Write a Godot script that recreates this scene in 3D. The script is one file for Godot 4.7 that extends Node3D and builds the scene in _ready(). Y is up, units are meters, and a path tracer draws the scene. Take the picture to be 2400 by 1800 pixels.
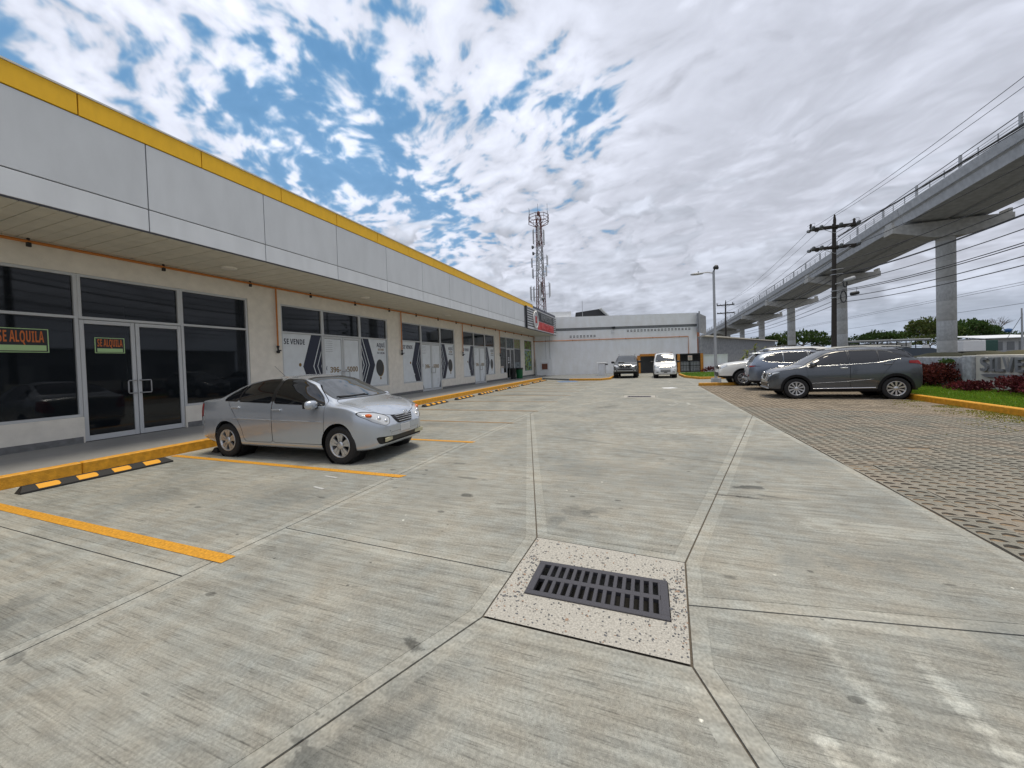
extends Node3D

# ---------------------------------------------------------------- helpers
var M := {}
var rng := RandomNumberGenerator.new()
const FLAT := 4294967295

func lin(r: float, g: float, b: float) -> Color:
	return Color(r, g, b).linear_to_srgb()

func mat(r: float, g: float, b: float, rough := 0.7, metal := 0.0, spec := 0.5) -> StandardMaterial3D:
	var m := StandardMaterial3D.new()
	m.albedo_color = lin(r, g, b)
	m.roughness = rough
	m.metallic = metal
	m.metallic_specular = spec
	return m

func noise_tex(seed_: int, freq: float, oct: int, lo: float, hi: float, size := 512, tint_lo := Color.WHITE, tint_hi := Color.WHITE) -> NoiseTexture2D:
	var n := FastNoiseLite.new()
	n.seed = seed_
	n.noise_type = FastNoiseLite.TYPE_SIMPLEX_SMOOTH
	n.frequency = freq
	n.fractal_octaves = oct
	var t := NoiseTexture2D.new()
	t.width = size
	t.height = size
	t.seamless = true
	t.noise = n
	var g := Gradient.new()
	g.set_color(0, Color(lo, lo, lo) * tint_lo)
	g.set_color(1, Color(hi, hi, hi) * tint_hi)
	t.color_ramp = g
	return t

func bump_tex(seed_: int, freq: float, oct: int, strength: float, size := 512) -> NoiseTexture2D:
	var n := FastNoiseLite.new()
	n.seed = seed_
	n.frequency = freq
	n.fractal_octaves = oct
	var t := NoiseTexture2D.new()
	t.width = size
	t.height = size
	t.seamless = true
	t.as_normal_map = true
	t.bump_strength = strength
	t.noise = n
	return t

# weathered: a base colour with a mottled texture laid by world position
func worn(r: float, g: float, b: float, rough: float, tex: Texture2D, scale: Vector3, bump: Texture2D = null, bscale := 0.5) -> StandardMaterial3D:
	var m := mat(r, g, b, rough)
	m.albedo_texture = tex
	m.uv1_triplanar = true
	m.uv1_world_triplanar = true
	m.uv1_scale = scale
	if bump:
		m.normal_enabled = true
		m.normal_texture = bump
		m.normal_scale = bscale
	return m

func new_st() -> SurfaceTool:
	var st := SurfaceTool.new()
	st.begin(Mesh.PRIMITIVE_TRIANGLES)
	st.set_smooth_group(FLAT)
	return st

func tri(st: SurfaceTool, a: Vector3, b: Vector3, c: Vector3) -> void:
	st.add_vertex(a)
	st.add_vertex(b)
	st.add_vertex(c)

# a b c d clockwise seen from the front
func quad(st: SurfaceTool, a: Vector3, b: Vector3, c: Vector3, d: Vector3) -> void:
	tri(st, a, b, c)
	tri(st, a, c, d)

func box(st: SurfaceTool, c: Vector3, s: Vector3, bas := Basis.IDENTITY) -> void:
	var h := s * 0.5
	var p: Array[Vector3] = []
	for i in 8:
		p.append(c + bas * Vector3(h.x * (1 if i & 1 else -1), h.y * (1 if i & 2 else -1), h.z * (1 if i & 4 else -1)))
	quad(st, p[4], p[6], p[7], p[5])
	quad(st, p[1], p[3], p[2], p[0])
	quad(st, p[5], p[7], p[3], p[1])
	quad(st, p[0], p[2], p[6], p[4])
	quad(st, p[6], p[2], p[3], p[7])
	quad(st, p[0], p[4], p[5], p[1])

func box_mm(st: SurfaceTool, a: Vector3, b: Vector3) -> void:
	box(st, (a + b) * 0.5, (b - a).abs())

# box with its long edges chamfered, so that they catch light
func cbox(st: SurfaceTool, c: Vector3, s: Vector3, ch: float, bas := Basis.IDENTITY) -> void:
	var h := s * 0.5
	var k := minf(ch, minf(h.x, minf(h.y, h.z)) * 0.9)
	var pts: Array[Vector3] = []
	# convex hull faces written out: 6 faces, 12 edges, 8 corners
	var f := func(ax: int, sg: int, u: int, v: int) -> Vector3:
		var q := Vector3.ZERO
		var a2 := (ax + 1) % 3
		var a3 := (ax + 2) % 3
		q[ax] = sg * h[ax]
		q[a2] = u * (h[a2] - k)
		q[a3] = v * (h[a3] - k)
		return c + bas * q
	for ax in 3:
		for sg in [-1, 1]:
			var a: Vector3 = f.call(ax, sg, -1, -1)
			var b: Vector3 = f.call(ax, sg, 1, -1)
			var d: Vector3 = f.call(ax, sg, 1, 1)
			var e: Vector3 = f.call(ax, sg, -1, 1)
			if sg > 0:
				quad(st, a, e, d, b)
			else:
				quad(st, a, b, d, e)
	for ax in 3:
		var b2 := (ax + 1) % 3
		for s1 in [-1, 1]:
			for s2 in [-1, 1]:
				# edge between face (ax,s1) and face (b2,s2), along axis c3
				var p1: Vector3 = f.call(ax, s1, s2, -1)
				var p2: Vector3 = f.call(ax, s1, s2, 1)
				var q1: Vector3 = f.call(b2, s2, -1, s1)
				var q2: Vector3 = f.call(b2, s2, 1, s1)
				if s1 * s2 > 0:
					quad(st, p1, p2, q2, q1)
				else:
					quad(st, q1, q2, p2, p1)
	for s1 in [-1, 1]:
		for s2 in [-1, 1]:
			for s3 in [-1, 1]:
				var a1: Vector3 = f.call(0, s1, s2, s3)
				var a2: Vector3 = f.call(1, s2, s3, s1)
				var a3: Vector3 = f.call(2, s3, s1, s2)
				if s1 * s2 * s3 > 0:
					tri(st, a1, a3, a2)
				else:
					tri(st, a1, a2, a3)

func tube(st: SurfaceTool, pts: Array, r: float, sides := 8, cap := true, r2 := -1.0) -> void:
	var n := pts.size()
	var rings: Array = []
	var up := Vector3.UP
	for i in n:
		var d: Vector3 = (pts[mini(i + 1, n - 1)] - pts[maxi(i - 1, 0)]).normalized()
		var ref := up if absf(d.dot(up)) < 0.95 else Vector3.RIGHT
		var x := d.cross(ref).normalized()
		var y := x.cross(d).normalized()
		var rr := r if r2 < 0.0 else lerpf(r, r2, float(i) / maxf(1.0, n - 1.0))
		var ring: Array = []
		for k in sides:
			var a := TAU * k / sides
			ring.append(pts[i] + (x * cos(a) + y * sin(a)) * rr)
		rings.append(ring)
	st.set_smooth_group(1)
	for i in n - 1:
		for k in sides:
			var k2 := (k + 1) % sides
			quad(st, rings[i][k], rings[i][k2], rings[i + 1][k2], rings[i + 1][k])
	st.set_smooth_group(FLAT)
	if cap:
		for k in range(1, sides - 1):
			tri(st, rings[0][0], rings[0][k + 1], rings[0][k])
			tri(st, rings[n - 1][0], rings[n - 1][k], rings[n - 1][k + 1])

# profile of (radius, height) turned round the y axis of bas
func lathe(st: SurfaceTool, prof: Array, at := Vector3.ZERO, bas := Basis.IDENTITY, sides := 24, smooth := true) -> void:
	if smooth:
		st.set_smooth_group(2)
	for i in prof.size() - 1:
		for k in sides:
			var a := TAU * k / sides
			var b := TAU * (k + 1) / sides
			var p: Vector2 = prof[i]
			var q: Vector2 = prof[i + 1]
			var p1 := at + bas * Vector3(p.x * cos(a), p.y, p.x * sin(a))
			var p2 := at + bas * Vector3(p.x * cos(b), p.y, p.x * sin(b))
			var q1 := at + bas * Vector3(q.x * cos(a), q.y, q.x * sin(a))
			var q2 := at + bas * Vector3(q.x * cos(b), q.y, q.x * sin(b))
			if p.x > 0.0001:
				tri(st, p1, p2, q2)
			if q.x > 0.0001:
				tri(st, p1, q2, q1)
	st.set_smooth_group(FLAT)

# polygon in the plane of axes ux, uy, given thickness along their normal; chamferless
func prism(st: SurfaceTool, poly: PackedVector2Array, o: Vector3, ux: Vector3, uy: Vector3, th: float) -> void:
	var nz := ux.cross(uy).normalized() * th
	var ids := Geometry2D.triangulate_polygon(poly)
	var P := func(i: int, k: float) -> Vector3: return o + ux * poly[i].x + uy * poly[i].y + nz * k
	for t in range(0, ids.size(), 3):
		var a := poly[ids[t]]
		var b := poly[ids[t + 1]]
		var c := poly[ids[t + 2]]
		var ccw := (b - a).cross(c - a) > 0.0
		var i1: int = ids[t + 2] if ccw else ids[t + 1]
		var i2: int = ids[t + 1] if ccw else ids[t + 2]
		tri(st, P.call(ids[t], 1.0), P.call(i1, 1.0), P.call(i2, 1.0))
		if th != 0.0:
			tri(st, P.call(ids[t], 0.0), P.call(i2, 0.0), P.call(i1, 0.0))
	if th != 0.0:
		var n := poly.size()
		var cw := Geometry2D.is_polygon_clockwise(poly)
		for i in n:
			var j := (i + 1) % n
			if cw:
				quad(st, P.call(i, 0.0), P.call(j, 0.0), P.call(j, 1.0), P.call(i, 1.0))
			else:
				quad(st, P.call(j, 0.0), P.call(i, 0.0), P.call(i, 1.0), P.call(j, 1.0))

func part(st: SurfaceTool, called: String, m: Material, parent: Node) -> MeshInstance3D:
	st.generate_normals()
	var o := MeshInstance3D.new()
	o.name = called
	o.mesh = st.commit()
	o.material_override = m
	parent.add_child(o, true)
	return o

func give(mesh: Mesh, called: String, m: Material, parent: Node, at := Transform3D.IDENTITY) -> MeshInstance3D:
	var o := MeshInstance3D.new()
	o.name = called
	o.mesh = mesh
	o.material_override = m
	o.transform = at
	parent.add_child(o, true)
	return o

func mesh_of(st: SurfaceTool) -> ArrayMesh:
	st.generate_normals()
	return st.commit()

func thing(called: String, label: String, category: String, at := Vector3.ZERO, turn := 0.0, group := "") -> Node3D:
	var o := Node3D.new()
	o.name = called
	o.position = at
	o.rotation.y = turn
	add_child(o, true)
	tag(o, label, category, group)
	return o

func tag(o: Node, label: String, category: String, group := "") -> void:
	o.set_meta("label", label)
	o.set_meta("category", category)
	if group != "":
		o.set_meta("group", group)

func setting(called: String) -> Node3D:
	var o := Node3D.new()
	o.name = called
	o.set_meta("kind", "structure")
	add_child(o, true)
	return o

# copies of a thing with its parts
func dup(o: Node3D, label: String, at: Vector3, turn := 0.0) -> Node3D:
	var c: Node3D = o.duplicate()
	c.position = at
	c.rotation.y = turn
	add_child(c, true)
	c.set_meta("label", label)
	return c

func text(s: String, size: float, depth: float, font: String, bold: bool, called: String, m: Material, parent: Node, at: Vector3, turn: float, xs := 1.0) -> MeshInstance3D:
	var f := SystemFont.new()
	f.font_names = PackedStringArray([font])
	f.font_weight = 700 if bold else 400
	var t := TextMesh.new()
	t.text = s
	t.font = f
	t.font_size = 64
	t.pixel_size = size / 46.0      # size is the height of a capital
	t.depth = depth
	t.curve_step = 2.0
	var o := MeshInstance3D.new()
	o.name = called
	o.mesh = t
	o.material_override = m
	o.position = at
	o.rotation.y = turn
	o.scale = Vector3(xs, 1, 1)
	parent.add_child(o, true)
	return o

func multi(mesh: Mesh, xf: Array, m: Material, called: String, parent: Node, cols: Array = []) -> MultiMeshInstance3D:
	var mm := MultiMesh.new()
	mm.transform_format = MultiMesh.TRANSFORM_3D
	mm.use_colors = cols.size() > 0
	mm.mesh = mesh
	mm.instance_count = xf.size()
	for i in xf.size():
		mm.set_instance_transform(i, xf[i])
		if cols.size() > 0:
			mm.set_instance_color(i, cols[i])
	var o := MultiMeshInstance3D.new()
	o.name = called
	o.multimesh = mm
	o.material_override = m
	parent.add_child(o, true)
	return o

func pv(a: Array) -> PackedVector2Array:
	var p := PackedVector2Array()
	for i in range(0, a.size(), 2):
		p.append(Vector2(a[i], a[i + 1]))
	return p

# ---------------------------------------------------------------- sky
var sky_rows: Array = []
var nA: FastNoiseLite
var nB: FastNoiseLite
var nC: FastNoiseLite
const SW := 4096
const SH := 2048
# where the cloud deck is thin: direction, spread, strength
var gaps := [
	[Vector3(-0.666, 0.485, -0.567), 0.17, 0.52], [Vector3(-0.56, 0.455, -0.69), 0.15, 0.36], [Vector3(-0.151, 0.537, -0.83), 0.10, 0.62],
	[Vector3(-0.06, 0.525, -0.85), 0.09, 0.62], [Vector3(-0.239, 0.587, -0.773), 0.09, 0.45], [Vector3(-0.46, 0.386, -0.80), 0.10, 0.55],
	[Vector3(-0.634, 0.612, -0.473), 0.11, 0.24], [Vector3(-0.715, 0.528, -0.458), 0.11, 0.36], [Vector3(-0.465, 0.61, -0.642), 0.10, 0.28],
	[Vector3(-0.646, 0.419, -0.638), 0.12, 0.42], [Vector3(-0.82, 0.47, -0.32), 0.12, 0.25], [Vector3(-0.46, 0.30, -0.84), 0.07, 0.35],
	[Vector3(-0.30, 0.56, -0.77), 0.08, 0.3], [Vector3(-0.9, 0.5, 0.1), 0.3, 0.3], [Vector3(-0.6, 0.5, 0.6), 0.35, 0.35], [Vector3(0.5, 0.6, 0.62), 0.25, 0.3],
]

func smooth(a: float, b: float, x: float) -> float:
	var t := clampf((x - a) / (b - a), 0.0, 1.0)
	return t * t * (3.0 - 2.0 * t)

func sky_row(r: int) -> void:
	var row := PackedByteArray()
	row.resize(SW * 3)
	var el := PI * 0.5 - PI * (r + 0.5) / SH
	var sy := sin(el)
	var cy := cos(el)
	if el < -0.01:
		for i in SW:
			row[i * 3] = 118
			row[i * 3 + 1] = 118
			row[i * 3 + 2] = 112
		sky_rows[r] = row
		return
	var k := 1.0 / (maxf(sy, 0.0) + 0.10)
	var zen := pow(1.0 - maxf(sy, 0.0), 2.2)
	for i in SW:
		var az := wrapf(TAU * (i + 0.5) / SW, -PI, PI)
		var d := Vector3(sin(az) * cy, sy, -cos(az) * cy)
		var hole := 0.0
		for g in gaps:
			var q: Vector3 = d - g[0]
			var e: float = q.length_squared() / (g[1] * g[1])
			if e < 4.0:
				hole += g[2] * exp(-e)
		# the broken deck, seen in perspective from below; drifts stretched along one way
		var u := d.x * k
		var v := d.z * k
		var wx := nC.get_noise_2d(u * 70.0, v * 70.0)
		var wy := nC.get_noise_2d(u * 70.0 + 511.0, v * 70.0 - 77.0)
		var a := (u * 0.86 + v * 0.50) + wx * 0.10
		var b := (v * 0.86 - u * 0.50) + wy * 0.10
		var big := nA.get_noise_2d(a * 62.0, b * 105.0)
		var fine := nB.get_noise_2d(a * 230.0, b * 330.0)
		var east := smooth(-0.35, 0.45, d.x * 0.95 - d.z * 0.05 + 0.10 * big)
		var puff := nB.get_noise_2d(a * 520.0 + 300.0, b * 700.0)
		var dens := 0.44 + 0.24 * big + 0.46 * fine + 0.30 * puff - 0.42 * hole + 0.52 * east
		var cover := 0.20 + 0.80 * smooth(0.0, 0.34, dens)
		var soft := nC.get_noise_2d(a * 34.0 + 200.0, b * 52.0)
		var thick := smooth(0.30, 0.95, dens + 0.5 * soft)
		# heaps of cumulus low over the horizon
		var low := 1.0 - smooth(0.16, 0.50, sy)
		var pw := nC.get_noise_2d(az * 260.0, el * 420.0)
		var cu := nB.get_noise_2d(az * 300.0 + pw * 26.0, el * 560.0 + 900.0) * 0.50 + nA.get_noise_2d(az * 120.0 + 40.0 + pw * 16.0, el * 300.0) * 0.85
		var heap := smooth(-0.02, 0.16, cu + 0.50 * low - 0.22 - hole * 0.40) * smooth(0.0, 0.25, low)
		# sunlit upper rims, grey undersides
		var cu2 := nB.get_noise_2d(az * 300.0 + pw * 26.0, (el + 0.035) * 560.0 + 900.0) * 0.50 + nA.get_noise_2d(az * 120.0 + 40.0 + pw * 16.0, (el + 0.035) * 300.0) * 0.85
		var rim := clampf((cu - cu2) * 1.1 + 0.35, 0.0, 1.0)
		var red := lerpf(0.25, 0.50, zen)
		var gre := lerpf(0.46, 0.615, zen)
		var blu := lerpf(0.65, 0.735, zen)
		var lum := 0.735 + 0.17 * fine * (1.0 - 0.6 * east) + 0.07 * big - 0.075 * thick + 0.10 * sy + 0.045 * soft + 0.06 * puff * (1.0 - 0.7 * east)
		red = lerpf(red, lum * 0.955, cover)
		gre = lerpf(gre, lum * 0.976, cover)
		blu = lerpf(blu, lum * 1.038, cover)
		var hl := lerpf(0.63, 0.80, rim) + 0.05 * fine - 0.03 * east
		red = lerpf(red, hl * 0.945, heap * 0.9)
		gre = lerpf(gre, hl * 0.972, heap * 0.9)
		blu = lerpf(blu, hl * 1.035, heap * 0.9)
		var hz := smooth(0.15, 0.0, sy) * 0.6
		red = lerpf(red, 0.595, hz)
		gre = lerpf(gre, 0.648, hz)
		blu = lerpf(blu, 0.722, hz)
		row[i * 3] = int(clampf(red, 0.0, 1.0) * 255.0)
		row[i * 3 + 1] = int(clampf(gre, 0.0, 1.0) * 255.0)
		row[i * 3 + 2] = int(clampf(blu, 0.0, 1.0) * 255.0)
	sky_rows[r] = row

func fnl(s: int, f: float, o: int) -> FastNoiseLite:
	var n := FastNoiseLite.new()
	n.seed = s
	n.noise_type = FastNoiseLite.TYPE_SIMPLEX_SMOOTH
	n.frequency = f
	n.fractal_octaves = o
	return n

func make_sky() -> ImageTexture:
	nA = fnl(11, 0.02, 5)
	nB = fnl(23, 0.02, 5)
	nC = fnl(37, 0.02, 3)
	sky_rows.resize(SH)
	var id := WorkerThreadPool.add_group_task(sky_row, SH, -1, true)
	WorkerThreadPool.wait_for_group_task_completion(id)
	var data := PackedByteArray()
	for r in SH:
		data.append_array(sky_rows[r])
	sky_rows.clear()
	return ImageTexture.create_from_image(Image.create_from_data(SW, SH, false, Image.FORMAT_RGB8, data))

# ---------------------------------------------------------------- scene
func _ready() -> void:
	rng.seed = 4711
	var cam := Camera3D.new()
	cam.name = "camera"
	cam.projection = Camera3D.PROJECTION_FRUSTUM
	cam.near = 0.05
	cam.far = 3000.0
	cam.size = 2.0 * 0.05 * 900.0 / 858.7
	cam.frustum_offset = Vector2(0, -0.05 * 33.4 / 858.7)
	cam.transform = Transform3D(Basis(Vector3(0.937201, -0.033975, -0.347132), Vector3(0.025469, 0.999254, -0.029037), Vector3(0.34786, 0.018372, 0.937367)), Vector3(0, 1.5, 0))
	add_child(cam)
	cam.current = true

	var env := Environment.new()
	env.background_mode = Environment.BG_SKY
	env.tonemap_mode = Environment.TONE_MAPPER_LINEAR
	env.tonemap_exposure = 1.45
	env.sdfgi_enabled = true
	env.ssao_enabled = true
	env.ssil_enabled = true
	env.fog_enabled = false
	env.fog_density = 0.0007
	env.fog_light_color = Color(0.72, 0.78, 0.86)
	var pano := PanoramaSkyMaterial.new()
	pano.panorama = make_sky()
	pano.energy_multiplier = 1.0
	var sky := Sky.new()
	sky.sky_material = pano
	env.sky = sky
	env.background_energy_multiplier = 1.0
	var we := WorldEnvironment.new()
	we.name = "world_environment"
	we.environment = env
	add_child(we)

	var sun := DirectionalLight3D.new()
	sun.name = "sun"
	sun.light_color = Color(1.0, 0.955, 0.87)
	sun.light_energy = 0.6
	sun.light_angular_distance = 20.0
	sun.shadow_enabled = true
	sun.sky_mode = DirectionalLight3D.SKY_MODE_LIGHT_ONLY
	add_child(sun)
	sun.look_at_from_position(Vector3(3.5, 30, -1), Vector3.ZERO, Vector3.FORWARD)

	make_materials()
	make_ground()
	make_mall()
	make_back_building()
	make_viaduct()
	make_lot_things()
	make_cars()
	make_tower()
	make_poles()
	make_right_side()
	make_far()

# ---------------------------------------------------------------- materials
const TX := 2048
var imL: PackedByteArray
var imM: PackedByteArray
var imS: PackedByteArray
var imG: PackedByteArray
var con_rows: Array = []
var marks: Array = []     # x, z, rx, rz, turn, strength (+ dark, - pale), raggedness

func concrete_row(r: int) -> void:
	var row := PackedByteArray()
	row.resize(TX * 3)
	var z := -10.0 + 11.0 * (r + 0.5) / TX
	var near: Array = []
	for m in marks:
		if absf(z - m[1]) < maxf(m[2], m[3]) * 1.6:
			near.append(m)
	for c in TX:
		var i := r * TX + c
		var L := imL[i] / 255.0 - 0.5
		var Md := imM[i] / 255.0 - 0.5
		var S := imS[i] / 255.0 - 0.5
		var G := imG[i] / 255.0 - 0.5
		var v := 1.0 + 0.14 * L + 0.13 * Md + 0.22 * S + 0.24 * G
		if G > 0.31:
			v -= 0.20 * smooth(0.31, 0.40, G)
		var warm := 0.03 * L - 0.04 * Md
		if near.size() > 0:
			var x := -8.4 + 11.0 * (c + 0.5) / TX
			for m in near:
				var dx: float = x - m[0]
				var dz: float = z - m[1]
				var ca := cos(m[4])
				var sa := sin(m[4])
				var p: float = (dx * ca + dz * sa) / m[2]
				var q: float = (dz * ca - dx * sa) / m[3]
				var e: float = 1.0 - sqrt(p * p + q * q) + m[6] * (Md * 1.6 + S * 1.3 + G * 0.7)
				if e > 0.0:
					v -= m[5] * smooth(0.0, 0.30, e)
		var b := 156.0 * v
		row[c * 3] = int(clampf(b * (1.0 + warm), 0.0, 255.0))
		row[c * 3 + 1] = int(clampf(b * 1.0, 0.0, 255.0))
		row[c * 3 + 2] = int(clampf(b * (0.95 - warm), 0.0, 255.0))
	con_rows[r] = row

func make_concrete() -> void:
	imL = fnl(101, 0.004, 4).get_seamless_image(TX, TX).get_data()
	imM = fnl(102, 0.022, 5).get_seamless_image(TX, TX).get_data()
	var s := fnl(103, 0.085, 4).get_seamless_image(128, TX)
	s.resize(TX, TX, Image.INTERPOLATE_CUBIC)
	imS = s.get_data()
	var gr := fnl(104, 0.23, 3).get_seamless_image(TX, TX)
	imG = gr.get_data()
	# stains of the place: tyre scuffs, patches, drips
	marks = [
		[0.86, -4.45, 0.22, 0.035, 0.08, 0.38, 1.1], [1.02, -4.78, 0.15, 0.05, -0.25, 0.34, 1.1], [1.22, -4.52, 0.20, 0.04, 0.1, 0.22, 1.2],
		[-0.72, -3.62, 0.16, 0.14, 0.4, 0.16, 1.2], [-0.5, -3.66, 0.13, 0.10, -0.3, 0.14, 1.2], [-0.85, -3.35, 0.09, 0.10, 0.0, 0.14, 1.0],
		[-1.15, -1.15, 0.16, 0.35, 0.42, 0.16, 1.4], [-1.45, -0.75, 0.12, 0.35, 0.42, 0.14, 1.4],
		[-1.98, -3.72, 0.09, 0.05, 0.2, 0.34, 0.7], [-2.3, -4.3, 0.22, 0.04, 0.1, 0.22, 1.2], [-2.75, -4.9, 0.3, 0.05, 0.05, 0.2, 1.2],
		[0.4, -6.0, 1.4, 0.05, 0.35, 0.10, 0.9], [-1.2, -6.9, 1.3, 0.05, 0.35, 0.10, 0.9], [-3.9, -1.0, 0.28, 0.12, 0.5, 0.16, 1.0],
		[-4.2, -3.2, 0.7, 0.3, 0.1, 0.09, 1.0], [-5.8, -2.9, 1.0, 0.4, 0.0, 0.08, 1.0], [-5.8, -5.2, 1.4, 0.5, 0.0, 0.12, 0.9], 
		[-5.0, -8.0, 0.8, 0.4, 0.0, 0.10, 1.1], [0.9, -8.2, 1.6, 0.4, 0.0, -0.06, 1.0], [-0.4, -5.0, 0.9, 0.5, 0.0, 0.05, 1.0], [1.6, -6.2, 0.7, 0.2, 0.2, 0.10, 1.1], [1.5, -3.3, 0.5, 0.2, -0.3, 0.10, 1.2], [1.9, -2.5, 0.4, 0.25, 0.0, 0.10, 1.3], [1.75, -3.9, 0.6, 0.14, 0.0, -0.07, 1.0],
	]
	var trails := [[0.83, -2.37, 0.83, -2.19, 0.85, -2.05, 0.88, -1.95, 0.85, -1.83, 0.78, -1.72, 0.74, -1.60, 0.70, -1.45], [1.21, -2.33, 1.19, -2.2, 1.19, -2.07, 1.20, -1.99, 1.21, -1.89, 1.20, -1.80, 1.16, -1.66, 1.1, -1.5], [0.58, -1.73, 0.61, -1.68, 0.64, -1.63, 0.64, -1.5]]
	for tr in trails:
		for i in range(0, tr.size() - 2, 2):
			for k in 3:
				marks.append([lerpf(tr[i], tr[i + 2], k / 3.0), lerpf(tr[i + 1], tr[i + 3], k / 3.0), 0.045, 0.06, 0.0, -0.05, 0.45])
	var rr := RandomNumberGenerator.new()
	rr.seed = 99
	for i in 120:
		var s0 := rr.randf_range(0.010, 0.036)
		marks.append([rr.randf_range(-8.2, 2.4), rr.randf_range(-9.8, 0.8), s0 * rr.randf_range(1.0, 1.9), s0 * rr.randf_range(0.5, 1.0), rr.randf_range(-0.4, 0.4), rr.randf_range(0.14, 0.34), 1.1])
	for i in 80:
		var s1 := rr.randf_range(0.006, 0.012)
		marks.append([rr.randf_range(-3.2, 2.4), rr.randf_range(-5.5, 0.8), s1, s1, 0.0, rr.randf_range(-0.6, 0.6), 0.5])
	con_rows.resize(TX)
	var id := WorkerThreadPool.add_group_task(concrete_row, TX, -1, true)
	WorkerThreadPool.wait_for_group_task_completion(id)
	var data := PackedByteArray()
	for r in TX:
		data.append_array(con_rows[r])
	con_rows.clear()
	var tex := ImageTexture.create_from_image(Image.create_from_data(TX, TX, false, Image.FORMAT_RGB8, data))
	var h := PackedByteArray()
	h.resize(TX * TX)
	for i in TX * TX:
		h[i] = int(clampf(imS[i] * 0.62 + imG[i] * 0.30 + 10.0, 0.0, 255.0))
	var hi := Image.create_from_data(TX, TX, false, Image.FORMAT_L8, h)
	hi.convert(Image.FORMAT_RGBA8)
	hi.bump_map_to_normal_map(3.0)
	var nt := ImageTexture.create_from_image(hi)
	var m := StandardMaterial3D.new()
	m.albedo_texture = tex
	m.roughness = 0.86
	m.metallic_specular = 0.35
	m.normal_enabled = true
	m.normal_texture = nt
	m.normal_scale = 0.55
	M.concrete = m
	m.detail_enabled = true
	m.detail_blend_mode = BaseMaterial3D.BLEND_MODE_MUL
	m.detail_uv_layer = BaseMaterial3D.DETAIL_UV_2
	m.detail_albedo = broom_tex()
	var e := m.duplicate()
	e.detail_albedo = noise_tex(28, 0.2, 3, 0.86, 1.0)
	e.albedo_color = Color(1.02, 1.02, 1.02)
	e.normal_scale = 0.15
	M.concrete_edge = e

# close grain of broomed concrete: thin drag lines, pits and pale grit
func broom_tex() -> ImageTexture:
	var n := 1024
	var ln := fnl(201, 0.16, 3).get_seamless_image(24, n)
	ln.resize(n, n, Image.INTERPOLATE_CUBIC)
	var la := ln.get_data()
	var gr := fnl(202, 0.30, 2).get_seamless_image(n, n).get_data()
	var pa := fnl(203, 0.012, 3).get_seamless_image(n, n).get_data()
	var out := PackedByteArray()
	out.resize(n * n * 3)
	for i in n * n:
		var a := la[i] / 255.0
		var g := gr[i] / 255.0
		var p := pa[i] / 255.0
		var v := 0.90 + 0.20 * (g - 0.5) - 0.34 * maxf(0.0, 0.36 - a) * 2.2 * smooth(0.25, 0.75, p) + 0.10 * (a - 0.5)
		if g > 0.86:
			v += 0.10
		elif g < 0.13:
			v -= 0.22
		var q := int(clampf(v, 0.0, 1.0) * 255.0)
		out[i * 3] = q
		out[i * 3 + 1] = q
		out[i * 3 + 2] = q
	return ImageTexture.create_from_image(Image.create_from_data(n, n, false, Image.FORMAT_RGB8, out))

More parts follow.
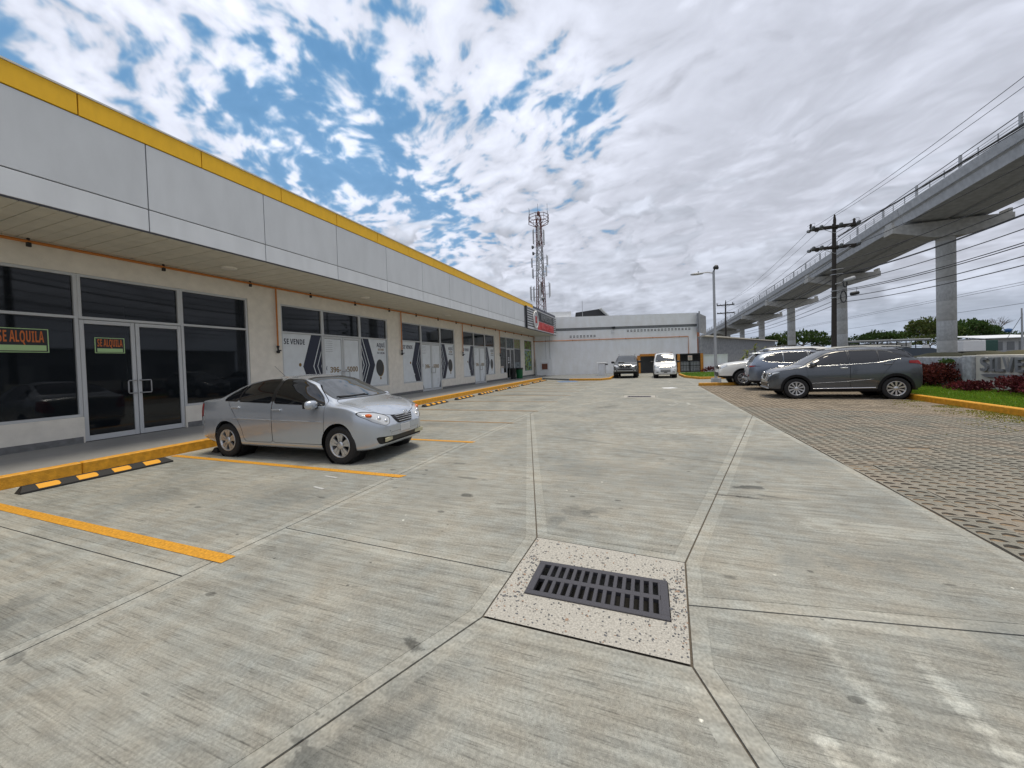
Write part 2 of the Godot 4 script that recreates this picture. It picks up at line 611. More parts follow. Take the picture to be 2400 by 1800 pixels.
func make_materials() -> void:
	make_concrete()
	var mot := noise_tex(1, 0.012, 5, 0.93, 1.0)
	var fine := noise_tex(2, 0.06, 4, 0.80, 1.0)
	var grime := noise_tex(3, 0.02, 5, 0.80, 1.0, 512, Color(1, 0.99, 0.96))
	var faint := noise_tex(27, 0.02, 6, 0.94, 1.0, 512, Color(1, 0.99, 0.97))
	var rough := bump_tex(4, 0.09, 4, 4.0)
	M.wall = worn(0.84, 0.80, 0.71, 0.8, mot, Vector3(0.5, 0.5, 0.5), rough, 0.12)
	M.plinth = worn(0.20, 0.205, 0.21, 0.75, grime, Vector3(0.6, 0.6, 0.6))
	M.panel = worn(0.625, 0.655, 0.685, 0.42, noise_tex(5, 0.01, 4, 0.95, 1.0), Vector3(0.35, 0.12, 0.35))
	M.panel2 = worn(0.61, 0.64, 0.67, 0.42, noise_tex(6, 0.01, 4, 0.95, 1.0), Vector3(0.35, 0.12, 0.35))
	M.panel_low = worn(0.70, 0.73, 0.76, 0.42, noise_tex(7, 0.01, 4, 0.95, 1.0), Vector3(0.35, 0.12, 0.35))
	M.yellow_panel = worn(0.93, 0.53, 0.008, 0.5, noise_tex(8, 0.02, 4, 0.94, 1.0), Vector3(0.5, 0.2, 0.5))
	M.coping = mat(0.62, 0.62, 0.58, 0.5)
	M.groove = mat(0.07, 0.075, 0.10, 0.6)
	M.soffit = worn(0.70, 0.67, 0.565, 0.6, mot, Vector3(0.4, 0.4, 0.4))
	M.alu = mat(0.55, 0.57, 0.58, 0.4, 0.1)
	M.alu_dark = mat(0.16, 0.17, 0.18, 0.4, 0.3)
	M.glass_dark = mat(0.010, 0.013, 0.016, 0.03, 0.0, 0.44)
	M.glass_dark.transparency = BaseMaterial3D.TRANSPARENCY_ALPHA
	M.glass_dark.albedo_color.a = 0.82
	M.interior = mat(0.03, 0.03, 0.03, 0.9)
	M.film = worn(0.74, 0.79, 0.82, 0.3, noise_tex(9, 0.01, 3, 0.95, 1.0), Vector3(0.5, 0.5, 0.5))
	M.navy = mat(0.008, 0.012, 0.034, 0.3)
	M.gold = mat(0.20, 0.115, 0.018, 0.4)
	M.white_print = mat(0.70, 0.72, 0.74, 0.35)
	M.charcoal = mat(0.035, 0.036, 0.036, 0.35)
	M.orange_pipe = worn(0.56, 0.19, 0.03, 0.45, mot, Vector3(1, 1, 1))
	M.black_iron = mat(0.02, 0.02, 0.022, 0.55)
	M.kerb = worn(0.80, 0.38, 0.02, 0.6, grime, Vector3(0.9, 0.9, 0.9), rough, 0.35)
	M.kerb_old = worn(0.70, 0.34, 0.03, 0.65, grime, Vector3(0.7, 0.7, 0.7), rough, 0.35)
	M.walk = worn(0.30, 0.30, 0.29, 0.55, mot, Vector3(0.6, 0.6, 0.6))
	M.joint = worn(0.13, 0.11, 0.085, 0.95, fine, Vector3(2, 2, 2))
	M.paint_line = worn(0.78, 0.37, 0.022, 0.7, noise_tex(10, 0.05, 5, 0.70, 1.0), Vector3(1.2, 1.2, 1.2), rough, 0.4)
	M.paint_worn = worn(0.46, 0.27, 0.10, 0.75, noise_tex(12, 0.05, 5, 0.55, 1.0), Vector3(1.0, 1.0, 1.0))
	M.paint_blue = worn(0.16, 0.25, 0.42, 0.7, grime, Vector3(0.8, 0.8, 0.8))
	M.rubber = worn(0.016, 0.017, 0.018, 0.7, fine, Vector3(2, 2, 2))
	M.reflector = mat(0.72, 0.34, 0.02, 0.45)
	M.iron = worn(0.085, 0.083, 0.095, 0.5, fine, Vector3(3, 3, 3))
	M.iron.metallic = 0.35
	M.pit = mat(0.012, 0.012, 0.011, 0.95)
	M.pad = worn(0.56, 0.54, 0.485, 0.9, noise_tex(13, 0.05, 5, 0.72, 1.0), Vector3(2.2, 2.2, 2.2), bump_tex(14, 0.16, 4, 5.0), 0.6)
	M.pebble = [mat(0.10, 0.105, 0.115, 0.6), mat(0.20, 0.19, 0.175, 0.7), mat(0.055, 0.06, 0.07, 0.6), mat(0.30, 0.20, 0.14, 0.7)]
	M.white_wall = worn(0.81, 0.835, 0.86, 0.85, faint, Vector3(0.16, 0.06, 0.16), rough, 0.08)
	M.band = worn(0.22, 0.235, 0.25, 0.8, grime, Vector3(0.5, 0.5, 0.5))
	M.grey_wall = worn(0.36, 0.375, 0.395, 0.9, noise_tex(15, 0.014, 6, 0.78, 1.0), Vector3(0.3, 0.3, 0.3), rough, 0.3)
	M.viaduct = worn(0.50, 0.52, 0.54, 0.85, noise_tex(16, 0.02, 5, 0.84, 1.0), Vector3(0.10, 0.10, 0.10))
	M.viaduct_low = worn(0.50, 0.495, 0.465, 0.9, noise_tex(17, 0.02, 5, 0.84, 1.0), Vector3(0.12, 0.12, 0.12))
	M.pier = worn(0.54, 0.545, 0.53, 0.9, noise_tex(18, 0.03, 5, 0.80, 1.0), Vector3(0.22, 0.10, 0.22))
	M.galv = mat(0.36, 0.37, 0.38, 0.5, 0.3)
	M.wood_pole = worn(0.055, 0.045, 0.038, 0.85, noise_tex(19, 0.05, 4, 0.6, 1.0), Vector3(2.5, 0.3, 2.5))
	M.wire = mat(0.03, 0.03, 0.034, 0.6)
	M.porcelain = mat(0.13, 0.14, 0.15, 0.3)
	M.tower_red = mat(0.12, 0.035, 0.030, 0.7)
	M.tower_white = mat(0.20, 0.20, 0.20, 0.7)
	M.antenna = mat(0.52, 0.53, 0.54, 0.5)
	M.sign_black = mat(0.018, 0.019, 0.022, 0.4)
	M.sign_white = mat(0.66, 0.67, 0.68, 0.4)
	M.sign_red = mat(0.50, 0.035, 0.035, 0.4)
	M.sign_grey = mat(0.14, 0.15, 0.16, 0.35, 0.4)
	M.sign_grey2 = mat(0.20, 0.21, 0.22, 0.4)
	M.sign_bright = mat(0.62, 0.10, 0.10, 0.4)
	M.faded_white = worn(0.52, 0.53, 0.52, 0.8, fine, Vector3(2, 2, 2))
	M.lime = mat(0.42, 0.62, 0.30, 0.6)
	M.sign_orange = mat(0.62, 0.16, 0.035, 0.6)
	M.paper = mat(0.66, 0.58, 0.50, 0.8)
	M.orange_paint = worn(0.60, 0.25, 0.035, 0.65, grime, Vector3(0.7, 0.7, 0.7))
	M.bin_green = mat(0.01, 0.13, 0.045, 0.45)
	M.bin_black = mat(0.014, 0.015, 0.016, 0.5)
	M.soil = worn(0.38, 0.28, 0.18, 0.95, noise_tex(20, 0.04, 5, 0.55, 1.0), Vector3(1, 1, 1), rough, 0.6)
	M.ground = worn(0.20, 0.19, 0.155, 0.95, noise_tex(21, 0.02, 5, 0.6, 1.0), Vector3(0.08, 0.08, 0.08))
	M.asphalt = worn(0.075, 0.076, 0.08, 0.85, noise_tex(22, 0.05, 5, 0.7, 1.0), Vector3(0.3, 0.3, 0.3))
	M.turf = worn(0.13, 0.22, 0.03, 0.95, noise_tex(24, 0.04, 5, 0.55, 1.0), Vector3(0.7, 0.7, 0.7))
	M.garden_wall = worn(0.58, 0.60, 0.61, 0.85, noise_tex(25, 0.02, 6, 0.72, 1.0), Vector3(0.5, 0.5, 0.5), rough, 0.3)
	M.sign_wall = worn(0.62, 0.59, 0.52, 0.8, mot, Vector3(0.5, 0.5, 0.5))
	M.letter = mat(0.26, 0.27, 0.28, 0.4, 0.35)
	var leafmat := func(r: float, g: float, b: float) -> StandardMaterial3D:
		var m := mat(r, g, b, 0.6, 0.0, 0.3)
		m.vertex_color_use_as_albedo = true
		m.backlight_enabled = true
		m.backlight = lin(r * 0.6, g * 0.6, b * 0.4)
		m.cull_mode = BaseMaterial3D.CULL_DISABLED
		return m
	M.leaf = leafmat.call(1.0, 1.0, 1.0)
	M.strap_leaf = [leafmat.call(0.13, 0.17, 0.03), leafmat.call(0.19, 0.19, 0.045)]
	M.dry_grass = worn(0.16, 0.145, 0.07, 0.95, noise_tex(26, 0.05, 5, 0.55, 1.0), Vector3(0.3, 0.3, 0.3))
	M.bark = worn(0.13, 0.10, 0.075, 0.9, fine, Vector3(1.5, 0.5, 1.5))
	M.paver = []
	for c in [[0.275, 0.258, 0.212], [0.295, 0.27, 0.22], [0.255, 0.245, 0.205], [0.30, 0.265, 0.212]]:
		M.paver.append(worn(c[0], c[1], c[2], 0.9, fine, Vector3(2.5, 2.5, 2.5), rough, 0.5))
	M.paver_many = worn(1, 1, 1, 0.9, fine, Vector3(2.5, 2.5, 2.5), rough, 0.5)
	M.paver_many.vertex_color_use_as_albedo = true

# ---------------------------------------------------------------- ground
func flat(poly: PackedVector2Array, y: float, st: SurfaceTool, uv := false) -> void:
	var ids := Geometry2D.triangulate_polygon(poly)
	for t in range(0, ids.size(), 3):
		var a := poly[ids[t]]
		var b := poly[ids[t + 1]]
		var c := poly[ids[t + 2]]
		var q := [a, b, c]
		if (b - a).cross(c - a) < 0.0:
			q = [a, c, b]
		for p in q:
			if uv:
				st.set_uv(Vector2((p.x + 8.4) / 11.0, (p.y + 10.0) / 11.0))
				st.set_uv2(Vector2(p.x, p.y) / 1.9)
			st.add_vertex(Vector3(p.x, y, p.y))

# one poured slab: trowelled margin round a broomed field, sides down to the base
func slab(poly: PackedVector2Array, parent: Node) -> void:
	if Geometry2D.is_polygon_clockwise(poly):
		poly.reverse()
	var o := Geometry2D.offset_polygon(poly, -0.006, Geometry2D.JOIN_MITER)
	if o.is_empty():
		return
	var outer: PackedVector2Array = o[0]
	var inn := Geometry2D.offset_polygon(poly, -0.095, Geometry2D.JOIN_MITER)
	var mesh := ArrayMesh.new()
	var inner: PackedVector2Array = inn[0]
	var st := new_st()
	flat(inner, 0.0, st, true)
	st.generate_normals()
	st.generate_tangents()
	st.commit(mesh)
	var s2 := new_st()
	if inner.size() == outer.size():
		var off := 0
		var best := 1e9
		for k in inner.size():
			var dd := inner[k].distance_to(outer[0])
			if dd < best:
				best = dd
				off = k
		for i in outer.size():
			var j := (i + 1) % outer.size()
			var a := outer[i]
			var b := outer[j]
			var c := inner[(j + off) % inner.size()]
			var d := inner[(i + off) % inner.size()]
			flat(PackedVector2Array([a, b, c, d]), -0.0025, s2, true)
			# the small step from the field down to the margin
			for p in [[d, 0.0], [c, 0.0], [c, -0.0025], [d, 0.0], [c, -0.0025], [d, -0.0025]]:
				s2.set_uv(Vector2((p[0].x + 8.4) / 11.0, (p[0].y + 10.0) / 11.0))
				s2.set_uv2(Vector2(p[0].x, p[0].y) / 1.9)
				s2.add_vertex(Vector3(p[0].x, p[1], p[0].y))
			for p in [[a, -0.0025], [b, -0.0025], [b, -0.03], [a, -0.0025], [b, -0.03], [a, -0.03]]:
				s2.set_uv(Vector2((p[0].x + 8.4) / 11.0, (p[0].y + 10.0) / 11.0))
				s2.set_uv2(Vector2(p[0].x, p[0].y) / 1.9)
				s2.add_vertex(Vector3(p[0].x, p[1], p[0].y))
	s2.generate_normals()
	s2.generate_tangents()
	s2.commit(mesh)
	var mi := MeshInstance3D.new()
	mi.name = "concrete_slab"
	mesh.surface_set_material(0, M.concrete)
	mesh.surface_set_material(1, M.concrete_edge)
	mi.mesh = mesh
	parent.add_child(mi, true)

func make_ground() -> void:
	# one sheet to the horizon, below everything laid on it
	var g := setting("ground")
	var st := new_st()
	flat(pv([-1500, -1500, 1500, -1500, 1500, 1500, -1500, 1500]), -0.14, st)
	part(st, "earth", M.ground, g)

	var lot := setting("parking_lot")
	# dark, dirt-filled base seen in the joints; open under the two drains
	st = new_st()
	for r in [[-8.4, -44, -0.84, 14], [0.12, -44, 2.42, 14], [-0.84, -2.20, 0.12, 14], [-0.84, -15.2, 0.12, -2.68], [-0.84, -44, 0.12, -15.6], [2.42, -44, 16.0, -21.0]]:
		flat(pv([r[0], r[1], r[2], r[1], r[2], r[3], r[0], r[3]]), -0.012, st)
	part(st, "joint_filler", M.joint, lot)
	var A := [-0.93, -2.98]
	var B := [0.22, -2.91]
	var C := [0.165, -1.93]
	var Dd := [-0.96, -1.94]
	var slabs := [
		A + [-3.29, -10.28, 2.42, -10.62] + B,
		A + [-0.945, -2.42, -3.29, -2.49, -3.29, -10.28],
		[-0.945, -2.42] + Dd + [-3.29, 3.3, -3.29, -2.49],
		Dd + C + [2.42, 3.4, -3.29, 3.3],
		C + [0.19, -2.41, 2.42, -2.76, 2.42, 3.4],
		[0.19, -2.41] + B + [2.42, -10.62, 2.42, -2.76],
		[-3.29, 3.3, 2.42, 3.4, 2.42, 13, -3.29, 13],
		[-3.29, -10.28, -0.95, -14.95, 0.25, -14.95, 2.42, -10.62],
		[-3.29, -10.28, -3.29, -20.6, -0.95, -15.85, -0.95, -14.95],
		[2.42, -10.62, 0.25, -14.95, 0.25, -15.85, 2.42, -20.6],
		[-3.29, -20.6, 2.42, -20.6, 0.25, -15.85, -0.95, -15.85],
	]
	var zs := [13.0, 5.6, -1.66, -6.05, -10.4, -14.9, -19.3, -23.7, -28.1, -32.5, -37.0, -43.0]
	for i in zs.size() - 1:
		slabs.append([-8.33, zs[i], -3.29, zs[i], -3.29, zs[i + 1], -8.33, zs[i + 1]])
	for z in [[-20.6, -25.2], [-25.2, -29.8], [-29.8, -34.4], [-34.4, -43.0]]:
		slabs.append([-3.29, z[0], 2.42, z[0], 2.42, z[1], -3.29, z[1]])
	for x in [[2.42, 7.0], [7.0, 11.5], [11.5, 16.0]]:
		for z in [[-21.5, -26.0], [-26.0, -32.0], [-32.0, -43.0]]:
			slabs.append([x[0], z[0], x[1], z[0], x[1], z[1], x[0], z[1]])
	for s in slabs:
		slab(pv(s), lot)
	# parking lines, a sheet of paint over the slabs
	var lz := [-1.92, -4.13, -6.31, -8.55, -10.75, -13.3, -15.8, -18.05, -20.1, -22.2, -24.45, -26.75]
	for i in lz.size():
		st = new_st()
		var z: float = lz[i]
		flat(pv([-8.25, z - 0.055, -3.19 if i == 0 else -3.15, z - 0.055 + (0.02 if i > 2 else 0.0), -3.19, z + 0.055, -8.25, z + 0.055]), 0.004, st)
		part(st, "parking_line", M.paint_line if i < 3 else M.paint_worn, lot)
	# faded blue bay marking and a pale patch by the far kerb
	st = new_st()
	flat(pv([-6.6, -27.4, -5.2, -27.6, -4.6, -25.9, -5.9, -25.6]), 0.004, st)
	part(st, "blue_bay_marking", M.paint_blue, lot)
	st = new_st()
	flat(pv([0.62, -19.9, 1.15, -20.1, 1.35, -19.6, 1.0, -19.3, 0.7, -19.4]), 0.004, st)
	part(st, "pale_patch", M.white_print, lot)
	for q in [[-4.05, -3.46, -3.85, -3.42], [-4.3, -3.86, -4.05, -3.83]]:
		st = new_st()
		flat(pv([q[0], q[1] - 0.035, q[2], q[3] - 0.04, q[2], q[3], q[0], q[1]]), 0.004, st)
		part(st, "paint_trace", M.faded_white, lot)

	# drain surround of exposed aggregate, in four pieces round the pit
	var hx0 := -0.80
	var hx1 := 0.09
	var hz0 := -2.63
	var hz1 := -2.23
	pad(lot, [A, B, C, Dd], [hx0, hz0, hx1, hz1], 760)
	pad(lot, [[-0.95, -15.85], [0.25, -15.85], [0.25, -14.95], [-0.95, -14.95]], [-0.80, -15.59, 0.09, -15.19], 0)
	grate("drain_grate", "grey cast iron drain grate set in pebbled concrete in the foreground", Vector3(-0.355, 0, -2.43))
	grate("drain_grate", "dark drain grate far off in the middle of the driveway", Vector3(-0.355, 0, -15.39))

	# walkway along the shops with its painted kerb
	var walk := setting("walkway")
	st = new_st()
	box_mm(st, Vector3(-10.9, -0.1, -29.6), Vector3(-8.47, 0.172, 12))
	box_mm(st, Vector3(-10.9, -0.1, -36.0), Vector3(-9.6, 0.172, -29.602))
	part(st, "paving", M.walk, walk)
	var z0 := 12.0
	while z0 > -29.6:
		st = new_st()
		var z1 := maxf(z0 - 3.0, -29.6)
		cbox(st, Vector3(-8.40, 0.04, (z0 + z1) / 2), Vector3(0.14, 0.28, z0 - z1 - 0.006), 0.018)
		part(st, "kerbstone", M.kerb, walk)
		z0 = z1
	st = new_st()
	prism(st, pv([-9.6, 29.6, -8.35, 29.6, -8.35, 30.0, -9.0, 31.0, -9.6, 31.2]), Vector3(0, -0.05, 0), Vector3.RIGHT, Vector3.FORWARD, 0.16)
	part(st, "ramp", M.walk, walk)
	# raised strip at the foot of the far wall
	var far_walk := setting("far_walkway")
	st = new_st()
	prism(st, pv([-9.6, 31.4, -5.75, 28.0, -3.3, 27.8, -2.75, 29.4, -2.75, 33.5, -3.4, 39.5, -10.6, 36.8]), Vector3(0, -0.05, 0), Vector3.RIGHT, Vector3.FORWARD, 0.17)
	part(st, "paving", M.band, far_walk)
	kerb_run([Vector2(-5.65, -27.85), Vector2(-3.25, -27.45), Vector2(-2.75, -28.6), Vector2(-2.7, -33.0)], far_walk)

	# pavers on the right: units with four lens-shaped cells, dirt in the cells
	var pave := setting("paver_area")
	st = new_st()
	flat(pv([2.42, -21.0, 7.45, -21.0, 7.45, 6, 2.42, 6]), -0.013, st)
	part(st, "cell_dirt", M.soil, pave)
	var pm := paver_mesh()
	var xf: Array = []
	var cells: Array = []
	var pr := RandomNumberGenerator.new()
	pr.seed = 5
	for r in range(-84, 24):
		for c in 16:
			cells.append([Vector2(2.585 + c * 0.305, r * 0.25), 0.0])
	for c in cells:
		c[1] = Vector2(c[0].x, c[0].y).length() + (40.0 if c[0].y > -1.6 or atan2(c[0].x, -c[0].y) > 0.62 else 0.0)
	cells.sort_custom(func(p, q): return p[1] < q[1])
	var cols: Array = []
	for i in cells.size():
		var p: Vector2 = cells[i][0]
		var t := Transform3D(Basis(Vector3.UP, pr.randf_range(-0.02, 0.02)) * Basis(Vector3.RIGHT, pr.randf_range(-0.03, 0.03)), Vector3(p.x + pr.randf_range(-0.004, 0.004), (pr.randf_range(-0.005, 0.003) if pr.randf() < 0.9 else pr.randf_range(-0.014, 0.010)), p.y + pr.randf_range(-0.004, 0.004)))
		var far := smooth(5.0, 12.0, -p.y)
		var dirt := clampf(0.15 + far * 0.85 + 0.3 * nC.get_noise_2d(p.x * 14.0, p.y * 14.0), 0.0, 1.0)
		if i < 300:
			give(pm, "paver", M.paver[3 if pr.randf() < dirt * 0.6 else pr.randi() % 3], pave, t)
		else:
			xf.append(t)
			var b := pr.randf_range(0.84, 1.1)
			cols.append(Color(lerpf(0.27, 0.345, dirt) * b, lerpf(0.25, 0.288, dirt) * b, lerpf(0.205, 0.215, dirt) * b))
	var far_pav := multi(pm, xf, M.paver_many, "far_pavers", pave, cols)
	far_pav.set_meta("kind", "stuff")

func kerb_run(pts: Array, parent: Node, h := 0.15, m: Material = null) -> void:
	for i in pts.size() - 1:
		var a: Vector2 = pts[i]
		var b: Vector2 = pts[i + 1]
		var d := b - a
		var st := new_st()
		cbox(st, Vector3((a.x + b.x) / 2, h / 2 - 0.05, (a.y + b.y) / 2), Vector3(d.length() + 0.02, h + 0.1, 0.15), 0.02, Basis(Vector3.UP, -atan2(d.y, d.x)))
		part(st, "kerbstone", m if m else M.kerb_old, parent)

func pad(lot: Node, q: Array, hole: Array, pebbles: int) -> void:
	var h := [Vector2(hole[0], hole[1]), Vector2(hole[2], hole[1]), Vector2(hole[2], hole[3]), Vector2(hole[0], hole[3])]
	var o := [Vector2(q[0][0] + 0.007, q[0][1] + 0.007), Vector2(q[1][0] - 0.007, q[1][1] + 0.007), Vector2(q[2][0] - 0.007, q[2][1] - 0.007), Vector2(q[3][0] + 0.007, q[3][1] - 0.007)]
	var mid := Vector2((hole[0] + hole[2]) / 2, (hole[1] + hole[3]) / 2)
	var pr := RandomNumberGenerator.new()
	pr.seed = 77
	for i in 4:
		var j := (i + 1) % 4
		var st := new_st()
		var quad2 := PackedVector2Array([o[i], o[j], h[j], h[i]])
		# dished a little towards the drain
		var P := func(v: Vector2, y: float) -> Vector3: return Vector3(v.x, y, v.y)
		tri(st, P.call(o[i], 0.0), P.call(o[j], 0.0), P.call(h[j], -0.008))
		tri(st, P.call(o[i], 0.0), P.call(h[j], -0.008), P.call(h[i], -0.008))
		var g1: Vector3 = P.call(h[i], -0.008)
		var g2: Vector3 = P.call(h[j], -0.008)
		quad(st, g1, g2, g2 + Vector3(0, -0.125, 0), g1 + Vector3(0, -0.125, 0))
		part(st, "drain_surround", M.pad, lot)
		if pebbles == 0:
			continue
		var peb: Array = [new_st(), new_st(), new_st(), new_st()]
		for n in pebbles / 4:
			var u := pr.randf()
			var w := pr.randf()
			var p2: Vector2 = o[i].lerp(o[j], u).lerp(h[i].lerp(h[j], u), w * 0.96 + 0.02)
			var r := pr.randf_range(0.0018, 0.0062) * (1.7 if pr.randf() < 0.06 else 1.0)
			var ang := pr.randf() * TAU
			var bas := Basis(Vector3.UP, ang) * Basis.from_scale(Vector3(r * pr.randf_range(1.0, 1.7), r * 0.35, r))
			lathe(peb[pr.randi() % 4 if pr.randf() < 0.7 else 0], [Vector2(1, 0), Vector2(0.8, 0.7), Vector2(0, 1)], Vector3(p2.x, -0.006 * w + 0.0005, p2.y), bas, 6)
		for k in 4:
			var pp := part(peb[k], "pebbles", M.pebble[k], lot)
			pp.set_meta("kind", "stuff")
	var s3 := new_st()
	box_mm(s3, Vector3(hole[0], -0.137, hole[1]), Vector3(hole[2], -0.126, hole[3]))
	part(s3, "drain_pit_floor", M.pit, lot)

func grate(called: String, label: String, at: Vector3) -> void:
	var g := thing(called, label, "drain grate", at, 0.0, "drain grates in the driveway")
	var st := new_st()
	var hw := 0.44
	var hd := 0.20
	for s in [-1, 1]:
		cbox(st, Vector3(0, -0.012, s * (hd - 0.02)), Vector3(hw * 2, 0.03, 0.04), 0.003)
		cbox(st, Vector3(s * (hw - 0.024), -0.012, 0), Vector3(0.048, 0.03, hd * 2 - 0.08), 0.003)
	part(st, "frame", M.iron, g)
	st = new_st()
	cbox(st, Vector3(0, -0.012, 0.0), Vector3(hw * 2 - 0.098, 0.029, 0.042), 0.003)
	part(st, "centre_rib", M.iron, g)
	st = new_st()
	cbox(st, Vector3(0, -0.012, 0), Vector3(0.026, 0.028, hd - 0.062), 0.003)
	var bm := mesh_of(st)
	for k in 14:
		for s in [-1, 1]:
			give(bm, "bar", M.iron, g, Transform3D(Basis.IDENTITY, Vector3(-0.392 + 0.056 * (k + 1), 0, s * 0.0905)))
	st = new_st()
	cbox(st, Vector3(-0.05, -0.014, -hd - 0.004), Vector3(0.80, 0.02, 0.012), 0.002)
	part(st, "back_lip", M.bin_black, g)

func paver_mesh() -> ArrayMesh:
	var st := new_st()
	var th := 0.06
	for cx in [-1, 1]:
		for cz in [-1, 1]:
			var o := Vector3(cx * 0.0755, 0, cz * 0.0617)
			var hx := 0.0745
			var hz := 0.0608
			# lens-shaped cell: flat on the near side, arched on the far side
			var L: Array = [Vector3(-0.058, 0, 0.024), Vector3(-0.038, 0, -0.022), Vector3(0.0, 0, -0.036), Vector3(0.038, 0, -0.022), Vector3(0.058, 0, 0.024), Vector3(0.0, 0, 0.034)]
			var R: Array = [Vector3(-hx, 0, hz), Vector3(-hx, 0, -hz), Vector3(0, 0, -hz), Vector3(hx, 0, -hz), Vector3(hx, 0, hz), Vector3(0, 0, hz)]
			for i in 6:
				var j := (i + 1) % 6
				quad(st, o + R[i], o + R[j], o + L[j], o + L[i])
				quad(st, o + L[i], o + L[j], o + L[j] + Vector3(0, -0.03, 0), o + L[i] + Vector3(0, -0.03, 0))
	# seams between the four cells and the outer skirt
	box_mm(st, Vector3(-0.150, -th, -0.1225), Vector3(0.150, -0.028, 0.1225))
	for s in [-1, 1]:
		var a := Vector3(s * 0.150, 0, 0.1225)
		var b := Vector3(s * 0.150, 0, -0.1225)
		if s > 0:
			quad(st, a + Vector3(0, -0.028, 0), a, b, b + Vector3(0, -0.028, 0))
		else:
			quad(st, b + Vector3(0, -0.028, 0), b, a, a + Vector3(0, -0.028, 0))
		var c := Vector3(-0.150, 0, s * 0.1225)
		var d := Vector3(0.150, 0, s * 0.1225)
		if s > 0:
			quad(st, c + Vector3(0, -0.028, 0), c, d, d + Vector3(0, -0.028, 0))
		else:
			quad(st, d + Vector3(0, -0.028, 0), d, c, c + Vector3(0, -0.028, 0))
	quad(st, Vector3(-0.002, -0.002, 0.12), Vector3(-0.002, -0.002, -0.12), Vector3(0.002, -0.002, -0.12), Vector3(0.002, -0.002, 0.12))
	quad(st, Vector3(-0.146, -0.002, 0.002), Vector3(-0.146, -0.002, -0.002), Vector3(0.146, -0.002, -0.002), Vector3(0.146, -0.002, 0.002))
	return mesh_of(st)

# ---------------------------------------------------------------- the row of shops
const WX := -10.8

